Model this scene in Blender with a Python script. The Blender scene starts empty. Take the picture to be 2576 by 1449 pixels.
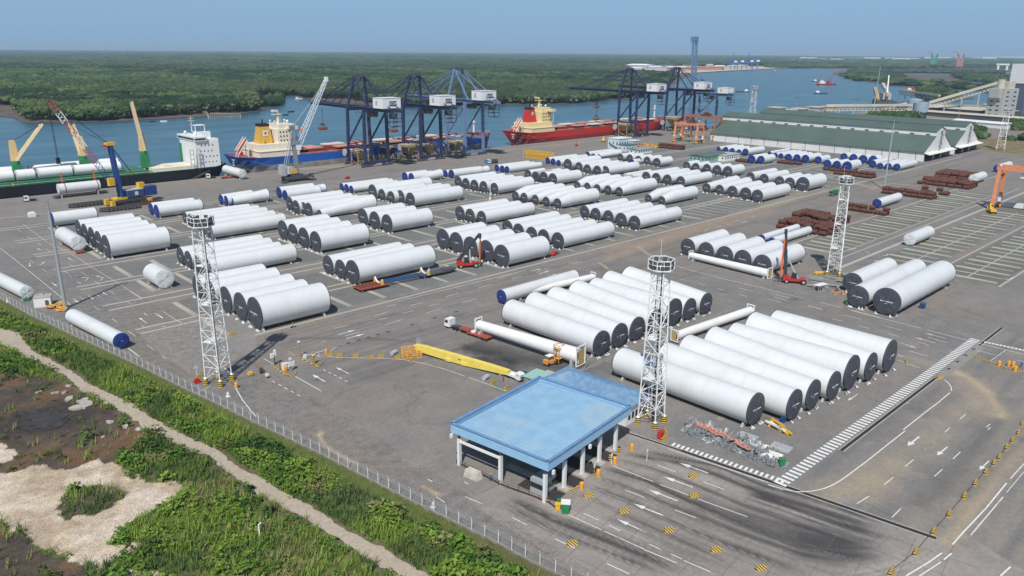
import bpy, math, random
import numpy as np
from mathutils import Matrix, Vector
S = bpy.context.scene
COL = S.collection
random.seed(7)
rng = np.random.default_rng(11)
R = math.radians
# ------------------------------------------------------------------ camera
FOC, PITCH, ROLL, YAW, CAMH = 1932.727, 0.299525, 0.0078087, 0.80841, 80.0
C_P, S_P, C_R, S_R, C_Y, S_Y = (math.cos(PITCH), math.sin(PITCH), math.cos(ROLL), math.sin(ROLL), math.cos(YAW), math.sin(YAW))
def cam2world(X, Y, Z):            # camera x right, y down, z forward -> world direction
    x = C_R*X + S_R*Y; y = -S_R*X + C_R*Y
    u = -y*C_P - Z*S_P; fw = Z*C_P - y*S_P
    return Vector((x*S_Y + fw*C_Y, -x*C_Y + fw*S_Y, u))
cam = bpy.data.cameras.new('camera'); camo = bpy.data.objects.new('camera', cam); COL.objects.link(camo)
rx, up, bk = cam2world(1, 0, 0), -cam2world(0, 1, 0), -cam2world(0, 0, 1)
camo.matrix_world = Matrix(((rx.x, up.x, bk.x, 0), (rx.y, up.y, bk.y, 0), (rx.z, up.z, bk.z, CAMH), (0, 0, 0, 1)))
cam.sensor_width = 36; cam.lens = FOC/2576*36
cam.clip_start = 0.5; cam.clip_end = 60000
S.camera = camo
def G(px, py, z=0.0):              # where the sight line through a picture point meets the height z
    d = cam2world((px-1288)/FOC, (py-724.5)/FOC, 1); t = (z-CAMH)/d.z
    return (d.x*t, d.y*t)
def P(X, Y, Z):
    r = X*S_Y - Y*C_Y; fw = X*C_Y + Y*S_Y; u = Z-CAMH
    z = fw*C_P - u*S_P; y = -u*C_P - fw*S_P
    x, y = C_R*r - S_R*y, S_R*r + C_R*y
    return 1288+FOC*x/z, 724.5+FOC*y/z
# ------------------------------------------------------------------ world, sun, exposure
SUN_AZ = R(37)                      # direction the shadows run, from +X
SUN_EL = R(52)
w = bpy.data.worlds.new('World'); S.world = w; w.use_nodes = True
nt = w.node_tree; nt.nodes.clear()
out = nt.nodes.new('ShaderNodeOutputWorld'); bg = nt.nodes.new('ShaderNodeBackground')
sky = nt.nodes.new('ShaderNodeTexSky'); sky.sky_type = 'NISHITA'; sky.sun_disc = False
sky.sun_elevation = SUN_EL
sky.sun_rotation = R(90) - (SUN_AZ + math.pi)   # the sun stands opposite to the shadows
sky.altitude = 80; sky.air_density = 1.0; sky.dust_density = 0.7; sky.ozone_density = 3.0
tcw = nt.nodes.new('ShaderNodeTexCoord'); sxyz = nt.nodes.new('ShaderNodeSeparateXYZ'); nt.links.new(tcw.outputs['Generated'], sxyz.inputs[0])
mr = nt.nodes.new('ShaderNodeMapRange'); mr.interpolation_type = 'SMOOTHSTEP'; mr.inputs[1].default_value = -.05; mr.inputs[2].default_value = .55; mr.inputs[3].default_value = .97; mr.inputs[4].default_value = .1
nt.links.new(sxyz.outputs['Z'], mr.inputs[0])        # smog-blue band of a humid day low down, clear sky above, the same all round
m2 = nt.nodes.new('ShaderNodeMapRange'); m2.inputs[1].default_value = 0; m2.inputs[2].default_value = .12
nt.links.new(sxyz.outputs['Z'], m2.inputs[0])
hc = nt.nodes.new('ShaderNodeMix'); hc.data_type = 'RGBA'; hc.inputs[6].default_value = (3.7, 5.9, 9.0, 1); hc.inputs[7].default_value = (3.85, 7.2, 10.6, 1)
nt.links.new(m2.outputs[0], hc.inputs[0])
mxw = nt.nodes.new('ShaderNodeMix'); mxw.data_type = 'RGBA'; nt.links.new(mr.outputs[0], mxw.inputs[0])
nt.links.new(sky.outputs[0], mxw.inputs[6]); nt.links.new(hc.outputs[2], mxw.inputs[7]); nt.links.new(mxw.outputs[2], bg.inputs[0])
bg.inputs[1].default_value = 0.07
nt.links.new(bg.outputs[0], out.inputs[0])
sun = bpy.data.lights.new('sun', 'SUN'); sun.energy = 4.3; sun.angle = R(0.5); sun.color = (1, .965, .91)
suno = bpy.data.objects.new('sun', sun); COL.objects.link(suno)
ld = Vector((math.cos(SUN_AZ)*math.cos(SUN_EL), math.sin(SUN_AZ)*math.cos(SUN_EL), -math.sin(SUN_EL)))
suno.rotation_euler = ld.to_track_quat('-Z', 'Y').to_euler(); suno.location = (0, 0, 300)
S.view_settings.view_transform = 'Standard'; S.view_settings.look = 'None'
S.view_settings.exposure = 0; S.view_settings.gamma = 1; S.view_settings.use_curve_mapping = False
S.render.engine = 'CYCLES'
S.cycles.max_bounces = 5; S.cycles.volume_bounces = 0; S.cycles.transparent_max_bounces = 12
S.cycles.volume_step_rate = 10
# ------------------------------------------------------------------ materials
MATS = {}
def mat(name, rgb, rough=.6, metal=0., ns=0., na=0., bump=0., spec=.4, coord='Object', dirt=None, dscale=.3, damt=.5):
    if name in MATS: return MATS[name]
    m = bpy.data.materials.new(name); m.use_nodes = True; n = m.node_tree; b = n.nodes['Principled BSDF']
    b.inputs['Base Color'].default_value = (*rgb, 1); b.inputs['Roughness'].default_value = rough
    b.inputs['Metallic'].default_value = metal; b.inputs['Specular IOR Level'].default_value = spec
    if ns or dirt:
        tc = n.nodes.new('ShaderNodeTexCoord')
        no = n.nodes.new('ShaderNodeTexNoise'); no.inputs['Scale'].default_value = ns or 1; no.inputs['Detail'].default_value = 6
        n.links.new(tc.outputs[coord], no.inputs['Vector'])
        mx = n.nodes.new('ShaderNodeMix'); mx.data_type = 'RGBA'
        mx.inputs[6].default_value = tuple(c*(1-na) for c in rgb)+(1,); mx.inputs[7].default_value = tuple(min(1, c*(1+na)) for c in rgb)+(1,)
        rp = n.nodes.new('ShaderNodeMapRange'); rp.inputs[1].default_value = .3; rp.inputs[2].default_value = .7
        n.links.new(no.outputs['Fac'], rp.inputs[0]); n.links.new(rp.outputs[0], mx.inputs[0])
        src = mx.outputs[2]
        if dirt:
            n2 = n.nodes.new('ShaderNodeTexNoise'); n2.inputs['Scale'].default_value = dscale; n2.inputs['Detail'].default_value = 8
            n2.inputs['Roughness'].default_value = .65
            n.links.new(tc.outputs[coord], n2.inputs['Vector'])
            r2 = n.nodes.new('ShaderNodeMapRange'); r2.inputs[1].default_value = .5; r2.inputs[2].default_value = .72; r2.inputs[4].default_value = damt
            n.links.new(n2.outputs['Fac'], r2.inputs[0])
            m2 = n.nodes.new('ShaderNodeMix'); m2.data_type = 'RGBA'; m2.inputs[7].default_value = (*dirt, 1)
            n.links.new(r2.outputs[0], m2.inputs[0]); n.links.new(src, m2.inputs[6]); src = m2.outputs[2]
        n.links.new(src, b.inputs['Base Color'])
        if bump:
            bp = n.nodes.new('ShaderNodeBump'); bp.inputs['Strength'].default_value = bump; bp.inputs['Distance'].default_value = .1
            n.links.new(no.outputs['Fac'], bp.inputs['Height']); n.links.new(bp.outputs[0], b.inputs['Normal'])
    MATS[name] = m; return m
def mat_attr(name, rough=.9, ns=2., na=.25, bump=.3, ns2=.4, spec=.25, dist=.1):   # colour stored on the mesh, broken up by noise
    m = bpy.data.materials.new(name); m.use_nodes = True; n = m.node_tree; b = n.nodes['Principled BSDF']
    at = n.nodes.new('ShaderNodeAttribute'); at.attribute_name = 'Col'
    tc = n.nodes.new('ShaderNodeTexCoord'); acc = at.outputs['Color']; last = None
    for sc, am in ((ns, na), (ns2, na*.7)):
        no = n.nodes.new('ShaderNodeTexNoise'); no.inputs['Scale'].default_value = sc; no.inputs['Detail'].default_value = 7; no.inputs['Roughness'].default_value = .6
        n.links.new(tc.outputs['Object'], no.inputs['Vector'])
        rp = n.nodes.new('ShaderNodeMapRange'); rp.inputs[1].default_value = .3; rp.inputs[2].default_value = .7
        rp.inputs[3].default_value = 1-am; rp.inputs[4].default_value = 1+am
        n.links.new(no.outputs['Fac'], rp.inputs[0])
        vm = n.nodes.new('ShaderNodeVectorMath'); vm.operation = 'SCALE'
        n.links.new(acc, vm.inputs[0]); n.links.new(rp.outputs[0], vm.inputs['Scale']); acc = vm.outputs[0]
        last = last or no
    n.links.new(acc, b.inputs['Base Color']); b.inputs['Roughness'].default_value = rough; b.inputs['Specular IOR Level'].default_value = spec
    if bump:
        bp = n.nodes.new('ShaderNodeBump'); bp.inputs['Strength'].default_value = bump; bp.inputs['Distance'].default_value = dist
        n.links.new(last.outputs['Fac'], bp.inputs['Height']); n.links.new(bp.outputs[0], b.inputs['Normal'])
    MATS[name] = m; return m
def mat_stripe(name, a, b_, k=1.0, axis=(0, 0, 1), rough=.7):       # painted hazard bands
    m = bpy.data.materials.new(name); m.use_nodes = True; n = m.node_tree; b = n.nodes['Principled BSDF']
    tc = n.nodes.new('ShaderNodeTexCoord'); d = n.nodes.new('ShaderNodeVectorMath'); d.operation = 'DOT_PRODUCT'; d.inputs[1].default_value = tuple(x*k for x in axis)
    n.links.new(tc.outputs['Object'], d.inputs[0])
    fr = n.nodes.new('ShaderNodeMath'); fr.operation = 'FRACT'; n.links.new(d.outputs['Value'], fr.inputs[0])
    gt = n.nodes.new('ShaderNodeMath'); gt.operation = 'GREATER_THAN'; gt.inputs[1].default_value = .5; n.links.new(fr.outputs[0], gt.inputs[0])
    mx = n.nodes.new('ShaderNodeMix'); mx.data_type = 'RGBA'; mx.inputs[6].default_value = (*a, 1); mx.inputs[7].default_value = (*b_, 1)
    n.links.new(gt.outputs[0], mx.inputs[0])
    no = n.nodes.new('ShaderNodeTexNoise'); no.inputs['Scale'].default_value = 3; no.inputs['Detail'].default_value = 6
    n.links.new(tc.outputs['Object'], no.inputs['Vector'])
    rp = n.nodes.new('ShaderNodeMapRange'); rp.inputs[1].default_value = .52; rp.inputs[2].default_value = .75; rp.inputs[4].default_value = .5
    n.links.new(no.outputs['Fac'], rp.inputs[0])
    m2 = n.nodes.new('ShaderNodeMix'); m2.data_type = 'RGBA'; m2.inputs[7].default_value = (.12, .1, .08, 1)
    n.links.new(rp.outputs[0], m2.inputs[0]); n.links.new(mx.outputs[2], m2.inputs[6]); n.links.new(m2.outputs[2], b.inputs['Base Color'])
    b.inputs['Roughness'].default_value = rough
    MATS[name] = m; return m
WHITE = mat('white_paint', (.77, .77, .76), .45, ns=.6, na=.02, dirt=(.58, .55, .48), dscale=.18, damt=.25)
TUBEW = mat('tower_white', (.655, .67, .68), .42, ns=.08, na=.03, dirt=(.52, .51, .48), dscale=.10, damt=.4)
def seams(m):                     # faint rust-stained weld seams every few metres along the shell
    n = m.node_tree; b = n.nodes['Principled BSDF']; src = b.inputs['Base Color'].links[0].from_socket
    tc = n.nodes.new('ShaderNodeTexCoord'); sx = n.nodes.new('ShaderNodeSeparateXYZ'); n.links.new(tc.outputs['Object'], sx.inputs[0])
    a = n.nodes.new('ShaderNodeMath'); a.operation = 'MULTIPLY'; a.inputs[1].default_value = 1/2.9; n.links.new(sx.outputs['X'], a.inputs[0])
    f = n.nodes.new('ShaderNodeMath'); f.operation = 'FRACT'; n.links.new(a.outputs[0], f.inputs[0])
    l = n.nodes.new('ShaderNodeMath'); l.operation = 'LESS_THAN'; l.inputs[1].default_value = .035; n.links.new(f.outputs[0], l.inputs[0])
    k = n.nodes.new('ShaderNodeMath'); k.operation = 'MULTIPLY'; k.inputs[1].default_value = .16; n.links.new(l.outputs[0], k.inputs[0])
    mp = n.nodes.new('ShaderNodeMapping'); mp.inputs['Scale'].default_value = (1.6, .25, .25); n.links.new(tc.outputs['Object'], mp.inputs[0])
    no = n.nodes.new('ShaderNodeTexNoise'); no.inputs['Scale'].default_value = 1; no.inputs['Detail'].default_value = 5; n.links.new(mp.outputs[0], no.inputs[0])
    r = n.nodes.new('ShaderNodeMapRange'); r.inputs[1].default_value = .55; r.inputs[2].default_value = .8; r.inputs[4].default_value = .22; n.links.new(no.outputs['Fac'], r.inputs[0])
    ad = n.nodes.new('ShaderNodeMath'); ad.operation = 'MAXIMUM'; n.links.new(k.outputs[0], ad.inputs[0]); n.links.new(r.outputs[0], ad.inputs[1])
    mx = n.nodes.new('ShaderNodeMix'); mx.data_type = 'RGBA'; mx.inputs[7].default_value = (.42, .41, .38, 1); n.links.new(ad.outputs[0], mx.inputs[0]); n.links.new(src, mx.inputs[6]); n.links.new(mx.outputs[2], b.inputs['Base Color'])
seams(TUBEW)
WHITE2 = mat('white_steel', (.82, .82, .8), .45, ns=2, na=.05, dirt=(.5, .36, .25), dscale=.8, damt=.35)
GREYT = mat('grey_tarpaulin', (.062, .066, .085), .6, ns=2.5, na=.22, bump=.5, dirt=(.14, .14, .16), dscale=.9, damt=.5)
BLUET = mat('blue_tarpaulin', (.018, .042, .21), .5, ns=2.5, na=.25, bump=.6)
WRAP = mat('white_wrap', (.62, .64, .64), .5, ns=1.6, na=.12, bump=1.0)
BEIGEW = mat('beige_wrap', (.5, .46, .4), .7, ns=3, na=.2, bump=.8)
LGREY = mat('light_grey_metal', (.42, .43, .44), .5, ns=2, na=.15)
DGREY = mat('dark_grey_metal', (.08, .085, .09), .5, ns=2, na=.2)
BLACK = mat('black_rubber', (.018, .018, .02), .7, ns=2, na=.3)
CONC = mat('concrete', (.40, .37, .33), .9, ns=1.2, na=.16, bump=.2, dirt=(.2, .18, .16), dscale=.35, damt=.5)
CONCD = mat('old_concrete', (.27, .255, .235), .9, ns=1.0, na=.2, bump=.2, dirt=(.12, .11, .1), dscale=.5, damt=.6)
PAINT = mat('road_paint', (.72, .71, .68), .7, ns=2, na=.1, dirt=(.25, .23, .21), dscale=1.1, damt=.75)
PAINT2 = mat('fresh_road_paint', (.76, .755, .735), .65, ns=2, na=.06, dirt=(.3, .28, .26), dscale=1.1, damt=.6)
NAVY = mat('navy_paint', (.028, .040, .10), .45, ns=.4, na=.25, dirt=(.09, .06, .05), dscale=.5, damt=.4)
SBLUE = mat('faded_blue_paint', (.16, .24, .40), .5, ns=.4, na=.15, dirt=(.1, .12, .15), dscale=.4, damt=.5)
YEL = mat('yellow_paint', (.78, .47, .03), .5, ns=2, na=.12, dirt=(.2, .14, .06), dscale=1.2, damt=.45)
ORG = mat('orange_paint', (.75, .20, .05), .5, ns=1, na=.12, dirt=(.3, .12, .07), dscale=.6, damt=.4)
SALMON = mat('faded_orange_paint', (.72, .27, .13), .55, ns=1, na=.15, dirt=(.35, .2, .15), dscale=.5, damt=.5)
REDP = mat('red_paint', (.5, .03, .025), .4, ns=1, na=.15, dirt=(.15, .03, .03), dscale=1, damt=.4)
RUST = mat('rusty_steel', (.105, .042, .030), .85, ns=2.2, na=.45, bump=.6, dirt=(.19, .075, .045), dscale=.9, damt=.6)
GREENP = mat('green_paint', (.03, .22, .08), .5, ns=1, na=.2)
BLUEP = mat('bright_blue_paint', (.025, .06, .22), .45, ns=1, na=.15)
CREAM = mat('cream_paint', (.76, .70, .57), .5, ns=.8, na=.05, dirt=(.5, .36, .22), dscale=.5, damt=.35)
GLASS = mat('dark_glass', (.02, .028, .035), .12, spec=.8)
STEELP = mat('galvanised_steel', (.45, .47, .48), .4, metal=.3, ns=3, na=.1)
SHADOWD = mat('painted_interior_shade', (.035, .034, .033), .9)  # near-black, carries the shade of open doorways and holds in its colour
# ------------------------------------------------------------------ mesh builder
class MB:
    def __init__(s): s.v = []; s.f = []; s.sm = []
    def add(s, vs, fs, smooth=False):
        o = len(s.v); s.v += [tuple(v) for v in vs]
        for f in fs: s.f.append(tuple(i+o for i in f)); s.sm.append(smooth)
        return s
    def box(s, x, y, z, a, b, c, rz=0, taper=1.0):       # centre x,y, bottom z
        co, si = math.cos(rz), math.sin(rz); vs = []
        for zz, k in ((z, 1), (z+c, taper)):
            for dx, dy in ((-1, -1), (1, -1), (1, 1), (-1, 1)):
                px, py = dx*a/2*k, dy*b/2*k; vs.append((x+px*co-py*si, y+px*si+py*co, zz))
        return s.add(vs, [(3, 2, 1, 0), (4, 5, 6, 7), (0, 1, 5, 4), (1, 2, 6, 5), (2, 3, 7, 6), (3, 0, 4, 7)])
    def beam(s, p, q, w_, h=None):
        h = h or w_; p = Vector(p); q = Vector(q); d = (q-p)
        if d.length < 1e-6: return s
        d.normalize(); u = Vector((0, 0, 1)) if abs(d.z) < .95 else Vector((1, 0, 0))
        a = d.cross(u).normalized()*w_/2; b = a.cross(d).normalized()*h/2
        vs = [p-a-b, p+a-b, p+a+b, p-a+b, q-a-b, q+a-b, q+a+b, q-a+b]
        return s.add(vs, [(3, 2, 1, 0), (4, 5, 6, 7), (0, 1, 5, 4), (1, 2, 6, 5), (2, 3, 7, 6), (3, 0, 4, 7)])
    def cyl(s, p, q, r0, r1=None, n=12, caps=True, smooth=True):
        r1 = r0 if r1 is None else r1; p = Vector(p); q = Vector(q); d = (q-p).normalized()
        u = Vector((0, 0, 1)) if abs(d.z) < .95 else Vector((1, 0, 0))
        a = d.cross(u).normalized(); b = d.cross(a).normalized(); vs = []
        for c, r in ((p, r0), (q, r1)):
            for i in range(n):
                t = 2*math.pi*i/n; vs.append(c+a*(r*math.cos(t))+b*(r*math.sin(t)))
        s.add(vs, [(i, (i+1) % n, n+(i+1) % n, n+i) for i in range(n)], smooth)
        if caps:
            s.add(vs[:n], [tuple(range(n))[::-1]]); s.add(vs[n:], [tuple(range(n))])
        return s
    def prism(s, poly, z0, z1):
        n = len(poly); vs = [(x, y, z0) for x, y in poly]+[(x, y, z1) for x, y in poly]
        return s.add(vs, [tuple(range(n))[::-1], tuple(range(n, 2*n))]+[(i, (i+1) % n, n+(i+1) % n, n+i) for i in range(n)])
    def quad(s, a, b, c, d): return s.add([a, b, c, d], [(0, 1, 2, 3)])
    def ball(s, c, r, n=8, sz=1.0):
        vs = []; fs = []; k = n//2
        for j in range(k+1):
            ph = math.pi*j/k
            for i in range(n): vs.append((c[0]+r*math.sin(ph)*math.cos(2*math.pi*i/n), c[1]+r*math.sin(ph)*math.sin(2*math.pi*i/n), c[2]+r*sz*math.cos(ph)))
        for j in range(k):
            for i in range(n): fs.append((j*n+i, (j+1)*n+i, (j+1)*n+(i+1) % n, j*n+(i+1) % n))
        return s.add(vs, fs, True)
    def lathe_x(s, prof, z, n=36, smooth=True):          # prof: (x, radius, centre height) along +X
        vs = []; fs = []
        for x, r, cz in prof:
            for i in range(n):
                t = 2*math.pi*i/n; vs.append((x, r*math.cos(t), cz+r*math.sin(t)+z))
        for k in range(len(prof)-1):
            for i in range(n): fs.append((k*n+i, k*n+(i+1) % n, (k+1)*n+(i+1) % n, (k+1)*n+i))
        return s.add(vs, fs, smooth)
    def build(s, name, m, parent=None, loc=(0, 0, 0), rz=0):
        me = bpy.data.meshes.new(name); me.from_pydata(s.v, [], s.f); me.materials.append(m)
        me.polygons.foreach_set('use_smooth', s.sm); me.update()
        o = bpy.data.objects.new(name, me); COL.objects.link(o); o.location = loc; o.rotation_euler = (0, 0, rz)
        if parent: o.parent = parent
        return o
def thing(name, label, cat, loc=(0, 0, 0), rz=0, group=None):
    o = bpy.data.objects.new(name, None); COL.objects.link(o); o.location = loc; o.rotation_euler = (0, 0, rz)
    o.empty_display_size = .1
    o['label'] = label; o['category'] = cat
    if group: o['group'] = group
    return o
def tag(o, label, cat, group=None):
    o['label'] = label; o['category'] = cat
    if group: o['group'] = group
    return o
def struct(o, kind='structure', label=None):
    o['kind'] = kind
    if label: o['label'] = label
    return o
KIDS = {}
def kids(o): return [c for c in bpy.data.objects if c.parent == o]
def dup(root, loc, rz=0, label=None, group=None, tree=None):
    r = root.copy(); COL.objects.link(r); r.location = loc; r.rotation_euler = (0, 0, rz)
    if label: r['label'] = label
    if group: r['group'] = group
    if root.name not in KIDS: KIDS[root.name] = [(c, kids(c)) for c in kids(root)]
    for c, gs in KIDS[root.name]:
        d = c.copy(); COL.objects.link(d); d.parent = r
        for g in gs:
            e = g.copy(); COL.objects.link(e); e.parent = d
    return r
def npmesh(name, V, F, m, cols=None, smooth=False, parent=None):       # V (n,3), F (k,3|4)
    me = bpy.data.meshes.new(name); n = len(V); k, c = F.shape
    me.vertices.add(n); me.vertices.foreach_set('co', np.ascontiguousarray(V, dtype=np.float32).ravel())
    me.loops.add(k*c); me.loops.foreach_set('vertex_index', np.ascontiguousarray(F, dtype=np.int32).ravel())
    me.polygons.add(k); me.polygons.foreach_set('loop_start', np.arange(0, k*c, c, dtype=np.int32))
    me.polygons.foreach_set('use_smooth', np.full(k, smooth))
    me.update(calc_edges=True)
    if cols is not None:
        a = me.color_attributes.new('Col', 'FLOAT_COLOR', 'POINT')
        a.data.foreach_set('color', np.concatenate([cols, np.ones((n, 1))], 1).astype(np.float32).ravel())
    me.materials.append(m)
    o = bpy.data.objects.new(name, me); COL.objects.link(o)
    if parent: o.parent = parent
    return o
def vnoise(x, y, seed=0):
    xi = np.floor(x); yi = np.floor(y); fx = x-xi; fy = y-yi
    fx = fx*fx*(3-2*fx); fy = fy*fy*(3-2*fy)
    def h(a, b):
        v = np.sin(a*127.1+b*311.7+seed*74.7)*43758.5453; return v-np.floor(v)
    return (h(xi, yi)*(1-fx)+h(xi+1, yi)*fx)*(1-fy)+(h(xi, yi+1)*(1-fx)+h(xi+1, yi+1)*fx)*fy
def fbm(x, y, o=4, seed=0):
    s = 0; a = .5; t = 0
    for i in range(o): s = s+a*vnoise(x*2**i, y*2**i, seed+i*3); t += a; a *= .5
    return s/t
def inpoly(x, y, poly):
    c = np.zeros(x.shape, bool); n = len(poly); j = n-1
    for i in range(n):
        xi, yi = poly[i]; xj, yj = poly[j]
        if yi != yj: c ^= ((yi > y) != (yj > y)) & (x < (xj-xi)*(y-yi)/(yj-yi)+xi)
        j = i
    return c
def pdist(x, y, pts):                # distance to a polyline
    d = np.full(x.shape, 1e9)
    for (ax, ay), (bx, by) in zip(pts[:-1], pts[1:]):
        vx, vy = bx-ax, by-ay; L = vx*vx+vy*vy+1e-9
        t = np.clip(((x-ax)*vx+(y-ay)*vy)/L, 0, 1); d = np.minimum(d, np.hypot(x-ax-t*vx, y-ay-t*vy))
    return d
def zc(i, row, pts):                 # measured detail views -> picture coordinates
    y0 = {1: 100.6, 2: 436, 3: 771.4, 4: 1086.7}[row]
    return [(644*i+x/4, y0+y/4) for x, y in pts]
def gp(pts, z=0): return [G(x, y, z) for x, y in pts]
# ================================================================== LAND AND WATER
FENCE_D = [(-60, 716), (0, 750), (75, 792), (120, 812), (175, 839), (267, 881), (340, 915), (452, 971), (545, 1015), (640, 1062), (704, 1092), (820, 1148), (949, 1215), (1034, 1259), (1126, 1304), (1264, 1372), (1335, 1412), (1415, 1449), (1500, 1490)]
FW = gp(FENCE_D); FWy = np.array([p[1] for p in FW])[::-1]; FWx = np.array([p[0] for p in FW])[::-1]
def fencex(y): return np.interp(y, FWy, FWx)
QY = 494.0
def mixc(c, col, a): return c*(1-a[:, None])+np.array(col)[None, :]*a[:, None]
def sstep(a, b, x): t = np.clip((x-a)/(b-a), 0, 1); return t*t*(3-2*t)
SAND = gp(zc(0, 4, [(-300, 400), (0, 420), (400, 330), (540, 395), (730, 370), (980, 265), (1000, 310), (1220, 330), (1350, 430), (1450, 480), (1500, 520), (1800, 490), (1860, 560), (1950, 575), (1700, 700), (1350, 860), (1200, 960), (1130, 1050), (1150, 1110), (1460, 1120), (1400, 1180), (1100, 1290), (1100, 1350), (800, 1290), (500, 1220), (330, 1150), (200, 1050), (40, 930), (-300, 880)]))
SAND2 = gp(zc(0, 4, [(-300, 60), (0, 110), (190, 200), (60, 310), (-300, 270)])); SAND3 = gp(zc(0, 4, [(1240, 1380), (1600, 1400), (1640, 1560), (1230, 1500)]))
ISLE = gp(zc(0, 4, [(580, 690), (750, 560), (1000, 525), (1150, 570), (1250, 620), (1150, 750), (950, 850), (700, 860), (600, 790)]))
BROWNA = gp(zc(0, 3, [(-300, 600), (0, 640), (700, 770), (900, 940), (1250, 1090), (1450, 1230), (1300, 1449), (1000, 1700), (700, 1780), (-300, 1750)]))
POND = gp(zc(0, 3, [(140, 1010), (300, 960), (620, 1000), (800, 1080), (790, 1200), (600, 1280), (380, 1300), (200, 1220)]))
BROWNB = gp(zc(0, 4, [(-300, 940), (0, 960), (200, 1100), (450, 1240), (860, 1330), (860, 1700), (-300, 1700)]))
POC = G(*zc(0, 3, [(490, 1120)])[0])
PU = zc(0, 3, [(-300, 160), (0, 215), (200, 260), (300, 430), (480, 520), (700, 640), (900, 780), (1340, 985), (1500, 1110), (1900, 1310), (2200, 1449)])+[(600, 1179), (644, 1197), (719, 1239), (784, 1277), (884, 1339), (959, 1377), (1024, 1414), (1081, 1449), (1160, 1500)]
PL = zc(0, 3, [(-300, 320), (0, 370), (120, 440), (250, 520), (400, 560), (680, 700), (800, 830), (950, 910), (1200, 1040), (1450, 1210), (1750, 1380), (1930, 1449)])+[(525, 1146), (582, 1194), (644, 1239), (731, 1287), (819, 1339), (906, 1394), (989, 1444), (1060, 1500)]
PUW = gp(PU); PLW = gp(PL)
def resamp(p, n):
    p = np.array(p); d = np.r_[0, np.cumsum(np.hypot(*np.diff(p, axis=0).T))]; t = np.linspace(0, d[-1], n)
    return np.c_[np.interp(t, d, p[:, 0]), np.interp(t, d, p[:, 1])]
NP_ = 700
pu = resamp(PUW, NP_); pl = resamp(PLW, NP_)
ix = np.arange(NP_)
pu[:, 0] += (fbm(ix*.15, ix*0, 3, 5)-.5)*1.1; pl[:, 0] += (fbm(ix*.15, ix*0, 3, 9)-.5)*1.1
PATHC = [tuple(q) for q in ((pu+pl)/2)[::20]]
PATHPOLY = [tuple(q) for q in pu]+[tuple(q) for q in pl[::-1]]
def veg_weights(x, y):
    """what grows where on the rough ground outside the fence: (lush, mown, dry, bare)"""
    n1 = fbm(x*.16, y*.16, 4, 1); n2 = fbm(x*.45, y*.45, 3, 2); jx = x+(n2-.5)*3; jy = y+(n1-.5)*5
    d = fencex(y)-x
    sand = inpoly(jx, jy, SAND) | inpoly(jx, jy, SAND2) | inpoly(jx, jy, SAND3)
    isle = inpoly(jx, jy, ISLE); sand &= ~isle
    brown = (inpoly(jx, jy, BROWNA) | inpoly(jx, jy, BROWNB)) & ~sand
    return n1, n2, d, sand, isle, brown
def fgcol(x, y):
    n1, n2, d, sand, isle, brown = veg_weights(x, y)
    c = np.tile(np.array([.095, .125, .03]), (len(x), 1))
    c = mixc(c, (.17, .125, .07), sstep(.55, .7, n2)*.6)
    c = mixc(c, (.22, .20, .09), sstep(.58, .72, n1)*.6)
    c = mixc(c, (.105, .135, .032), ((d < 4.2)*1.)*.9)
    c = mixc(c, (.13, .11, .06), ((d < .8) | ((y < 88) & (d < 2.5)))*.6)
    c = mixc(c, (.115, .088, .062), brown*1.); c = mixc(c, (.17, .09, .05), brown*sstep(.5, .65, n1)*.7); c = mixc(c, (.045, .04, .038), brown*sstep(.55, .35, n1)*.5)
    c = mixc(c, (.56, .455, .34), sand*1.); c = mixc(c, (.60, .51, .42), sand*sstep(.5, .62, n1)*.8); c = mixc(c, (.40, .31, .22), sand*sstep(.5, .38, n1)*.7)
    c = mixc(c, (.10, .085, .055), isle*1.)
    pd = pdist(x, y, PATHC[::2]); c = mixc(c, (.16, .13, .085), sstep(3.4, 2.2, pd)*.8)
    pn = fbm(x*.3, y*.3, 3, 8); pc = np.hypot((x-POC[0])/1.25, y-POC[1])+(pn-.5)*6; c = mixc(c, (.085, .066, .052), sstep(15, 8, pc)*.8*(~sand)); c = mixc(c, (.052, .045, .041), sstep(10.5, 6, pc)*.9*(~sand))
    return c
def dpoly(row): return gp(row)
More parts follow.
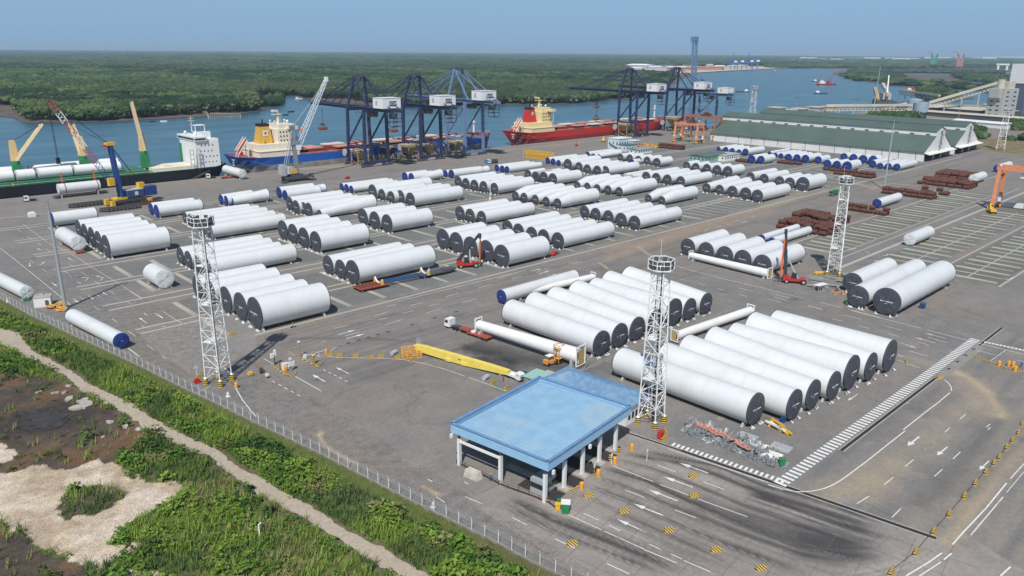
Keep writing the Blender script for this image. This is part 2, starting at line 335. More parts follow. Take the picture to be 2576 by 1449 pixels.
# stains and wear on the paving: (polyline in picture points, width m, colour, strength)
DUST = (.46, .38, .27); SOOT = (.045, .045, .048); BRN = (.34, .275, .215)
ST = [
 (zc(2, 2, [(950, 870), (1280, 740), (1800, 560), (2250, 420), (2576, 330)]), 3.0, BRN, .8), (zc(2, 2, [(1000, 760), (1600, 640), (2576, 380)]), 5, BRN, .6),
 (zc(2, 2, [(870, 900), (930, 930), (960, 960)]), .5, DUST, .9), (zc(2, 2, [(1270, 740), (1340, 790), (1440, 860)]), .7, DUST, .8),
 (zc(2, 2, [(2576, 330), (3100, 120)]), 5, DUST, .35), (zc(3, 2, [(880, 100), (980, 130), (1050, 150), (1150, 110)]), 3, DUST, .5),
 (zc(3, 3, [(1850, 640), (2050, 730), (2200, 850), (2340, 1060), (2350, 1100)]), 1.3, DUST, .8), (zc(3, 3, [(1860, 650), (2000, 750), (2100, 900), (2200, 1080)]), 4, DUST, .4),
 (zc(3, 3, [(1450, 520), (1700, 600), (1850, 640)]), 2, DUST, .3), (zc(3, 4, [(2576, 130), (2300, 440), (2050, 760), (1900, 1000), (1800, 1100)]), 1.6, DUST, .6),
 (zc(3, 4, [(1300, 330), (1100, 480), (900, 600), (700, 650)]), 2.6, DUST, .4), (zc(3, 4, [(1900, -200), (1600, 80), (1250, 300), (900, 520), (500, 560)]), 4, DUST, .28),
 (zc(1, 4, [(655, -10), (640, 40), (690, 130), (760, 190), (1000, 330)]), .55, DUST, 1.), (zc(1, 4, [(1680, 550), (1760, 590), (1850, 640)]), .5, DUST, .9),
 (zc(1, 3, [(350, 320), (900, 315), (1300, 330), (1700, 360)]), .5, SOOT, .45), (zc(1, 3, [(1000, 380), (1300, 310), (1650, 240)]), 2, SOOT, .2),
 (zc(1, 3, [(2150, 420), (2400, 480), (2576, 560)]), 2.6, SOOT, .85), (zc(2, 3, [(-300, 400), (0, 480), (300, 560), (600, 620)]), 5, SOOT, .7), (zc(1, 3, [(2250, 520), (2500, 600), (2576, 640)]), 2.2, SOOT, .8),
 (zc(3, 4, [(2300, -100), (2000, 250), (1750, 560), (1550, 720)]), 2.2, (.12, .125, .13), .5), (zc(3, 4, [(2576, 60), (2300, 300), (2000, 640)]), 1.5, (.13, .135, .14), .4),
 (zc(1, 1, [(440, 1295), (900, 1270), (1700, 1200), (2300, 1110)]), 4, DUST, .6), (zc(1, 1, [(2400, 1130), (2576, 1100), (3000, 1060), (3600, 990)]), 4, DUST, .3),
 (zc(0, 1, [(900, 1500), (1600, 1440), (2200, 1400), (2576, 1370)]), 8, (.29, .265, .24), .6),
]
ST = [(gp(p), w_, c, s) for p, w_, c, s in ST]
TRK = [([(1560, 1140), (1700, 1163), (1790, 1190), (1900, 1232), (2050, 1285), (2200, 1345), (2290, 1372)], 1.1, .85, SOOT), ([(1530, 1150), (1650, 1182), (1760, 1225), (1880, 1275), (2050, 1335), (2200, 1380)], .8, .7, SOOT),
 ([(1500, 1172), (1620, 1207), (1740, 1262), (1850, 1308), (2000, 1368), (2150, 1405), (2280, 1415)], 1.2, .85, SOOT), ([(1480, 1190), (1600, 1235), (1720, 1285), (1860, 1340), (2020, 1395), (2180, 1425)], .7, .7, SOOT),
 ([(1465, 1215), (1600, 1268), (1720, 1325), (1830, 1370), (1950, 1415), (2050, 1460)], .9, .75, SOOT), ([(1440, 1235), (1560, 1290), (1680, 1345), (1790, 1395), (1880, 1449)], .5, .6, SOOT),
 ([(1270, 1248), (1400, 1312), (1500, 1350), (1620, 1396), (1760, 1460)], 1.3, .85, SOOT), ([(1250, 1262), (1380, 1330), (1500, 1378), (1620, 1425), (1700, 1470)], .7, .75, SOOT), ([(1380, 1290), (1500, 1335), (1640, 1380), (1800, 1449)], .5, .5, SOOT),
 ([(1600, 1130), (1800, 1172), (1930, 1225), (2080, 1262), (2250, 1335)], .7, .8, SOOT), ([(1850, 1240), (2030, 1300), (2160, 1345), (2260, 1370)], 7.5, .95, (.05, .05, .056)), ([(1950, 1350), (2120, 1385), (2250, 1390)], 5.5, .9, (.06, .06, .066)), ([(1700, 1250), (1900, 1330), (2100, 1400)], 5, .6, (.09, .088, .09)),
 ([(1500, 1290), (1700, 1370), (1900, 1440)], 3, .5, (.12, .115, .115)), ([(1340, 1260), (1500, 1310), (1700, 1390)], 1.2, .6, (.42, .40, .37)), ([(2100, 1460), (2270, 1420), (2370, 1370)], 2.2, .75, (.42, .40, .38)), ([(1620, 1150), (1760, 1200), (1900, 1250)], 1.2, .6, (.42, .39, .36)), ([(2075, 1310), (2130, 1318)], 1.0, .9, (.44, .41, .36)), ([(2040, 1322), (2075, 1326)], .8, .8, (.44, .41, .36))]
TRK = [(gp(p), w_, a, wd) for p, w_, a, wd in TRK]
LANEP = gp([(1130, 1165), (1400, 1260), (1585, 1085), (1935, 1214), (2345, 1354), (2420, 1340), (2600, 1449), (2000, 1600), (1500, 1500), (1330, 1400), (1090, 1200)])
CLIGHT = [gp(zc(0, 3, [(1370, 245), (1850, 130), (2330, 80), (2576, 200), (2576, 420), (2330, 560), (2090, 740), (1870, 660), (1560, 430)]))]
def pdist2(x, y, pts):               # signed distance to a polyline and the way run along it
    d = np.full(x.shape, 1e9); sd = np.zeros(x.shape); al = np.zeros(x.shape); run = 0.
    pts = resamp(pts, 40)
    for (ax, ay), (bx, by) in zip(pts[:-1], pts[1:]):
        vx, vy = bx-ax, by-ay; L2 = vx*vx+vy*vy+1e-9; L1 = math.sqrt(L2); t = ((x-ax)*vx+(y-ay)*vy)/L2; tc = np.clip(t, 0, 1); q = np.hypot(x-ax-tc*vx, y-ay-tc*vy)
        k = q < d; d[k] = q[k]; sd[k] = (((x-ax)*vy-(y-ay)*vx)/L1)[k]; al[k] = (run+tc*L1)[k]; run += L1
    return d*np.sign(sd), al, sstep(0, 5, al)*(1-sstep(run-9, run, al))
def yardcol(x, y): return yardcol_(x, y)*np.array([.90, .868, .838])
def yardcol_(x, y):
    n1 = fbm(x*.05, y*.05, 4, 3); n2 = fbm(x*.25, y*.25, 4, 4); n3 = fbm(x*.9, y*.9, 3, 6)
    c = np.tile(np.array([.235, .226, .220]), (len(x), 1))
    c = mixc(c, (.20, .202, .205), sstep(.45, .62, n1)*.7); c = mixc(c, (.28, .255, .23), sstep(.52, .68, n2)*.45)
    c = mixc(c, (.255, .218, .185), sstep(.47, .68, fbm(x*.022, y*.03, 4, 45))*.5)
    pr = np.random.default_rng(5)
    for _ in range(46):
        px_, py_ = 84+pr.random()*300, 96+pr.random()*330; a_, b2 = 2+pr.random()*9, 1.5+pr.random()*6; c = mixc(c, (.15, .145, .14) if pr.random() < .6 else (.29, .275, .26), ((abs(x-px_) < a_) & (abs(y-py_) < b2))*(.25+.3*pr.random()))
    for _ in range(170):                # oil and rust spots
        px_, py_ = 84+pr.random()*330, 30+pr.random()*380; r_ = .5+pr.random()**3*3.2; k_ = (np.abs(x-px_) < r_*3) & (np.abs(y-py_) < r_*3)
        if k_.any(): c[k_] = mixc(c[k_], (.07, .066, .062) if pr.random() < .7 else (.30, .24, .18), np.exp(-(((x[k_]-px_)/r_)**2+((y[k_]-py_)/(r_*.6))**2)*(.6+1.2*n3[k_]))*(.3+.5*pr.random()))
    cr2 = np.abs(fbm(x*.035, y*.035, 4, 57)-.5); c = mixc(c, (.12, .115, .11), sstep(.012, .003, cr2)*.35*(x < 330))
    # storage pads of crushed stone between the runways
    for y0, y1 in ((208, 227.2), (232.6, 251.5), (266.5, 285.3), (291, 310.5), (321.5, 340), (350.6, 368.5), (382, 402)):
        a = ((x > 85) & (x < 640) & (y > y0) & (y < y1))*1.; c = mixc(c, (.17, .185, .185), a*.85); c = mixc(c, (.24, .235, .22), a*sstep(.55, .68, n3)*.5)
    for y0, y1 in ((131.7, 150), (96.3, 116.3), (71.5, 91.2)):
        a = ((x > 312) & (x < 520) & (y > y0) & (y < y1))*1.; c = mixc(c, (.165, .18, .172), a*.95); c = mixc(c, (.20, .17, .12), a*sstep(.5, .7, n2)*.6); c = mixc(c, (.14, .145, .115), a*sstep(.52, .66, n1)*.4)
    c = mixc(c, (.12, .10, .075), ((y > 402) & (y < 412) & (x > 120))*sstep(.45, .62, n2)*.6)
    # main road: long worn wheel bands
    rb = ((y > 153) & (y < 203) & (x > 92))*1.; st = vnoise(x*.012, y*.55, 12); c = mixc(c, (.255, .225, .198), rb*sstep(.35, .8, st)*.55); c = mixc(c, (.14, .137, .135), rb*sstep(.5, .2, vnoise(x*.01+9, y*.8, 14))*.45)
    c = mixc(c, (.26, .245, .225), ((y > 415))*sstep(.25, .75, vnoise(x*.01, y*.25, 21))*.8)
    # weighbridge lanes: bare concrete with rubber laid along the wheel paths, bending away to the right
    lane = ((y < 96) & (x > 80) & (x < 175) & inpoly(x, y, LANEP))*1.
    c = mixc(c, (.335, .31, .29), lane*.8); c = mixc(c, (.25, .235, .225), lane*sstep(.45, .65, n2)*.5)
    if lane.any():
        for p, w_, a_, wid in TRK:
            d, al, fe = pdist2(x, y, p); w2 = w_*(.75+.6*fbm(x*.06, y*.06, 2, int(w_*10)))
            st = fbm(d*2.1/max(.6, w_*.35)+fbm(al*.05, d*.2, 2, 7)*1.5, al*.05, 3, int(a_*50)); c = mixc(c, wid, lane*a_*fe*np.exp(-(d/w2)**2)*sstep(.24, .56, st))
    q = (x > 120)&(y < 57)&(x < 260)&(y > -40)&(lane < .5); st = vnoise(x*.03, y*.7, 61)
    c = mixc(c, (.30, .27, .225), (q*1.)*sstep(.4, .8, st)*.5); c = mixc(c, (.15, .155, .165), (q*1.)*sstep(.5, .15, vnoise(x*.02, y*.45, 63))*.5)
    for P_ in CLIGHT: c = mixc(c, (.30, .29, .28), inpoly(x, y, P_)*.6)
    for p, w_, col, a in ST:
        d = pdist(x, y, p); f = np.exp(-(d/(w_*(.6+.9*n3)))**2); c = mixc(c, col, np.clip(f*a*(.7+.6*n2), 0, 1))
    return c
def grid(x0, x1, y0, y1, s):
    nx = int(round((x1-x0)/s))+1; ny = int(round((y1-y0)/s))+1
    xs = np.linspace(x0, x1, nx); ys = np.linspace(y0, y1, ny); X, Y = np.meshgrid(xs, ys); X = X.ravel(); Y = Y.ravel()
    i = np.arange((nx-1)*(ny-1)); a = (i//(nx-1))*nx+i % (nx-1)
    return X, Y, np.c_[a, a+1, a+1+nx, a+nx]
M_ASPH = mat_attr('asphalt', .88, 1.1, .13, .15, .16)
M_SOIL = mat_attr('soil', .95, 2.5, .3, .9, .5, dist=.3)
parts = []
for r_ in ((82, 184, 9, 96, .36), (184, 262, 9, 96, .8), (82, 262, 96, 310, .8), (82, 262, 310, QY, 2.4), (262, 1000, -60, QY, 2.6), (82, 262, -60, 9, 3), (40, 82, 310, QY, 2.0)):
    parts.append(grid(*r_))
off = 0; VX = []; FF = []
for X, Y, F in parts: VX.append(np.c_[X, Y, np.zeros(len(X))]); FF.append(F+off); off += len(X)
V = np.concatenate(VX); yard = npmesh('port_yard', V, np.concatenate(FF), M_ASPH, yardcol(V[:, 0], V[:, 1])); struct(yard)
X, Y, F = grid(2, 82, 40, 310, .4)
inf = X < fencex(Y)-.3
cc = np.where(inf[:, None], fgcol(X, Y), yardcol(X, Y))
d_ = np.clip(fencex(Y)-.6-X, 0, None); pdn = pdist(X, Y, PATHC); pn = inpoly(X, Y, POND)
Z = np.where(inf, (fbm(X*.5, Y*.5, 4, 13)-.45)*np.clip(d_*.15, 0, .5)*sstep(2.5, 5, pdn), 0)
Z = np.where(pn, Z*0-.22, Z)
foreground = npmesh('ground', np.c_[X, Y, Z], F, M_SOIL, cc, smooth=True); struct(foreground)
v = []; f = []
for i in range(NP_):
    v += [(pl[i, 0], pl[i, 1], .03), ((pl[i, 0]+pu[i, 0])/2, (pl[i, 1]+pu[i, 1])/2, .09), (pu[i, 0], pu[i, 1], .03)]
    if i: a = 3*i; f += [(a-3, a-2, a+1, a), (a-2, a-1, a+2, a+1)]
M_PATH = mat('path_dust', (.42, .355, .28), .95, ns=1.3, na=.14, bump=.3, dirt=(.30, .25, .19), dscale=.25, damt=.6)
o = npmesh('dirt_path', np.array(v), np.array(f), M_PATH, smooth=True); struct(o)
pw = gp(zc(0, 3, [(140, 1010), (300, 960), (620, 1000), (800, 1080), (790, 1200), (600, 1280), (380, 1300), (200, 1220)]))
M_POND = mat('stagnant_water', (.052, .046, .042), .45, ns=.3, na=.4, dirt=(.105, .075, .055), dscale=.22, damt=.95, spec=.2)
pw = [(POC[0]+(x-POC[0])*.62, POC[1]+(y-POC[1])*.62) for x, y in pw]; pw = [tuple(q) for q in resamp(pw+[pw[0]], 90)[:-1]]; pw = [(x+(random.random()-.5)*.9+math.sin(i*.7)*.5, y+(random.random()-.5)*.9) for i, (x, y) in enumerate(pw)]
o = MB().add([(x, y, -.10) for x, y in pw], [tuple(range(len(pw)))]).build('pond', M_POND); struct(o)
# quay wall, apron edge
quay = struct(MB().box(500, QY+.6, -5, 920, 1.2, 5.02).build('quay_wall', CONC))
fd = MB()
for x in np.arange(70, 780, 12): fd.box(x, QY+1.6, -2.6, 1.6, .8, 2.2)
fd.build('fender', BLACK, quay)
# river and sea-level ground out to the horizon
def mat_water():
    m = bpy.data.materials.new('river_water'); m.use_nodes = True; n = m.node_tree; b = n.nodes['Principled BSDF']
    tc = n.nodes.new('ShaderNodeTexCoord'); mp = n.nodes.new('ShaderNodeMapping'); mp.inputs['Scale'].default_value = (.012, .03, 1); mp.inputs['Rotation'].default_value = (0, 0, .5)
    n.links.new(tc.outputs['Object'], mp.inputs[0])
    no = n.nodes.new('ShaderNodeTexNoise'); no.inputs['Scale'].default_value = 1; no.inputs['Detail'].default_value = 8; n.links.new(mp.outputs[0], no.inputs[0])
    cr_ = n.nodes.new('ShaderNodeValToRGB'); e = cr_.color_ramp.elements; e[0].position = .35; e[0].color = (.026, .085, .135, 1); e[1].position = .68; e[1].color = (.07, .155, .205, 1)
    n.links.new(no.outputs['Fac'], cr_.inputs[0]); n.links.new(cr_.outputs[0], b.inputs['Base Color'])
    b.inputs['Roughness'].default_value = .28; b.inputs['IOR'].default_value = 1.33
    n2 = n.nodes.new('ShaderNodeTexNoise'); n2.inputs['Scale'].default_value = .35; n2.inputs['Detail'].default_value = 6; n.links.new(tc.outputs['Object'], n2.inputs[0])
    bp = n.nodes.new('ShaderNodeBump'); bp.inputs['Strength'].default_value = .5; bp.inputs['Distance'].default_value = .35
    n.links.new(n2.outputs['Fac'], bp.inputs['Height']); n.links.new(bp.outputs[0], b.inputs['Normal']); return m
o = MB().add([(-9000, -3000, -3), (30000, -3000, -3), (30000, 30000, -3), (-9000, 30000, -3)], [(0, 1, 2, 3)]).build('river', mat_water()); struct(o)
FARR = 26000
def arc(a0, a1, n=24): return [(FARR*math.cos(R(a0+(a1-a0)*i/n)), FARR*math.sin(R(a0+(a1-a0)*i/n))) for i in range(n+1)]
WED = [(-700, 300), (0, 293), (32, 297), (65, 309), (175, 309), (300, 305), (400, 300), (525, 294), (644, 282), (668, 275), (700, 262), (690, 250), (652, 241), (656, 238), (720, 241), (784, 250), (870, 262), (994, 270), (1219, 270), (1288, 264), (1413, 264), (1513, 253), (1588, 250), (1640, 235), (1703, 210), (1723, 195), (1763, 184), (1826, 178), (1932, 173), (2007, 171), (2094, 174), (2250, 177), (2400, 172), (2760, 176)]
TED = [(-700, 262), (0, 259), (32, 264), (60, 294), (70, 299), (112, 297), (175, 299), (250, 299), (375, 290), (470, 284), (525, 280), (600, 278), (644, 274), (664, 262), (640, 247), (635, 236), (720, 237), (784, 243), (870, 245), (920, 254), (994, 262), (1219, 263), (1288, 256), (1320, 258), (1450, 256), (1540, 247), (1600, 240), (1650, 224), (1688, 206), (1698, 192), (1700, 187), (1588, 182), (1580, 171), (1700, 167), (1932, 164), (2007, 168), (2094, 170), (2250, 173), (2400, 169), (2760, 172)]
MUD = mat('river_mud', (.125, .092, .075), .75, ns=.05, na=.25, bump=.2, dirt=(.07, .055, .05), dscale=.02, damt=.6)
FLOOR = mat('forest_floor', (.022, .035, .014), .95, ns=.02, na=.4)
def flat(name, pts, z, m, kind='structure'):
    return struct(MB().add([(x, y, z) for x, y in pts], [tuple(range(len(pts)))]).build(name, m), kind)
WEW = gp(WED, -3); TEW = gp(TED, 0)
flat('mud_bank', WEW+arc(10, 98), -2.6, MUD)
flat('far_land', gp(TED, -1.5)+arc(10, 98), -1.5, FLOOR)
# wetlands on the right: mud flats and mangrove islands
Z3 = lambda p: [(1932+x/4, 100.6+y/4) for x, y in p]
MUDS = [Z3([(640, 345), (720, 312), (900, 300), (1100, 285), (1500, 290), (2000, 290), (2700, 290), (2700, 318), (2200, 330), (1700, 322), (1400, 330), (1450, 345), (1900, 352), (2400, 352), (2700, 356), (2700, 420), (2300, 425), (1900, 410), (1620, 405), (1640, 455), (1770, 470), (1700, 495), (1500, 488), (1130, 446), (1000, 424), (860, 408), (740, 370)]),
        Z3([(1400, 500), (1480, 478), (1620, 470), (1860, 512), (1960, 560), (2080, 580), (2060, 600), (1900, 606), (1620, 598), (1500, 575)]),
        Z3([(1640, 425), (1780, 425), (2000, 432), (2200, 470), (2450, 505), (2700, 515), (2700, 545), (2440, 545), (2150, 510), (1780, 478), (1640, 462)])]
TREES_R = [Z3([(780, 352), (880, 295), (1060, 292), (1400, 300), (1800, 302), (2350, 312), (2380, 330), (2000, 334), (1700, 326), (1350, 322), (1330, 362), (1400, 400), (1620, 440), (1610, 462), (1230, 440), (1100, 412), (880, 396)]),
           Z3([(1500, 495), (1600, 478), (1850, 518), (1930, 565), (1900, 588), (1600, 588), (1510, 570)]),
           Z3([(1640, 412), (1760, 414), (1755, 445), (1645, 442)]), Z3([(1780, 432), (2000, 428), (2060, 462), (2170, 470), (2280, 498), (2420, 505), (2600, 500), (2600, 540), (2400, 532), (2150, 500), (1790, 468)]),
           Z3([(1850, 360), (2150, 352), (2450, 365), (2450, 420), (2200, 420), (1990, 395)]), Z3([(2250, 412), (2310, 410), (2310, 438), (2255, 436)]), Z3([(2340, 412), (2380, 412), (2385, 440), (2345, 440)]),
           Z3([(0, 240), (300, 236), (900, 240), (1700, 244), (2700, 244), (2700, 282), (2300, 282), (1700, 276), (1200, 270), (900, 272), (400, 280), (0, 278)]),
           [(664, 252), (680, 243), (705, 241), (717, 250), (712, 261), (672, 262)],
           Z3([(1000, 770), (1100, 730), (1420, 740), (1570, 770), (1560, 800), (1000, 790)]), Z3([(1975, 880), (2100, 880), (2200, 930), (2190, 985), (2010, 990)]), Z3([(2450, 820), (2600, 780), (2620, 900), (2460, 905)]), Z3([(2380, 990), (2600, 990), (2600, 1008), (2390, 1006)])]
for p in MUDS: flat('mud_flat', gp(p, -3), -2.75, MUD)
PG = [(1700, 330), (1838, 318), (1932, 291), (2082, 288), (2150, 284), (2200, 277), (2262, 262), (2332, 257), (2420, 263), (2480, 262), (2640, 258), (2640, 330), (2560, 328), (2500, 326), (2482, 332), (2478, 342), (2500, 352), (2560, 354), (2640, 352), (2640, 405), (2420, 378), (2300, 380)]
PLANTG = mat('dusty_works_ground', (.27, .235, .195), .95, ns=.03, na=.3, dirt=(.10, .11, .07), dscale=.012, damt=.8)
flat('works_ground', gp(PG), -.05, PLANTG)
DRYG = mat('dry_grass', (.20, .155, .075), .95, ns=.15, na=.35, bump=.6, dirt=(.08, .10, .035), dscale=.08, damt=.8)
flat('dry_grass_strip', gp(Z3([(2000, 1000), (2180, 990), (2600, 1000), (2620, 1175), (2350, 1130), (2010, 1085)])), .04, DRYG)
# distant harbour apron across the river
PORTG = mat('distant_apron', (.52, .43, .34), .9, ns=.01, na=.15)
o = flat('distant_port_apron', gp([(1590, 181), (1588, 172), (1700, 170), (1850, 168), (1990, 166), (2010, 169), (1932, 173), (1826, 178), (1763, 182), (1700, 185)], -.5), -.5, PORTG)
# ================================================================== FOREST AND SCRUB
def ico(sub):
    import bmesh
    bm = bmesh.new(); bmesh.ops.create_icosphere(bm, subdivisions=sub, radius=1)
    v = np.array([q.co[:] for q in bm.verts]); f = np.array([[q.index for q in p.verts] for p in bm.faces]); bm.free(); return v, f
I1 = ico(1); I2 = ico(2)
def blobs(tpl, pos, rad, hgt, cols, jit=.28):          # many rough crowns in one mesh
    v, f = tpl; n = len(pos); k = len(v)
    up_ = v[:, 2] > -.75
    rj = 1+(rng.random((n, k))-.5)*2*jit; ang = rng.random(n)*6.283; ca = np.cos(ang)[:, None]; sa = np.sin(ang)[:, None]
    X = (v[:, 0]*ca-v[:, 1]*sa)*rj*rad[:, None]+pos[:, 0:1]; Y = (v[:, 0]*sa+v[:, 1]*ca)*rj*rad[:, None]+pos[:, 1:2]
    Zz = v[None, :, 2]*rj*hgt[:, None]+pos[:, 2:3]
    V = np.stack([X, Y, Zz], 2).reshape(-1, 3); F = (f[None]+(np.arange(n)*k)[:, None, None]).reshape(-1, f.shape[1])
    C = np.repeat(cols, k, 0)*(1+(rng.random((n*k, 1))-.5)*.5)
    return V, F, C
def merge(L):
    V = []; F = []; C = []; o_ = 0
    for v, f, c in L: V.append(v); F.append(f+o_); C.append(c); o_ += len(v)
    return np.concatenate(V), np.concatenate(F), np.concatenate(C)
def treecol(x, y, s=1.0):
    n1 = fbm(x/220*s, y/220*s, 4, 71); n2 = fbm(x/45*s, y/45*s, 3, 73); n3 = rng.random(len(x)); n4 = fbm(x/700*s, y/700*s, 3, 79)
    c = np.tile(np.array([.050, .085, .022]), (len(x), 1))
    c = mixc(c, (.018, .040, .014), sstep(.54, .36, n1)*.95); c = mixc(c, (.115, .140, .040), sstep(.5, .68, n2)*.8)
    c = mixc(c, (.15, .165, .10), (n3 > .94)*.6*sstep(.45, .6, n1)); c = mixc(c, (.07, .085, .04), sstep(.5, .65, n4)*.5)
    return c*np.array([.72, .80, .95])*(.75+.5*rng.random((len(x), 1)))
def sample(d0, d1, sp, az=(8, 86), poly=None):
    A = .5*(d1*d1-d0*d0)*R(az[1]-az[0]); n = int(A/sp/sp)
    d = np.sqrt(rng.random(n)*(d1*d1-d0*d0)+d0*d0); a = np.radians(az[0]+rng.random(n)*(az[1]-az[0]))
    x = d*np.cos(a); y = d*np.sin(a); k = inpoly(x, y, poly); return x[k], y[k]
FORP = TEW+arc(10, 98)
L = []
for d0, d1, sp, r0, h0, tpl, nb in ((850, 1350, 7.5, 4.6, 4.0, I2, 1), (1350, 2100, 10.5, 6.6, 5, I1, 2), (2100, 3800, 19, 12, 6, I1, 1), (3800, 7000, 42, 27, 8, I1, 1), (7000, 20000, 130, 85, 10, I1, 1)):
    x, y = sample(d0, d1, sp, poly=FORP)
    c = treecol(x, y, 1 if d1 < 3000 else .4)
    for b_ in range(nb):
        k = len(x); rr = r0*(.7+.6*rng.random(k)); hh = h0*(.75+.5*rng.random(k))
        ox = (rng.random(k)-.5)*r0*1.3*(b_ > 0); oy = (rng.random(k)-.5)*r0*1.3*(b_ > 0)
        base = 2.5+8.5*fbm(x/55, y/55, 3, 77)
        L.append(blobs(tpl, np.c_[x+ox, y+oy, base], rr*(.6 if nb > 1 and b_ else 1), hh, c))
    if tpl is I2:       # small pale crowns and low growth along the water edge
        e = pdist(x, y, TEW) < 26; xe = x[e]; ye = y[e]; k = len(xe)
        cc = treecol(xe, ye); pale = rng.random(k) > .55; cc[pale] = cc[pale]*.5+np.array([.13, .15, .085])*.9
        for q in range(4): L.append(blobs(I1, np.c_[xe+(rng.random(k)-.5)*9, ye+(rng.random(k)-.5)*9, 1.5+rng.random(k)*7], 1.5+1.6*rng.random(k), 1.6+1.3*rng.random(k), cc))
M_TREE = mat_attr('mangrove_leaves', .85, .9, .35, .25, .9, spec=.15, dist=.6)
V, F, C = merge(L)
struct(npmesh('mangrove_forest', V, F, M_TREE, C), 'stuff', 'dense mangrove forest across the river')
L = []
for p in TREES_R:
    W = gp(p, 1); a = np.array(W); x0, y0 = a.min(0); x1, y1 = a.max(0); dist = np.hypot(a[:, 0].mean(), a[:, 1].mean())
    sp = 6 if dist < 1300 else 9 if dist < 2000 else 16 if dist < 3500 else 40
    n = min(60000, int((x1-x0)*(y1-y0)/sp/sp)); x = x0+rng.random(n)*(x1-x0); y = y0+rng.random(n)*(y1-y0); k = inpoly(x, y, W); x = x[k]; y = y[k]; k = len(x)
    L.append(blobs(I1, np.c_[x, y, 1+rng.random(k)*3.5], sp*.68*(.7+.6*rng.random(k)), min(5.5, sp*.55)*(.7+.6*rng.random(k)), treecol(x, y)*(1. if dist < 1500 else .9)))
V, F, C = merge(L); struct(npmesh('wetland_scrub', V, F, M_TREE, C), 'stuff', 'low mangrove scrub on the wetland islands')
# ---- scrub and long grass outside the fence
def leafclump(n, r_, h, size, blade=False):
    vs = []; fs = []
    for i in range(n):
        a = random.random()*6.283; q = r_*math.sqrt(random.random())
        if blade:
            cx, cy = q*math.cos(a)*.5, q*math.sin(a)*.5; hh = h*(.6+.6*random.random()); b = random.random()*6.283; lx, ly = math.cos(b)*hh*.45, math.sin(b)*hh*.45; wx, wy = -math.sin(b)*size/2, math.cos(b)*size/2
            k = len(vs); vs += [(cx-wx, cy-wy, 0), (cx+wx, cy+wy, 0), (cx+lx+wx*.3, cy+ly+wy*.3, hh), (cx+lx-wx*.3, cy+ly-wy*.3, hh*.96)]
        else:
            ph = random.random(); rr = r_*(.45+.55*random.random()); z = h*ph; q = rr*math.sqrt(max(.05, 1-ph*ph)); cx, cy = q*math.cos(a), q*math.sin(a)
            t1 = Vector((random.gauss(0, 1), random.gauss(0, 1), random.gauss(0, .45))).normalized(); t2 = t1.cross(Vector((random.gauss(0, .5), random.gauss(0, .5), 1)).normalized()).normalized(); s_ = size*(.6+.8*random.random())
            c_ = Vector((cx, cy, z)); k = len(vs); vs += [tuple(c_-t1*s_), tuple(c_-t2*s_*.6), tuple(c_+t1*s_), tuple(c_+t2*s_*.6)]
        fs.append((k, k+1, k+2, k+3))
    return np.array(vs), np.array(fs)
def scatter(tpls, x, y, z, sc, cols):
    L = []; w_ = rng.integers(0, len(tpls), len(x))
    for i, (v, f) in enumerate(tpls):
        m_ = w_ == i; n = m_.sum(); k = len(v)
        if not n: continue
        ang = rng.random(n)*6.283; ca = np.cos(ang)[:, None]; sa = np.sin(ang)[:, None]; s_ = sc[m_][:, None]
        V = np.stack([(v[:, 0]*ca-v[:, 1]*sa)*s_+x[m_][:, None], (v[:, 0]*sa+v[:, 1]*ca)*s_+y[m_][:, None], v[:, 2]*s_+z[m_][:, None]], 2).reshape(-1, 3)
        F = (f[None]+(np.arange(n)*k)[:, None, None]).reshape(-1, 4); C = np.repeat(cols[m_], k, 0)*(.8+.4*rng.random((n*k, 1))); L.append((V, F, C))
    return merge(L)
BT = [leafclump(26, .85, .95, .2) for _ in range(4)]; GT = [leafclump(9, .7, 1.0, .09, True) for _ in range(4)]
n = 42000; x = 5+rng.random(n)*74; y = 58+rng.random(n)*240
d = fencex(y)-x; kk = d > 1.0; x = x[kk]; y = y[kk]
n1, n2, d, sand, isle, brown = veg_weights(x, y)
inp = inpoly(x, y, PATHPOLY) | (pdist(x, y, PATHC) < 1.9); pond_ = inpoly(x, y, POND); rn = rng.random(len(x)); pside = np.interp(y, np.array([p[1] for p in PATHC])[::-1], np.array([p[0] for p in PATHC])[::-1]) < x
lush = pside & (d > 4) & ~inp
dens = fbm(x*.2, y*.2, 3, 91)
patch = fbm(x*.10, y*.10, 3, 111)
bush = ~inp & ~pond_ & ~sand & ((lush & (rn < .62) & (patch < .53)) | (lush & (rn < .1)) | (~pside & ~brown & (dens > .5) & (rn < .35)) | (brown & (dens > .6) & (rn < .12)) | (isle & (dens > .48) & (rn < .2) & (x < 31)))
z0 = np.zeros(len(x))
c = np.tile(np.array([.090, .175, .024]), (len(x), 1)); c = mixc(c, (.034, .078, .018), sstep(.52, .40, fbm(x*.13, y*.13, 3, 93))*.9); c = mixc(c, (.165, .25, .035), sstep(.50, .64, fbm(x*.11, y*.11, 3, 95))*.9)
c = mixc(c, (.22, .19, .08), (sstep(.66, .74, fbm(x*.16, y*.16, 3, 97)))*.7); c = mixc(c, (.06, .07, .03), (brown | isle)*.5)
c = c*(.7+.6*rng.random((len(x), 1)))
b = bush; V, F, C = scatter(BT, x[b], y[b], z0[b], (.55+.9*rng.random(b.sum())**2*(1+1.1*(patch[b] < .46))), c[b])
M_BUSH = mat_attr('scrub_leaves', .75, 3, .2, .6, 0, spec=.2)
struct(npmesh('scrub_bushes', V, F, M_BUSH, C), 'stuff', 'leafy green scrub beside the dirt path')
gr = ~inp & ~pond_ & ~sand & ~bush & ((d > 4) & ((lush & (rn > .12)) | (~pside & ~brown & (rn < .6)) | (rn < .04)) | ((d <= 4) & (rn < .12)))
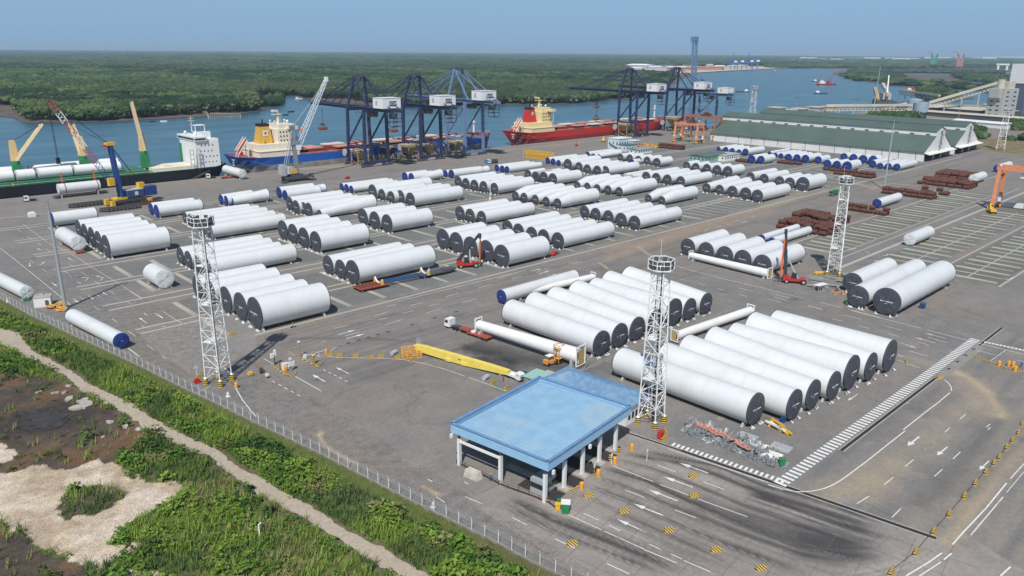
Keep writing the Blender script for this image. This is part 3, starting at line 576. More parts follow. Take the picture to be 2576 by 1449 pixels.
c2 = np.tile(np.array([.20, .29, .05]), (len(x), 1)); c2 = mixc(c2, (.26, .23, .11), sstep(.55, .68, fbm(x*.14, y*.14, 3, 99))*.8); c2 = mixc(c2, (.07, .12, .045), sstep(.5, .38, fbm(x*.1, y*.1, 3, 101))*.8); c2 *= (.75+.5*rng.random((len(x), 1)))
sg = (.8+1.1*rng.random(gr.sum()))*np.where(d[gr] < 4, .35, 1)
V, F, C = scatter(GT, x[gr], y[gr], z0[gr], sg, c2[gr]); struct(npmesh('long_grass', V, F, M_BUSH, C), 'stuff', 'long green and straw grass beside the fence')
ROCK = mat('broken_concrete', (.42, .39, .35), .9, ns=1.5, na=.2, bump=.4)
for k, (zx, zy, s_) in enumerate([(790, 1020, 1.6), (870, 990, 1.9), (850, 945, 1.2), (690, 935, 1.1), (650, 870, .9), (560, 870, .9), (395, 862, .8), (690, 800, .8), (1270, 1210, 1.1), (1410, 1235, .9), (1110, 1165, .9), (960, 945, .8), (1035, 1315, .4), (800, 965, .9)]):
    px, py = G(*zc(0, 3, [(zx, zy)])[0]); m_ = MB()
    pts = [(s_*(.7+.5*random.random())*math.cos(a)*1.2, s_*(.7+.5*random.random())*math.sin(a)*.7) for a in np.linspace(0, 6.28, 7)[:-1]]
    m_.prism(pts, -.1, .25*s_+.1); o = m_.build('concrete_slab', ROCK, None, (px, py, 0), random.random()*3); o.rotation_euler.x = random.uniform(-.3, .3)
    tag(o, 'broken pale concrete slab lying in the rubble beside the dirt path', 'rubble', 'broken slabs by the path')
o = MB().box(0, 0, 0, .25, .25, 2.1).box(.25, 0, 2.1, .8, .25, .25).build('marker_post', WHITE, None, (*G(654, 1349), 0), .6); tag(o, 'short white marker post standing in the green scrub', 'post')
# ================================================================== TOWER SECTIONS
ROWS_A = [('R1', 'g', [(197, 576, 23, 345),(213, 586, 23.5, 364),(230.5, 596, 25, 382),(247.5, 606.5, 25.5, 402),(266, 618.5, 27.5, 430)]),('R2', 'b', [(379, 524, 14.5, 494),(393, 530, 15.5, 512)]),('R3', 'b', [(555.5, 501.5, 12.5, 640, 1.1),(567.5, 504, 12, 662, 1.1),(582.5, 506, 9.5, 679, 1.6)]),('R4', 'g', [(465, 547, 14, 634),(478, 553, 15, 657),(490, 560, 15.5, 677),(507, 570, 16.5, 697),(526, 581, 18, 722)]),('R5', 'g', [(453, 642, 20.5, 667),(473, 652, 21, 690),(497, 664, 22, 714),(520, 673, 23, 748)]),('R6', 'g', [(496, 721, 27, 676),(527, 733, 28, 710),(567, 753, 32, 749),(604, 770, 34, 785),(640, 786, 38, 832)]),('R7', 'b', [(701, 483, 13, 794),(716.5, 490, 12, 809),(733, 486, 8, 822, 1.4)]),('R8', 'g', [(728, 511, 16.5, 868),(744, 520, 16.5, 892),(763, 523, 15, 908),(776, 527, 17.5, 933),(803, 537, 10, 948, 2.0)]),('R9', 'g', [(711, 578, 24, 836),(736.5, 587, 24, 863),(763.5, 597, 25, 891),(793, 607, 25.5, 930)]),('R10', 'g', [(824.5, 665, 22.5, 1019),(856, 676, 23, 1050, 1.15),(886, 683.5, 29, 1097)]),('R11', 'b', [(859, 469, 8.5, 979),(871, 471.5, 9, 991),(883, 475, 8.5, 1004)]),('R12', 'b', [(1018, 444, 11, 1079),(1034, 446, 11, 1095),(1051, 448, 7.5, 1116, 1.6)]),('R13', 'b', [(1120, 435.6, 8, 1201),(1135, 437, 10.5, 1216),(1148.5, 439, 6, 1233, 1.6)]),('R14', 'b', [(1249.5, 421, 7.5, 1335),(1263, 424, 8, 1349),(1275, 425.5, 8, 1365)]),('R15', 'g', [(936.5, 481, 17.5, 1089),(960, 488.5, 13.5, 1075),(983, 495, 14.5, 1118, 1.15),(1006.5, 494, 16, 1138),(1032, 501.5, 17.5, 1166)]),('R16', 'g', [(912, 544.7, 20.5, 1024),(942, 553, 21.5, 1053),(973, 561, 22, 1090)]),('R17', 'g', [(1152, 456, 13.5, 1252),(1171.5, 461, 13.5, 1275),(1193, 465.5, 14, 1298),(1216, 469, 14, 1322),(1243, 473.5, 14, 1345, 1.1)]),('R18', 'g', [(1156.5, 535, 17, 1284),(1182, 541, 16.5, 1316),(1211, 546, 16, 1347)]),('R19', 'g', [(1114, 600, 24, 1229),(1147, 608.5, 24.5, 1263),(1183, 620, 25, 1300),(1223, 630, 26, 1340),(1261.5, 642, 26.5, 1384)]),('R20', 'g', [(1276, 571, 17.5, 1412),(1304, 580, 18, 1441),(1337, 588, 18, 1472),(1367, 595, 18.5, 1505),(1403, 603.5, 19.5, 1547)]),('R21', 'g', [(1328, 438, 11, 1375),(1347, 444, 13, 1394),(1347, 444, 13, 1418),(1367.5, 446, 14, 1437),(1390, 450, 14.5, 1465)]),('R22', 'b', [(1377.5, 403, 7.5, 1455),(1391, 405.5, 7.5, 1480),(1405, 409, 7, 1494)]),('R23', 'b', [(1478, 387.5, 6.5, 1549),(1493, 391, 5, 1558, 1.4),(1506, 392.5, 5, 1566, 1.5)]),('R24', 'g', [(1428, 413, 13.5, 1514),(1456, 419, 11.5, 1539),(1477, 424.5, 11.5, 1563),(1502, 428, 12, 1585),(1522.5, 429, 12, 1610)]),('R25', 'g', [(1560.5, 395, 9, 1598),(1584, 397.5, 9.5, 1622),(1605.5, 401, 9.5, 1644),(1627.5, 403.5, 10, 1668),(1652, 408, 11, 1694)]),('R26', 'n', [(1296, 492, 11.5, 1400, 1.4),(1318, 496, 11.5, 1425, 1.4),(1346, 501, 11.5, 1450, 1.4),(1373.5, 506, 11.5, 1479, 1.4),(1402, 511, 12.5, 1509, 1.4)]),('R27', 'n', [(1452, 466, 10, 1540, 1.45),(1477, 469, 10, 1567, 1.45),(1502, 473.5, 10.5, 1594, 1.4),(1529, 477, 11, 1623, 1.4),(1557, 481, 11, 1654, 1.4)]),('R28', 'g', [(1470, 531.5, 14.5, 1584),(1498, 537.5, 15, 1614),(1530, 544, 15.5, 1646),(1562, 552, 17, 1678),(1596, 559, 17, 1717)]),('R29', 'n', [(1630.5, 498.5, 10, 1724, 1.5),(1664, 503.5, 10.5, 1758, 1.5)]),('R30', 'g', [(1625, 444, 12.5, 1713),(1650.5, 447, 12.5, 1739),(1678.5, 451, 12.5, 1765),(1712, 455.5, 12.5, 1793)]),('R31', 'g', [(1727, 416, 10, 1763),(1750, 420.5, 11, 1790),(1778, 423, 11, 1818),(1803.5, 427, 12, 1845),(1830.5, 430.5, 13, 1875)]),('R32', 'g', [(1777, 472, 11.5, 1864, 1.25),(1810, 476, 11.5, 1894, 1.25),(1842, 481, 14, 1922),(1875.5, 486, 15, 1955),(1905, 491.5, 15, 1990)]),('R33', 'g', [(1888, 444, 11, 1958),(1922, 449, 12, 1987),(1961, 455, 12, 2022),(1986.5, 459, 13, 2047),(2019.5, 462, 17, 2081)]),('R34', 'b', [(1807.5, 374, 5.5, 1857),(1825.5, 376, 7, 1874),(1842, 379, 7, 1888),(1859, 382, 6.5, 1908),(1875, 382, 8.5, 1925)]),('R35', 'b', [(1936, 384.5, 4.5, 1988),(1951, 389, 5, 2004),(1964.5, 391, 6, 2019),(1983, 396, 9.5, 2034),(2004.5, 397, 9.5, 2047),(2026, 399, 10, 2069)]),('R36', 'b', [(1890.5, 400, 10, 1935),(1914, 401.5, 10, 1952)]),('R37', 'b', [(2123, 394, 9, 2147),(2147, 396.5, 9.5, 2172),(2171, 400, 10.5, 2196),(2196, 401.5, 10.5, 2221)]),('R38', 'b', [(2058, 402, 9, 2091),(2081, 411.5, 10, 2114),(2105, 414, 10, 2140),(2131, 417.5, 12, 2168)]),('R39', 'b', [(2194.5, 411.5, 9, 2247),(2214.5, 416.5, 7, 2270),(2234.5, 417.5, 8, 2291),(2256, 419.5, 8.5, 2309)]),('S1', 'b', [(2206, 511, 11, 2271)]),('S2', 'b', [(2509, 423, 9, 2549)]),('S3', 't', [(2449, 449, 11, 2484)]),('S4', 't', [(2289, 601, 15, 2351)]),('R40', 'g', [(1730, 620, 20, 1837),(1776, 630, 21, 1880),(1823, 641, 22, 1927),(1868.5, 651, 22.5, 1974),(1918, 663.5, 23, 2026)]),('R41', 'b', [(1915.5, 598.5, 9, 2014),(1942, 607, 10, 2044)]),('R42', 'g', [(2144.5, 710, 23.5, 2259),(2158, 745, 26, 2332),(2231, 757, 32.5, 2405)]),('R43', 'b', [(1261, 745, 16, 1458)]),('Q1', 't', [(125, 472, 13, 231)])]
ROWS_B = [('L', 'g', [(1514, 862, 30, 1262, 752), (1560, 842, 29, 1317, 733), (1604, 825, 28, 1370, 718), (1650, 806, 28, 1426, 703), (1696, 784, 33, 1475, 700), (1736, 776, 26, 1509, 678), (1777, 762, 25, 1559, 666)]), ('M', 'g', [(1902, 1027, 38, 1539, 876), (1999.5, 1016, 36, 1648, 863), (2047, 991, 35.5, 1702, 840), (2099, 968.5, 34, 1765, 820), (2144, 935, 41, 1822, 813), (2192, 921, 33.5, 1868, 783), (2240, 894, 38, 1928, 780)]), ('N', 'b', [(305, 856, 18.5, 161, 770)]), ('W1', 't', [(197.5, 616, 18, 139, 580)]), ('W2', 't', [(67, 735, 16, -8, 680)]), ('W3', 't', [(414, 701, 22.5, 360, 661)]), ('W4', 't', [(610, 440, 10.5, 559, 420)])]
NECK = {}
PHR = {'R1': 'in the row of five beside the small trailer section', 'R2': 'in the blue-capped pair beside the dark pipes', 'R3': 'in the blue-capped trio right of the blue crane',
 'R4': 'in the row of five behind the left floodlight tower head', 'R5': 'in the row of four crossing behind the left floodlight tower', 'R6': 'in the nearest left row right of the left floodlight tower',
 'R7': 'in the blue-capped trio before the grey mobile harbour crane', 'R8': 'in the grey-capped row just before the mobile harbour crane', 'R9': 'in the row of four right of the left tower rows',
 'R10': 'in the row of three behind the long modular trailer', 'R11': 'in the slim blue-capped trio right of the mobile harbour crane', 'R12': 'in the stubby blue-capped trio near the first quay crane',
 'R13': 'in the blue-capped trio behind the five-tube centre row', 'R14': 'in the slim blue-capped trio nearest the parked tipper truck', 'R15': 'in the long row of five left of the small mast',
 'R16': 'in the row of three left of the striped bare pad', 'R17': 'in the row of five right of the small mast', 'R18': 'in the row of three behind the left reach stacker',
 'R19': 'in the row of five behind the left red reach stacker', 'R20': 'in the row of five ending above the red car', 'R21': 'in the row of five below the yellow steel frames',
 'R22': 'in the blue-capped trio beside the yellow steel frames', 'R23': 'in the blue-capped trio below the pale quay office', 'R24': 'in the row of five right of the yellow steel frames',
 'R25': 'in the short row of five below the green roofed hut', 'R26': 'in the necked row of five at the yard centre', 'R27': 'in the necked row of five behind the beige wrapped ends',
 'R28': 'in the row of five beside the empty ribbed pad', 'R29': 'in the necked pair above the empty ribbed pad', 'R30': 'in the row of four right of the beige wrapped ends',
 'R31': 'in the short row of five before the low green building', 'R32': 'in the row of five left of the main road', 'R33': 'in the row of five left of the thin lamp pole',
 'R34': 'in the blue-capped row of five at the warehouse corner', 'R35': 'in the blue-capped row of six along the warehouse wall', 'R36': 'in the blue-capped pair among rusty pipe stacks',
 'R37': 'in the short blue-capped row of four against the warehouse', 'R38': 'in the blue-capped row of four behind the thin lamp pole', 'R39': 'in the blue-capped row of four below the warehouse gable',
 'R40': 'in the row of five beside the right red reach stacker', 'R41': 'in the slim blue-capped pair behind the right reach stacker', 'R42': 'in the huge trio right of the right floodlight tower',
 'L': 'in the big slanting row left of the middle floodlight tower', 'M': 'in the big slanting row right of the middle floodlight tower'}
SOLO = {'S1': 'lone white blue-capped tower section beside the rusty pipe stacks', 'S2': 'white blue-capped section behind the orange gantry crane', 'S3': 'small white wrapped section beside the largest rusty pipe stack',
 'S4': 'lone white wrapped section lying on the empty ribbed pads', 'R43': 'slim white blue-capped section lying across the ends of the big row', 'Q1': 'white wrapped section on the multi-axle trailer below the cargo ship',
 'N': 'long white blue-capped section lying along the perimeter fence', 'W1': 'white wrapped section on the red trailer beside the leaning pole', 'W2': 'white wrapped section beside the little white cabin at the fence',
 'W3': 'short white wrapped section standing alone on the left pads', 'W4': 'white wrapped section on the truck at the quay edge by the ship stern'}
ORD = ['leftmost', 'second from left', 'third from left', 'fourth from left', 'fifth from left', 'sixth from left']
def tube(name, r1, r2, L, kind, faceside, label, group, x, y, ang, far_cap=True, lift=.38, necked=False):
    t = thing('tower_section', label, 'tower section', (x, y, 0), ang, group)
    z1 = lift+r1; z2 = lift+r2
    if necked: prof = [(0, r1, z1), (L*.04, r1, z1), (L*.30, r2, lift+r2), (L, r2, z2)]
    else: prof = [(0, r1, z1), (L*.5, (r1+r2)/2, (z1+z2)/2), (L, r2, z2)]
    if necked: prof = [(a, b_, lift+r1+(r2-r1)*(0 if a == 0 else min(1, a/(L*.3)))) for a, b_, _ in prof]
    MB().lathe_x(prof, 0, 40 if r1 > 3 else 28).build('shell', TUBEW, t)
    # weld seams: three thin hoops standing a little proud
    hm = MB()
    cm = {'g': GREYT, 'n': GREYT, 'b': BLUET, 't': WRAP, 'w': BEIGEW}[kind]
    rim = {'g': DGREY, 'n': DGREY, 'b': BLUET, 't': WRAP, 'w': BEIGEW}[kind]
    # near cover: bulging sheet with a turned-back band
    n = 32; vs = []; fs = []; rings = [(.0, 0), (.3, .0), (.62, 0), (.9, 0), (1.0, 0)]
    for q, _ in rings:
        for i in range(n):
            th = 2*math.pi*i/n; rr = r1*1.012*q; sag = -.10-.05*math.cos(3*th)-.12*(1-q*q)
            if q >= 1: sag = -.02
            wob = (random.random()-.5)*.10*r1/3*(q > .2)*(q < .95)
            if math.sin(th) < -.2 and q > .3: wob += .10*r1/3*math.cos(9*th)*q*(q < .99)
            vs.append((sag+wob-.03, rr*math.cos(th), z1+rr*math.sin(th)))
    for k in range(len(rings)-1):
        for i in range(n): fs.append((k*n+i, (k+1)*n+i, (k+1)*n+(i+1) % n, k*n+(i+1) % n))
    MB().add(vs, fs, True).build('end_cover', cm, t)
    MB().lathe_x([(-.05, r1*1.012, z1), (.28, r1*1.014, z1), (.30, r1*1.002, z1)], 0, 32).build('cover_band', rim, t)
    vs = [(L+.04, r2*1.005*math.cos(6.283*i/28), z2+r2*1.005*math.sin(6.283*i/28)) for i in range(28)]
    MB().add(vs, [tuple(range(28))]).lathe_x([(L-.24, r2*1.002, z2), (L-.22, r2*1.012, z2), (L+.045, r2*1.012, z2)], 0, 28).build('far_cover', rim, t)
    if kind in 'gnb':                                  # small line of print on the cover
        m_ = MB(); u = r1*.075 if kind != 'b' else r1*.05; k = 9 if kind != 'b' else 5
        for i in range(k):
            yy = (i-(k-1)/2)*u*1.35; hh = u*(1.35 if i in (0, 2, 5) else 1.05)
            m_.box(-.27, -yy, z1-.05*r1, .03, u*.95, hh)
        if kind != 'b':
            for i in range(3): m_.box(-.24, (i-1)*u*.9, z1-.2*r1, .03, u*.6, u*.6)
        struct(m_.build('cover_lettering', LETTER, t), 'stuff')
    for px_, rr, nm in ((L*.04, r1, 0), (L*.93, r2, 1)):
        m_ = MB(); k = 8; top = lift+rr*.17; a0 = math.acos(max(-1, min(1, (lift+rr-top)/(rr*1.03)))); pts = [(-rr*.8, 0), (rr*.8, 0), (rr*.72, .25)]
        for i in range(k+1): a_ = a0*(1-2*i/k); pts.append((rr*1.03*math.sin(a_), lift+rr-rr*1.03*math.cos(a_)))
        pts.append((-rr*.72, .25)); vs = [(px_-.25, a_, b_) for a_, b_ in pts]+[(px_+.25, a_, b_) for a_, b_ in pts]; k = len(pts)
        m_.add(vs, [tuple(range(k)), tuple(range(k, 2*k))[::-1]]+[(i, k+i, k+(i+1) % k, (i+1) % k) for i in range(k)])
        m_.build('saddle', LGREY, t)
    if r1 > 2.6 and kind in 'gn':     # torn plastic round the foot of the near end
        m_ = MB()
        for s_ in (-1, 1, 1, -1): a_ = s_*(r1*.35+random.random()*r1*.35); m_.add([(-.5-random.random()*.6, a_-.5, .02), (.1, a_+.1, .05), (-.25, a_+.5, .5+random.random()*.4), (-.8, a_+.5, .03)], [(0, 1, 2), (0, 2, 3)])
        struct(m_.build('torn_plastic', WRAP, t), 'stuff')
    return t
LETTER = mat('print_white', (.75, .76, .78), .6)
AN = np.linspace(0, 6.28, 41)
def nearend(fx, fy, rp):
    r = 3
    for _ in range(20):
        X, Y = G(fx, fy, r+.5); r *= 2*rp/(P(X, Y, .5)[1]-P(X, Y, .5+2*r)[1])
    return (*G(fx, fy, r+.5), r)
for rid, kind, L_ in ROWS_A+[('BW', 'w', [(1573, 441, 6, 1640), (1589, 444, 6, 1655), (1603, 447.5, 6, 1668)]), ('BC', 'b', [(1590, 407, 6.5, 1642)]), ('S0', 'b', [(130, 551, 17, 247)])]:
    for i, q in enumerate(L_):
        X, Y, r1 = nearend(*q[:3]); r2 = r1*(q[4] if len(q) > 4 else 1)
        lo, hi = 2, 90
        for _ in range(40):
            m_ = (lo+hi)/2; mx = max(P(X+m_, Y+r2*math.cos(a), .5+r2+r2*math.sin(a))[0] for a in AN)
            lo, hi = (m_, hi) if mx < q[3] else (lo, m_)
        lift = .38
        if rid in PHR: lab = f'white section, {ORD[i] if i < len(L_)-1 else "rightmost"} {PHR[rid]}'; grp = 'tower sections '+PHR[rid]
        elif rid == 'BW': lab = f'white section with beige wrapped end, {ORD[i]} of three at the yard centre'; grp = 'sections with beige wrapped ends'
        elif rid in ('BC', 'S0'): lab = 'slim white tube lying beside the short row below the hut'; grp = None
        else: lab = SOLO.get(rid, ''); grp = None
        if rid == 'Q1': lift = 2.2; r1 = r2 = 2.8; X, Y = 109.4, 479; lo = 21
        if rid in ('BC', 'S0'):    # covered at its right-hand end
            tube(rid, r1, r1, lo, kind, 0, lab if rid == 'BC' else 'lone white section behind the top of the leaning pole', grp, X+lo, Y, math.pi); continue
        if rid == 'S2': X += 0
        tube(rid, r1, r2, lo, kind, 0, lab, grp, X, Y, 0, lift=lift, necked=(kind == 'n'))
RB = {'L': [1.04, 1.18, 1.25, 1.3, .97, 1.3, 1.35], 'M': [.95, 1.15, 1.2, 1.33, .97, 1.33, 1.0], 'N': [1], 'W1': [1], 'W2': [1], 'W3': [1], 'W4': [1]}
for rid, kind, L_ in ROWS_B:
    for i, q in enumerate(L_):
        X, Y, r1 = nearend(*q[:3]); r2 = r1*RB[rid][i]; da = 0
        if rid == 'N': fx, fy = G(182, 793, r1+.5); da = math.atan2(fy-Y, fx-X); lo = math.hypot(fx-X, fy-Y)
        elif rid == 'W2': fx, fy = G(2, 703, r1+.5); da = math.atan2(fy-Y, fx-X); lo = math.hypot(fx-X, fy-Y)+2
        else:
            da = math.pi/2; lo, hi = 2, 90
            for _ in range(40):
                m_ = (lo+hi)/2; mx = min(P(X+r2*math.cos(a), Y+m_, .5+r2+r2*math.sin(a))[0] for a in AN)
                lo, hi = (m_, hi) if mx > q[3] else (lo, m_)
        lab = f'huge white tower section, {ORD[i] if i < 6 else "farthest back"} {PHR[rid]}' if rid in PHR else SOLO[rid]
        if rid in ('L', 'M'): lab = f'big white section, {"nearest" if i == 0 else ["", "second", "third", "fourth", "fifth", "sixth", "farthest"][i]} {PHR[rid]}'
        lift = {'W1': 1.2, 'W4': 1.4}.get(rid, .38)
        tube(rid, r1, r2, lo, kind, 0, lab, ('tower sections '+PHR[rid]) if rid in PHR else None, X, Y, da, lift=lift)
# ================================================================== PERIMETER FENCE
def mat_mesh():
    m = bpy.data.materials.new('chain_link'); m.use_nodes = True; n = m.node_tree; b = n.nodes['Principled BSDF']
    b.inputs['Base Color'].default_value = (.42, .43, .43, 1); b.inputs['Roughness'].default_value = .5
    tc = n.nodes.new('ShaderNodeTexCoord'); s = n.nodes.new('ShaderNodeSeparateXYZ'); n.links.new(tc.outputs['UV'], s.inputs[0])
    outs = []
    for sg in (1, -1):
        a = n.nodes.new('ShaderNodeMath'); a.operation = 'MULTIPLY_ADD'; a.inputs[1].default_value = sg; n.links.new(s.outputs['X'], a.inputs[0]); n.links.new(s.outputs['Y'], a.inputs[2])
        c = n.nodes.new('ShaderNodeMath'); c.operation = 'MULTIPLY'; c.inputs[1].default_value = 9; n.links.new(a.outputs[0], c.inputs[0])
        f = n.nodes.new('ShaderNodeMath'); f.operation = 'FRACT'; n.links.new(c.outputs[0], f.inputs[0])
        l = n.nodes.new('ShaderNodeMath'); l.operation = 'LESS_THAN'; l.inputs[1].default_value = .13; n.links.new(f.outputs[0], l.inputs[0]); outs.append(l)
    mx = n.nodes.new('ShaderNodeMath'); mx.operation = 'MAXIMUM'; n.links.new(outs[0].outputs[0], mx.inputs[0]); n.links.new(outs[1].outputs[0], mx.inputs[1])
    n.links.new(mx.outputs[0], b.inputs['Alpha']); return m
CHAIN = mat_mesh()
t = thing('perimeter_fence', 'long galvanised chain link fence between the port paving and the green bank', 'fence', (0, 0, 0))
fp = resamp(FW, 2000); dd = np.r_[0, np.cumsum(np.hypot(*np.diff(fp, axis=0).T))]; npo = int(dd[-1]/3.0)
PP = [(np.interp(i*3.0, dd, fp[:, 0]), np.interp(i*3.0, dd, fp[:, 1])) for i in range(npo+1)]
pm = MB().beam((0, 0, 0), (0, 0, 2.45), .11).beam((0, 0, 2.45), (-.22, -.05, 2.8), .09).build('fence_post', WHITE2, t); proto = pm
for i, (x, y) in enumerate(PP):
    o = proto if i == 0 else proto.copy()
    if i: COL.objects.link(o); o.parent = t
    o.location = (x, y, 0)
for i in range(len(PP)-1):
    (x0, y0), (x1, y1) = PP[i], PP[i+1]; L_ = math.hypot(x1-x0, y1-y0)
    m_ = MB().quad((x0, y0, .2), (x1, y1, .2), (x1, y1, 2.5), (x0, y0, 2.5)); o = m_.build('mesh_panel', CHAIN, t)
    uv = o.data.uv_layers.new(name='UVMap'); 
    for k, q in enumerate(((0, 0), (L_, 0), (L_, 2.3), (0, 2.3))): uv.data[k].uv = q
kb = MB()
for i in range(len(PP)-1): kb.beam((*PP[i], .1), (*PP[i+1], .1), .3, .24)
kb.build('footing_strip', CONCD, t)
wr = MB()
for i in range(len(PP)-1):
    for dx, z in ((0, 2.5), (-.2, 2.75)): wr.beam((PP[i][0]+dx, PP[i][1], z), (PP[i+1][0]+dx, PP[i+1][1], z), .03)
struct(wr.build('wire', STEELP, t), 'stuff')
for k, (x, y) in enumerate([G(1090, 1277), G(20, 760), G(568, 1000)]):
    q = MB().box(0, 0, 0, .9, .9, .25).cyl((0, 0, .25), (0, 0, .95), .3).cyl((0, 0, .95), (0, 0, 1.35), .22, .05).build('marker_bollard', WHITE, None, (x+.6*(k > 1), y, 0))
    tag(q, ['white capped bollard at the fence foot below the canopy', 'white capped bollard at the far left end of the fence', 'white capped bollard by the fence near the floodlight tower'][k], 'bollard')
# ================================================================== LATTICE FLOODLIGHT TOWERS
STRIPE = mat_stripe('yellow_black_bands', (.75, .50, .04), (.02, .02, .02), 1.9, (.15, .1, 1))
CHEV = mat_stripe('yellow_black_diagonals', (.78, .52, .08), (.06, .05, .04), 1.9, (1, .3, .9))
def lattice_tower(x, y, h, b, tp, rz, label, bays=11, detail=True):
    t = thing('floodlight_tower', label, 'floodlight tower', (x, y, 0), rz, 'lattice floodlight towers')
    ft = 1.6; H_ = h-2.3
    cor = [(-1, -1), (1, -1), (1, 1), (-1, 1)]
    def pt(c, z): k = (b+(tp-b)*(z-ft)/(H_-ft))/2; return Vector((c[0]*k, c[1]*k, z))
    for c in cor:
        MB().beam(pt(c, ft), pt(c, H_), .22).build('leg', WHITE2, t)
        f_ = MB().cyl((0, 0, 0), (0, 0, ft), .62, n=14).build('footing', STRIPE, t, (c[0]*b/2, c[1]*b/2, 0))
        MB().cyl((0, 0, ft), (0, 0, ft+.35), .4, .2, n=10).build('foot_cap', WHITE2, f_)
    zs = np.linspace(ft, H_, bays+1)
    for i in range(bays):
        m_ = MB()
        for k in range(4):
            a, c = cor[k], cor[(k+1) % 4]
            m_.beam(pt(a, zs[i+1]), pt(c, zs[i+1]), .12)
            p, q = (a, c) if (i+k) % 2 else (c, a); m_.beam(pt(p, zs[i]), pt(q, zs[i+1]), .12)
            if detail:
                mid = (pt(p, zs[i])+pt(q, zs[i+1]))/2; m_.beam(mid, pt(q, (zs[i]+zs[i+1])/2), .07)
        m_.build('bracing', WHITE2, t)
    m_ = MB(); lx = -tp*.12
    for s_ in (-.22, .22): m_.beam((lx+s_, .1, ft), (lx+s_, .1, H_+.5), .06)
    for z in np.arange(ft, H_, .6): m_.beam((lx-.22, .1, z), (lx+.22, .1, z), .05)
    for z in np.arange(ft+2, H_, 1.2):
        for a in range(8):
            a0, a1 = a*.785, (a+1)*.785; m_.beam((lx+.42*math.cos(a0), .1-.3+.42*math.sin(a0), z), (lx+.42*math.cos(a1), .1-.3+.42*math.sin(a1), z), .03)
    m_.build('ladder', WHITE2, t)
    MB().beam((.35, -.2, .3), (.35*.9, -.15, H_+.8), .22).build('cable_duct', BLACK, t)
    for z in (zs[3], zs[6], zs[9] if bays > 9 else zs[-2]):
        k = pt((1, 1), z).x; MB().box(0, k*.35, z, 1.7*k, 1.1*k, .12).beam((-.8*k, .9*k, z+1), (.8*k, .9*k, z+1), .07).beam((-.8*k, -.1*k, z+1), (-.8*k, .9*k, z+1), .07).beam((.8*k, -.1*k, z+1), (.8*k, .9*k, z+1), .07).build('rest_platform', WHITE2, t)
    Rr = tp*1.0; m_ = MB(); oc = [(Rr*math.cos(a), Rr*math.sin(a)) for a in [R(10+60*i) for i in range(6)]]
    m_.prism([(x_*.96, y_*.96) for x_, y_ in oc], H_, H_+.12); m_.build('deck', WHITE2, t)
    m_ = MB()
    for i in range(6):
        p, q = oc[i], oc[(i+1) % 6]
        for z, w_ in ((H_, .22), (H_+1.1, .1), (H_+2.1, .18)): m_.beam((*p, z), (*q, z), w_)
        m_.beam((*p, H_), (*p, H_+2.1), .16); mx_, my_ = (p[0]+q[0])/2, (p[1]+q[1])/2; m_.beam((mx_, my_, H_), (mx_, my_, H_+2.1), .1)
        m_.beam((*pt(cor[(i*4//6) % 4], H_-1.2),), (*p, H_), .12)
    m_.beam((Rr*.6, Rr*.4, H_+2), (Rr*.6, Rr*.4, H_+6.0), .06)
    m_.build('crown_cage', WHITE2, t)
    fl = MB().box(0, 0, 0, .75, .45, .75).build('floodlight', DGREY, t, (oc[0][0]*.86, oc[0][1]*.86, H_+.3)); first = True
    for z in (H_+.25, H_+1.2):
        for i in range(16):
            if z > H_+1 and i % 2: continue
            a = R(22.5*i+11); o = fl if first else fl.copy()
            if not first: COL.objects.link(o); o.parent = t
            first = False; o.location = (Rr*.84*math.cos(a), Rr*.84*math.sin(a), z); o.rotation_euler = (0, 0, a+1.57)
    return t
lattice_tower(69.2, 178.5, 42.5, 4.4, 2.9, R(28), 'white lattice floodlight tower beside the fence, left foreground', 12)
lattice_tower(131.0, 91.5, 38.5, 4.3, 2.8, R(8), 'white lattice floodlight tower beside the blue canopy')
lattice_tower(280.2, 117.9, 37.2, 4.4, 2.8, R(20), 'white lattice floodlight tower standing on grey timber beside the huge trio')
lattice_tower(776.9, 196.6, 35.5, 6, 3.6, R(10), 'white lattice floodlight tower at the far right fence corner', 9, False)
lattice_tower(780.6, 440, 45.5, 6, 3.6, R(10), 'white lattice floodlight tower rising behind the warehouse corner', 9, False)
# ================================================================== POLES
t = thing('lighting_pole', 'tall leaning grey steel lighting pole with step rungs at the fence', 'lighting pole', (57.5, 267.3, 0))
MB().cyl((0, 0, 0), (0, 0, 35), .6, .3, 16).build('mast', STEELP, t)
m_ = MB()
for i, z in enumerate(np.arange(2, 34, .7)): m_.beam((-.2, .2, z), (-.95, .55, z), .05).beam((-.95, .55, z), (-.95, .55, z+.7), .03)
m_.build('step_rungs', STEELP, t)
m_ = MB()
for z in (34, 35.2, 36.3):
    for s_ in (-1, 1): m_.beam((-1.8, s_*1.1, z), (1.8, s_*1.1, z), .08).beam((s_*1.8, -1.1, z), (s_*1.8, 1.1, z), .08)
for a in (-1.8, -.6, .6, 1.8):
    for s_ in (-1, 1): m_.beam((a, s_*1.1, 34), (a, s_*1.1, 36.4), .08)
m_.build('head_frame', STEELP, t)
def thin_pole(x, y, h, label, heads=2):
    t = thing('lamp_pole', label, 'lamp pole', (x, y, 0), 0, 'thin grey lamp poles')
    MB().cyl((0, 0, 0), (0, 0, h), h*.011+.1, h*.005+.06, 10).build('mast', STEELP, t)
    m_ = MB().beam((-2.4, 0, h-.6), (2.4, 0, h-.6), .18).beam((0, -2.2, h-.6), (0, 2.2, h-.6), .18)
    for a, b_ in ((-2.4, 0), (2.4, 0), (0, 2.2), (0, -2.2), (-1.3, 0), (1.3, 0)): m_.box(a, b_, h-1.2, .9, .8, .7)
    m_.build('lamp_head', DGREY, t)
thin_pole(491.7, 182.9, 41.5, 'tall thin lamp pole beside the rusty pipe stacks')
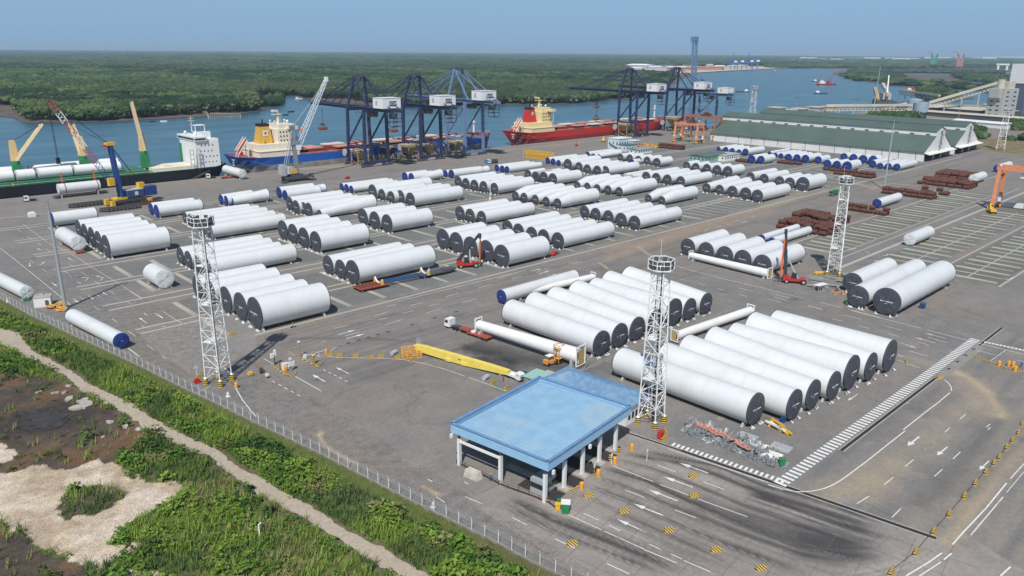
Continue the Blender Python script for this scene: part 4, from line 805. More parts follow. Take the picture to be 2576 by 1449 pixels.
for k, (px, py, tx, ty) in enumerate([(2000, 286, 2004, 246), (2147, 292, 2151, 249), (2310, 300, 2317, 255), (2410, 305, 2417, 264)]):
    x, y = G(px, py); lo, hi = 0, 90
    for _ in range(30):
        m_ = (lo+hi)/2; lo, hi = (m_, hi) if P(x, y, m_)[1] > ty else (lo, m_)
    thin_pole(x, y, lo, ['thin lamp pole', 'second thin lamp pole', 'third thin lamp pole', 'fourth thin lamp pole'][k]+' from the left behind the green warehouse roofs')
x, y = G(2198, 275); tag(MB().cyl((0, 0, 0), (2, 0, 62), .8, .35, 8).build('slender_mast', STEELP, None, (x, y, 0)), 'slender tall mast standing at the water behind the warehouses', 'mast')
x, y = G(1233, 503); t = thing('mast', 'short white mast standing alone between the tube rows at the yard centre', 'mast', (x, y, 0)); MB().box(0, 0, 0, .8, .8, 1.5).beam((0, 0, 1.5), (0, 0, 11), .3).build('column', WHITE2, t); MB().box(0, 0, 11, 1.2, .5, .5).build('lamp_head', WHITE2, t)
# ================================================================== GATE CANOPY AND OFFICE
LB = mat('pale_blue_sheet', (.27, .45, .61), .55, ns=.35, na=.10, dirt=(.36, .47, .54), dscale=.09, damt=.95)
LBS = mat('pale_blue_seam', (.25, .43, .60), .5, ns=.8, na=.1)
LB2 = mat('blue_fascia', (.30, .52, .74), .45, ns=.5, na=.06, dirt=(.35, .5, .6), dscale=.4, damt=.4)
LB3 = mat('blue_trim', (.16, .28, .46), .45, ns=.8, na=.15)
RZ = math.atan2(4.1, 29.2); CX, CY = 90.2, 84.6; CW, CD = 29.6, 24.0
t = thing('gate_canopy', 'large pale blue flat canopy on white columns over the weighbridge lanes', 'canopy', (CX, CY, 0), RZ)
zt, zb = 9.0, 7.0
m_ = MB().add([(0.5, .5, 8.05), (CW-.5, .5, 8.05), (CW-.5, CD/2, 8.35), (.5, CD/2, 8.35), (CW-.5, CD-.5, 8.05), (.5, CD-.5, 8.05)], [(0, 1, 2, 3), (3, 2, 4, 5)])
m_.box(CW/2, CD/2, 7.15, CW-.9, CD-.9, .12); m_.build('roof_sheet', LB, t)
m_ = MB()
for i in range(1, 27): m_.beam((.6+i*1.08, .6, 8.09), (.6+i*1.08, CD/2, 8.39), .04, .03).beam((.6+i*1.08, CD/2, 8.39), (.6+i*1.08, CD-.6, 8.09), .04, .03)
struct(m_.build('roof_seam', LBS, t), 'stuff')
for (a, b_, c, d) in ((CW/2, .1, CW, .2), (CW/2, CD-.1, CW, .2), (.1, CD/2, .2, CD-.42), (CW-.1, CD/2, .2, CD-.42)):
    f_ = MB().box(a, b_, zb, c, d, zt-zb).build('fascia', LB2, t)
    MB().box(a, b_, zt+.004, c+.16 if c > 1 else .62, d+.16 if d > 1 else .62, .12).build('capping', LB3, f_)
cols = [(.6+i*6.25, 1.0) for i in range(5)]+[(.6, 11.6), (.6, 22.3), (13, 22.6), (25.6, 22.6), (25.6, 11.6)]
for i, (a, b_) in enumerate(cols):
    c_ = MB().box(0, 0, 0, .75, .55, 5.9).build('column', WHITE, t, (a, b_, 0)); MB().box(0, 0, 5.904, .5, .4, 1.2).build('column_head', DGREY, c_)
MB().beam((.6, 11.9, 5.3), (.6, 22.1, 5.3), .35, .45).build('tie_beam', WHITE, t)
for a, b_ in ((1.2, -.4), (13.5, -.35), (-.35, 23.5)): MB().box(a, b_, 6.1, .55, .4, .8).build('floodlight', WHITE, t)
th = thing('ticket_booth', 'grey glazed ticket booth with steps under the blue canopy corner', 'booth', (CX+3.4, CY+4.4, 0), RZ)
MB().box(0, 0, 0, 4.2, 3.0, 1.0).box(0, 0, 2.2, 4.2, 3.0, .8).build('wall', mat('booth_grey', (.35, .37, .4), .6), th)
for a, b_, c, d in ((0, 0, 4.0, 2.8),): MB().box(a, b_, 1.0, c, d, 1.2).build('window', GLASS, th)
for k in range(4): MB().box(2.6+k*.35, 0, 0, .35, 2.0, .9-k*.22).build('step', CONCD, th)
for k, (a, b_, L_) in enumerate(((6.5, 6, 15), (12.8, 6, 15), (19, 6, 15), (25, 6, 12))):
    o = MB().box(0, 0, 0, 1.5, L_, .22).build('lane_island', CONC, None, (CX+a*math.cos(RZ)-(b_+1)*math.sin(RZ), CY+a*math.sin(RZ)+(b_+1)*math.cos(RZ), .01), RZ); tag(o, f'raised concrete lane island, {["first", "second", "third", "fourth"][k]} from the left corner under the blue canopy', 'traffic island')
for k in range(4):
    a = 3.6+k*6.25; o = MB().box(0, 0, 0, 3.4, 9, .06).box(0, 0, .064, 1.0, 9, .01).build('weighbridge_deck', mat('weigh_steel', (.045, .034, .034), .8, ns=1, na=.3), None, (CX+a*math.cos(RZ)-4*math.sin(RZ), CY+a*math.sin(RZ)+4*math.cos(RZ), .012), RZ); tag(o, f'dark steel weighbridge deck in the {["first", "second", "third", "fourth"][k]} lane under the canopy', 'weighbridge')
o = MB().box(0, 0, 0, 3.6, 1.8, 1.5, taper=.82).build('concrete_block', mat('stained_concrete', (.55, .5, .44), .9, ns=1.5, na=.2, dirt=(.2, .14, .1), dscale=.8, damt=.8), None, (86.6, 101.3, 0), R(98)); tag(o, 'stained pale concrete block behind the pipe rail under the canopy edge', 'concrete block')
t = thing('pipe_rail', 'low rusty pipe rail along the left side of the blue canopy', 'railing', (0, 0, 0))
rp_ = gp([(1149, 1166), (1200, 1190), (1264, 1224), (1330, 1247), (1390, 1271), (1400, 1283)]); rp_ = resamp(rp_, 12)
for i, (x, y) in enumerate(rp_): MB().beam((x, y, 0), (x, y, 1.0), .1).build('rail_post', RUST, t)
for i in range(11): MB().beam((*rp_[i], .35), (*rp_[i+1], .35), .14).beam((*rp_[i], .95), (*rp_[i+1], .95), .07).build('rail', RUST, t)
# office behind the canopy
t = thing('gate_office', 'white gate office with faded blue hipped roof behind the canopy', 'building', (129.0, 106.2, 0), R(5))
x0, x1, y0, y1 = CW+.6, CW+11.5, 3.5, 27.5; e = .7; ze = 4.6; zr = 6.6
RB_ = mat('faded_blue_roof', (.17, .29, .44), .5, ns=.8, na=.16, dirt=(.28, .38, .46), dscale=.2, damt=.7)
x0, x1 = -4.6, 5.0; y0, y1 = -11.5, 11.8
MB().box((x0+x1)/2, (y0+y1)/2, 0, x1-x0, y1-y0, ze-.1).build('wall', WHITE, t)
mx_ = (x0+x1)/2; A = [(x0-e, y0-e, ze), (x1+e, y0-e, ze), (x1+e, y1+e, ze), (x0-e, y1+e, ze), (mx_, y0+4, zr), (mx_, y1-4, zr)]
MB().add(A, [(0, 1, 4), (1, 2, 5, 4), (2, 3, 5), (3, 0, 4, 5), (3, 2, 1, 0)]).build('roof', RB_, t)
m_ = MB()
for p, q in ((0, 4), (1, 4), (2, 5), (3, 5), (4, 5)): m_.beam(Vector(A[p])+Vector((0, 0, .05)), Vector(A[q])+Vector((0, 0, .05)), .45, .1)
m_.build('ridge_cap', LB3, t)
m_ = MB()
for i in range(20):
    f_ = i/20; yy = y0+4+(y1-y0-8)*f_
    for s_, xe in ((1, x1+e), (-1, x0-e)): m_.beam((mx_, yy, zr+.03), (xe, yy, ze+.03), .05, .04)
struct(m_.build('roof_seam', LB3, t), 'stuff')
for i in range(6): MB().box(x0+1.4+i*1.45, y0-.03, 1.2, .8, .12, 1.5).build('window', GLASS, t)
for i in range(9): MB().box(x1+.03, y0+2+i*2.8, 1.2, .12, 1.3, 1.4).build('window', GLASS, t)
for nm, (px, py, w_, d_, h_, mt, lab) in {'shed': (1352, 941, 6, 5, 2.8, mat('mint_roof', (.3, .5, .42), .6, ns=1, na=.1), 'small mint green roofed shed behind the canopy beside the white pickup'), 'store': (1385, 941, 4.5, 5, 2.6, mat('beige_sheet', (.45, .42, .36), .7, ns=1, na=.1), 'small beige flat store between the mint shed and the office')}.items():
    x, y = G(px, py, 3); t = thing(nm, lab, 'shed', (x, y, 0), RZ); MB().box(0, 0, 0, w_-.6, d_-.6, h_-.1).build('wall', CONCD, t); MB().box(0, 0, h_-.1, w_, d_, .2).build('roof', mt, t)
# ================================================================== WAREHOUSES
GRN = mat('green_roof_sheet', (.085, .125, .105), .6, ns=.05, na=.12, dirt=(.10, .13, .125), dscale=.02, damt=.5)
WALLW = mat('warehouse_white', (.74, .73, .70), .7, ns=.1, na=.06, dirt=(.45, .42, .38), dscale=.08, damt=.5)
def warehouse(x0, x1, y0, y1, label):
    t = thing('warehouse', label, 'warehouse', (x0, y0, 0)); W = x1-x0; D = y1-y0; he, hc, hu, hr = 7.2, 18.5, 22.0, 25.5; c0, c1 = W*.33, W*.67
    MB().box(.15, D/2, 0, .3, D, he).build('side_wall', WALLW, t); MB().box(W-.15, D/2, 0, .3, D, he).build('side_wall', WALLW, t)
    for s_, a, b_ in ((1, -1.2, c0), (-1, W+1.2, c1)):
        MB().add([(a, -.4, he), (b_, -.4, hc), (b_, D+.4, hc), (a, D+.4, he), (a, -.4, he-.3), (b_, -.4, hc-.3), (b_, D+.4, hc-.3), (a, D+.4, he-.3)], [(0, 1, 2, 3), (4, 7, 6, 5), (0, 4, 5, 1), (3, 2, 6, 7), (0, 3, 7, 4)]).build('lower_roof', GRN, t)
    for a in (c0, c1):
        w_ = MB().box(a, D/2, hc-.2, .3, D, hu-hc+.2).build('clerestory_wall', WALLW, t)
        n = int(D/12)
        for i in range(n): MB().box(a-.2 if a == c0 else a+.2, 6+i*12, hc+.25, .3, 3.2, .8).build('vent_louvre', DGREY, w_)
    for s_, a in ((1, c0-1), (-1, c1+1)):
        MB().add([(a, -.5, hu), (W/2, -.5, hr), (W/2, D+.5, hr), (a, D+.5, hu), (a, -.5, hu-.25), (W/2, -.5, hr-.25), (W/2, D+.5, hr-.25), (a, D+.5, hu-.25)], [(0, 1, 2, 3), (4, 7, 6, 5), (0, 4, 5, 1), (3, 2, 6, 7), (0, 3, 7, 4)]).build('upper_roof', GRN, t)
    for y_ in (.2, D-.2):
        pts = [(0, 0 if y_ > 1 else 6.6), (W, 0 if y_ > 1 else 6.6), (W, he-.2), (c1, hc-.35), (c1, hu-.3), (W/2, hr-.3), (c0, hu-.3), (c0, hc-.35), (0, he-.2)]; k = len(pts)
        vs = [(a, y_-.15, b_) for a, b_ in pts]+[(a, y_+.15, b_) for a, b_ in pts]
        MB().add(vs, [tuple(range(k)), tuple(range(k, 2*k))[::-1]]+[(i, k+i, k+(i+1) % k, (i+1) % k) for i in range(k)]).build('gable_wall', WALLW, t)
    MB().box(W/2, 6, 0, W-1, .3, 7).build('interior_shade_sheet', SHADOWD, t)  # added dark sheet, its colour stands for shade behind the open gable
    for a in (0.8, W*.36, W*.64, W-.8): MB().box(a, .3, 0, 1.5, .6, 6.596).build('pier', WALLW, t)
    MB().add([(-.8, -4.5, 5.6), (W+.8, -4.5, 5.6), (W+.8, .0, 6.6), (-.8, 0, 6.6), (-.8, -4.5, 5.3), (W+.8, -4.5, 5.3), (W+.8, 0, 6.3), (-.8, 0, 6.3)], [(0, 1, 2, 3), (7, 6, 5, 4), (0, 4, 5, 1), (0, 3, 7, 4), (1, 5, 6, 2)]).build('awning', WALLW, t)
    for i in range(14): MB().box(-.06, 6+i*(D-10)/14, .3, .1, .35, he-.6).build('wall_joint', DGREY, t)
    m_ = MB(); s_ = W*.52
    for z in np.arange(8, 22, 3.4): m_.box(s_, -.9, z, 3.0, 1.2, .1).beam((s_-1.5, -1.5, z+1.1), (s_+1.5, -1.5, z+1.1), .1)
    for i_, z in enumerate(np.arange(8, 19, 3.4)): m_.beam((s_-1.3*(-1)**i_, -1, z), (s_+1.3*(-1)**i_, -1, z+3.4), .22)
    for q in (-1.5, 1.5): m_.beam((s_+q, -1.5, 6), (s_+q, -1.5, 22), .12)
    m_.build('gable_stair', DGREY, t)
    return t
warehouse(645, 704, 214, 405, 'long white warehouse with stepped dark green roof, nearer of the two')
warehouse(714, 773, 214, 405, 'long white warehouse with stepped dark green roof, farther of the two')
# ================================================================== QUAY CRANES
def wbeam(m_, p, q, w_, h=None): m_.beam(p, q, w_, h)
def sts(x, hg, ha, mt, label, sign, boom_up=False, tip=553, W=19.5, hs_=1.0, houseY=(447, 459)):
    ys, yl = 490.0, 468.0; o = thing('quay_crane', label, 'quay crane', (x, 0, 0), 0, 'ship to shore quay cranes'); hw = W/2
    for sx in (-1, 1):
        for y_ in (ys, yl):
            MB().beam((sx*hw, y_, 3.2), (sx*hw*(.88 if y_ == ys else .95), y_, hg), 2.0, 1.7).build('leg', mt, o)
        MB().beam((sx*hw, yl, 13.5), (sx*hw, ys, 13.5), 1.4, 1.8).build('portal_beam', mt, o)
        MB().beam((sx*hw*.97, ys, 15), (sx*hw*.97, yl, hg-1.5), 1.0).build('diagonal_brace', mt, o)
    for y_ in (ys, yl):
        s_ = MB().beam((-hw-1, y_, 3.0), (hw+1, y_, 3.0), 1.4, 1.9).build('sill_beam', mt, o)
        for q in (-hw-1.5, -hw+3.5, hw-3.5, hw+1.5):
            b_ = MB().box(q, y_, .5, 4.4, 1.2, 1.7, taper=.7)
            for k in (-1.5, -.5, .5, 1.5): b_.cyl((q+k, y_-.35, .45), (q+k, y_+.35, .45), .45, n=10)
            b_.build('bogie', DGREY, s_)
    MB().beam((-hw, yl, hg-1), (hw, yl, hg-1), 1.6).beam((-hw*.9, ys, hg-1), (hw*.9, ys, hg-1), 1.6).build('cross_beam', mt, o)
    back = 441
    for sx in (-1, 1):
        MB().beam((sx*3.2, back, hg), (sx*3.2, ys+3, hg), 1.1, 2.2).build('girder', mt, o)
        if boom_up: MB().beam((sx*3.2, ys+3, hg+1), (sx*3.2, ys+6, hg+57), 1.6, 2.6).build('boom', mt, o)
        else: MB().beam((sx*3.2, ys+3.3, hg), (sx*3.2, tip, hg+.6), 1.1, 2.2).build('boom', mt, o)
        MB().beam((sx*hw*.88, ys, hg), (sx*hw*.42, ys-4, ha), 1.6, 1.3).build('mast_post', mt, o)
        MB().beam((sx*hw*.42, ys-4, ha), (sx*hw*.75, yl-2, hg+1), .8).build('back_stay', mt, o)
        m_ = MB()
        if not boom_up: m_.beam((sx*4, ys-4, ha), (sx*3.2, tip-9, hg+1.2), .55).beam((sx*4, ys-4, ha), (sx*3.2, tip-32, hg+1.2), .55).beam((sx*4, ys-4, ha-6), (sx*3.2, ys+9, hg+1.2), .35)
        m_.beam((sx*4, ys-4, ha), (sx*3.2, back+2, hg+1.2), .45); m_.build('forestay', mt, o)
    MB().box(0, ys-4, ha-.6, W*.46, 3.4, 1.3).box(0, ys-4, ha+.7, W*.3, 3, .5).beam((-2, ys-4, ha+1), (-2, ys-4, ha+3), .25).beam((3, ys-4, ha+1), (3, ys-4, ha+3.6), .2).build('apex_beam', DGREY if not boom_up else mt, o)
    m_ = MB()
    for y_ in np.arange(back+4, (ys if boom_up else tip)-2, 6): m_.beam((-3.2, y_, hg), (3.2, y_, hg), .5)
    for y_ in np.arange(back, (ys if boom_up else tip)-4, 4):
        for sx in (-1, 1): m_.beam((sx*4.4, y_, hg+1), (sx*4.4, y_, hg+2.1), .1)
    for sx in (-1, 1): m_.beam((sx*4.4, back, hg+2.1), (sx*4.4, (ys if boom_up else tip), hg+2.1), .12).beam((sx*4.2, back, hg+1), (sx*4.2, (ys if boom_up else tip), hg+1), .9, .12)
    m_.build('walkway', DGREY, o)
    if boom_up: MB().box(0, ys+6.5, hg+54, 9.5, 4, 5).build('boom_head', mt, o)
    h0, h1 = houseY; k = hs_*.95; hz = hg+1.6
    house = MB().box(0, (h0+h1)/2, hz, 15.5*k, (h1-h0), 7.2*k).box(0, (h0+h1)/2, hz+7.2*k+.02, 15.5*k+.5, (h1-h0)+.5, .18).build('machinery_house', WHITE, o)
    m_ = MB()
    for a in np.linspace(-7.7*k, 7.7*k, 9): m_.beam((a, h0, hz+7.3*k), (a, h0, hz+8.3*k), .12)
    m_.beam((-7.7*k, h0, hz+8.3*k), (7.7*k, h0, hz+8.3*k), .12).beam((-7.7*k, h0, hz+8.3*k), (-7.7*k, h1, hz+8.3*k), .12); m_.build('roof_rail', DGREY, house)
    if sign:
        MB().box(.8, h0-.06, hz+1.7*k, 6.2*k, .12, 3.4*k).build('sign_board', NAVY, house)
        fc = bpy.data.curves.new('sign_text', 'FONT'); fc.body = sign; fc.size = 2.55*k; fc.align_x = 'CENTER'; fc.align_y = 'CENTER'; fc.extrude = .03
        to = bpy.data.objects.new('sign_text', fc); COL.objects.link(to); dg = bpy.context.evaluated_depsgraph_get(); me = bpy.data.meshes.new_from_object(to.evaluated_get(dg)); COL.objects.unlink(to); bpy.data.objects.remove(to)
        so = bpy.data.objects.new('sign_text', me); me.materials.append(PAINT2); COL.objects.link(so); so.parent = house; so.location = (.8, h0-.16, hz+3.4*k); so.rotation_euler = (R(90), 0, 0); struct(so, 'stuff')
    MB().add([(-7.79*k, h0+9, hz+2*k), (-7.79*k, h0+6.5, hz+2*k), (-7.79*k, h0+6.5, hz+5.4*k), (-7.79*k, h0+9, hz+5.4*k), (-7.79*k, h0+9, hz+3.4*k), (-7.79*k, h0+6.5, hz+4.2*k)], [(0, 1, 5, 4), (4, 5, 2, 3)]).build('emblem', LGREY, house)
    MB().box(0, yl+3, hg-5.5, 4.6, 7, 3.4).box(0, yl+3, hg-2, 5.5, 9, .9).beam((-2, yl, hg-1.5), (-2, yl, hg-5), .4).beam((2, yl+6, hg-1.5), (2, yl+6, hg-5), .4).build('trolley', DGREY, o)
    m_ = MB().box(4, back+8, hg-11, 6.5, 6, .3).box(4, back+8, hg-8, 6.5, 6, .3).box(4, back+8, hg-5.5, 7, 7, .3)
    for a, b_ in ((.9, back+5.2), (7.1, back+5.2), (7.1, back+10.8), (.9, back+10.8)): m_.beam((a, b_, hg-11), (a, b_, hg), .25)
    m_.box(3, back+9, hg-5.1, 4, 4, 3).build('service_platform', DGREY, o)
    m_ = MB(); sx = hw
    for z in np.arange(5, hg-6, 5.0): m_.beam((sx+1.4, yl-.5, z), (sx+1.4, yl+3.5, z+2.5), .35).beam((sx+1.4, yl+3.5, z+2.5), (sx+1.4, yl-.5, z+5), .35)
    m_.build('stair', DGREY, o)
    for y_ in (ys+1.5,): MB().cyl((-hw-1.8, y_, 8.5), (-hw-2.6, y_, 8.5), 2.6, n=18).build('cable_reel', LGREY, o)
    m_ = MB()
    for q in range(5):
        y0_ = ys-3+q*(-5)
        for i in range(6): m_.beam((-4.6, y0_-i*.8, hg-1-3*math.sin(math.pi*i/6)), (-4.6, y0_-(i+1)*.8, hg-1-3*math.sin(math.pi*(i+1)/6)), .15)
    m_.build('festoon_cable', BLACK, o)
    return o
sts(312, 40, 62, NAVY, 'dark blue quay crane with white house signed QC06, leftmost', 'QC06')
sts(361, 40, 62, NAVY, 'dark blue quay crane with white house signed QC05, second from left', 'QC05')
sts(404, 42, 66, SBLUE, 'faded light blue quay crane behind the second dark crane', 'QC08', houseY=(450, 462))
sts(621, 42.5, 64, NAVY, 'dark blue quay crane over the red ship midships', 'QC07', tip=562)
sts(700, 42.5, 64, NAVY, 'dark blue quay crane over the red ship bow', 'QC04', tip=560)
sts(744, 37, 52, SBLUE, 'light blue quay crane with its boom raised upright, rightmost', None, boom_up=True, hs_=.85)
# hoppers standing on the quay under the cranes
def hopper(x, y, s_, label, rusty=False):
    m1 = mat('ochre_steel', (.40, .29, .14), .7, ns=1, na=.25, dirt=(.15, .09, .06), dscale=.5, damt=.7) if not rusty else RUST
    t = thing('grab_hopper', label, 'hopper', (x, y, 0), 0, 'grab hoppers on the quay')
    a, b_ = 5*s_, 1.4*s_; z0, z1, z2 = 4.5*s_, 10*s_, 11.5*s_
    vs = [(sx*b_, sy*b_, z0) for sx, sy in ((-1, -1), (1, -1), (1, 1), (-1, 1))]+[(sx*a, sy*a, z1) for sx, sy in ((-1, -1), (1, -1), (1, 1), (-1, 1))]+[(sx*a, sy*a, z2) for sx, sy in ((-1, -1), (1, -1), (1, 1), (-1, 1))]
    MB().add(vs, [(0, 1, 5, 4), (1, 2, 6, 5), (2, 3, 7, 6), (3, 0, 4, 7), (4, 5, 9, 8), (5, 6, 10, 9), (6, 7, 11, 10), (7, 4, 8, 11), (3, 2, 1, 0)]).build('bin', m1, t)
    MB().box(0, 0, z2, 2*a+.8, .5, .4).box(0, a, z2+.01, 2*a+.8, .5, .4).box(0, -a, z2+.01, 2*a+.8, .5, .4).box(-a, 0, z2+.02, .5, 2*a+.8, .4).box(a, 0, z2+.02, .5, 2*a+.8, .4).build('rim', CREAM, t)
    for sx, sy in ((-1, -1), (1, -1), (1, 1), (-1, 1)): MB().beam((sx*a*.92, sy*a*.92, 0), (sx*a*.92, sy*a*.92, z1), .5*s_).build('leg', m1, t)
    m_ = MB()
    for sx in (-1, 1): m_.beam((sx*a*.92, -a*.92, .5), (sx*a*.92, a*.92, z0), .3).beam((-a*.92, sx*a*.92, .5), (a*.92, sx*a*.92, z0), .3)
    m_.build('brace', m1, t)
for k, (x, y, s_, lab, ru) in enumerate([(306, 481, .95, 'ochre grab hopper between the legs of the first quay crane', 0), (333, 484, .9, 'rusty brown grab hopper between the first and second quay cranes', 1), (350, 480, 1.0, 'ochre grab hopper beside the second quay crane leg', 0), (372, 485, .85, 'ochre grab hopper under the second quay crane', 0), (398, 483, .9, 'ochre grab hopper under the light blue crane', 0), (612, 480, 1.1, 'yellow brown hopper beside the fourth quay crane leg', 0), (690, 478, 1.3, 'ochre hopper under the red ship bow', 0)]): hopper(x, y, s_, lab, ru)
def grab(x, y, z, label):
    t = thing('clamshell_grab', label, 'grab', (x, y, z), 0, 'clamshell grabs')
    m_ = MB()
    for s_ in (-1, 1): m_.add([(-3, 0, 0), (3, 0, 0), (3, s_*2, .6), (-3, s_*2, .6), (3, s_*2.2, 2), (-3, s_*2.2, 2), (3, 0, 2.2), (-3, 0, 2.2)], [(0, 1, 2, 3), (3, 2, 4, 5), (5, 4, 6, 7), (0, 3, 5, 7), (1, 6, 4, 2)])
    m_.build('bucket', mat('red_brown_paint', (.28, .075, .04), .6, ns=1, na=.25), t)
    m_ = MB().box(0, 0, 3.6, 2.4, 1.6, 1.3)
    for sx in (-1, 1):
        for sy in (-1, 1): m_.beam((sx*1, sy*.6, 4), (sx*2.6, sy*1.9, 2), .3)
    m_.build('arms', RUST, t); return t
for x, y, z, lab, rope in ((301, 522, 22, 'brown clamshell grab hanging from the first quay crane boom', 17), (292, 520, 4.5, 'brown clamshell grab resting at the hatch of the blue ship', 0), (361, 516, 17, 'brown clamshell grab hanging from the second quay crane', 22), (621, 527, 24, 'brown clamshell grab hanging over the red ship', 18), (612, 519, 13, 'red brown clamshell grab hanging low over the red ship', 26)):
    t = grab(x, y, z, lab)
    if rope: MB().beam((0, 0, 4), (0, 0, 4+rope-4.5), .12).beam((.8, 0, 4), (.8, 0, 4+rope-4.5), .12).build('rope', BLACK, t)
o = MB().cyl((0, 0, 0), (0, 0, 2.6), .3, 1.9, 12).box(0, 0, 2.6, 1.6, 1.6, .8).build('orange_bucket', mat('fluorescent_orange', (.85, .13, .06), .5), None, (287, 528, 21)); tag(o, 'small orange red cone bucket hanging left of the first crane grab', 'bucket')
# ================================================================== SHIPS
def hull(t, x0, x1, yc, beam, zd, zb, mtop, mlow, sheer=2.5, bow=1, zw=-3.2, name='hull', deck=None):
    L_ = x1-x0; st = [0, .015, .05, .1, .2, .5, .8, .86, .91, .95, .98, 1.0]
    hd = [.62, .8, .93, 1, 1, 1, 1, .93, .78, .55, .3, .03]; hl = [.05, .3, .62, .85, 1, 1, .98, .82, .58, .32, .12, .0]
    def ring(i, f):                         # f 0 waterline .. 1 deck
        s_ = st[i]; h_ = (hl[i]*(1-f)+hd[i]*f)*beam/2; off = (0 if s_ > .5 else (1-f)*L_*.02*(s_ < .03)); rake = (f-1)*L_*.018 if s_ > .97 else 0
        xx = x0+(s_*L_+off+rake) if bow > 0 else x1-(s_*L_+off+rake); z_d = zd+sheer*max(0, (s_-.86)/.14)+sheer*.5*max(0, (.06-s_)/.06); return xx, h_, zw+(z_d-zw)*f
    def strip(f0, f1):
        vs = []; n = len(st)
        for sgn in (-1, 1):
            for i in range(n):
                for f in (f0, f1): x_, h_, z_ = ring(i, f); vs.append((x_, yc+sgn*h_, z_))
        fs = []
        for q in (0, 1):
            o_ = q*2*n
            for i in range(n-1): a = o_+2*i; fs.append((a, a+2, a+3, a+1))
        fs.append((0, 1, 2*n+1, 2*n)); return vs, fs
    fb = (zb-zw)/(zd-zw)
    MB().add(*strip(0, fb)).build(name+'_lower', mlow, t); v, f = strip(fb, 1); MB().add(v, f, False).build(name+'_upper', mtop, t)
    pts = []
    for sgn in (-1, 1):
        row = [ring(i, 1) for i in range(len(st))]; pts.append([(a, yc+sgn*b*.985, c-.5) for a, b, c in row])
    vs = pts[0]+pts[1]; n = len(st)
    MB().add(vs, [(i, i+1, n+i+1, n+i) for i in range(n-1)]).build('deck', deck or RUST, t)
    rb = MB()
    for sgn in (0, 1):
        for i in range(n-1): a, b = pts[sgn][i], pts[sgn][i+1]; rb.beam((a[0], a[1], a[2]+1.4), (b[0], b[1], b[2]+1.4), .12)
    struct(rb.build('deck_rail', WHITE2, t), 'stuff')
HB = mat('ship_blue', (.012, .10, .42), .4, ns=.1, na=.12, dirt=(.02, .06, .2), dscale=.15, damt=.6)
HG = mat('ship_boot_grey', (.27, .27, .26), .7, ns=.12, na=.15, dirt=(.20, .085, .045), dscale=.11, damt=.95)
HR = mat('ship_red', (.50, .028, .02), .4, ns=.1, na=.1, dirt=(.3, .03, .025), dscale=.12, damt=.5)
HR2 = mat('ship_dark_red', (.24, .03, .028), .6, ns=.1, na=.2)
HK = mat('ship_black', (.012, .014, .022), .4, ns=.1, na=.2)
DKR = mat('red_deck', (.30, .075, .05), .7, ns=.3, na=.2, dirt=(.36, .2, .15), dscale=.2, damt=.6)
DKG = mat('green_deck', (.045, .16, .09), .7, ns=.2, na=.2, dirt=(.2, .24, .18), dscale=.15, damt=.7)
PINK = mat('sunbleached_red', (.52, .27, .22), .7, ns=.2, na=.12, dirt=(.6, .45, .35), dscale=.12, damt=.7)
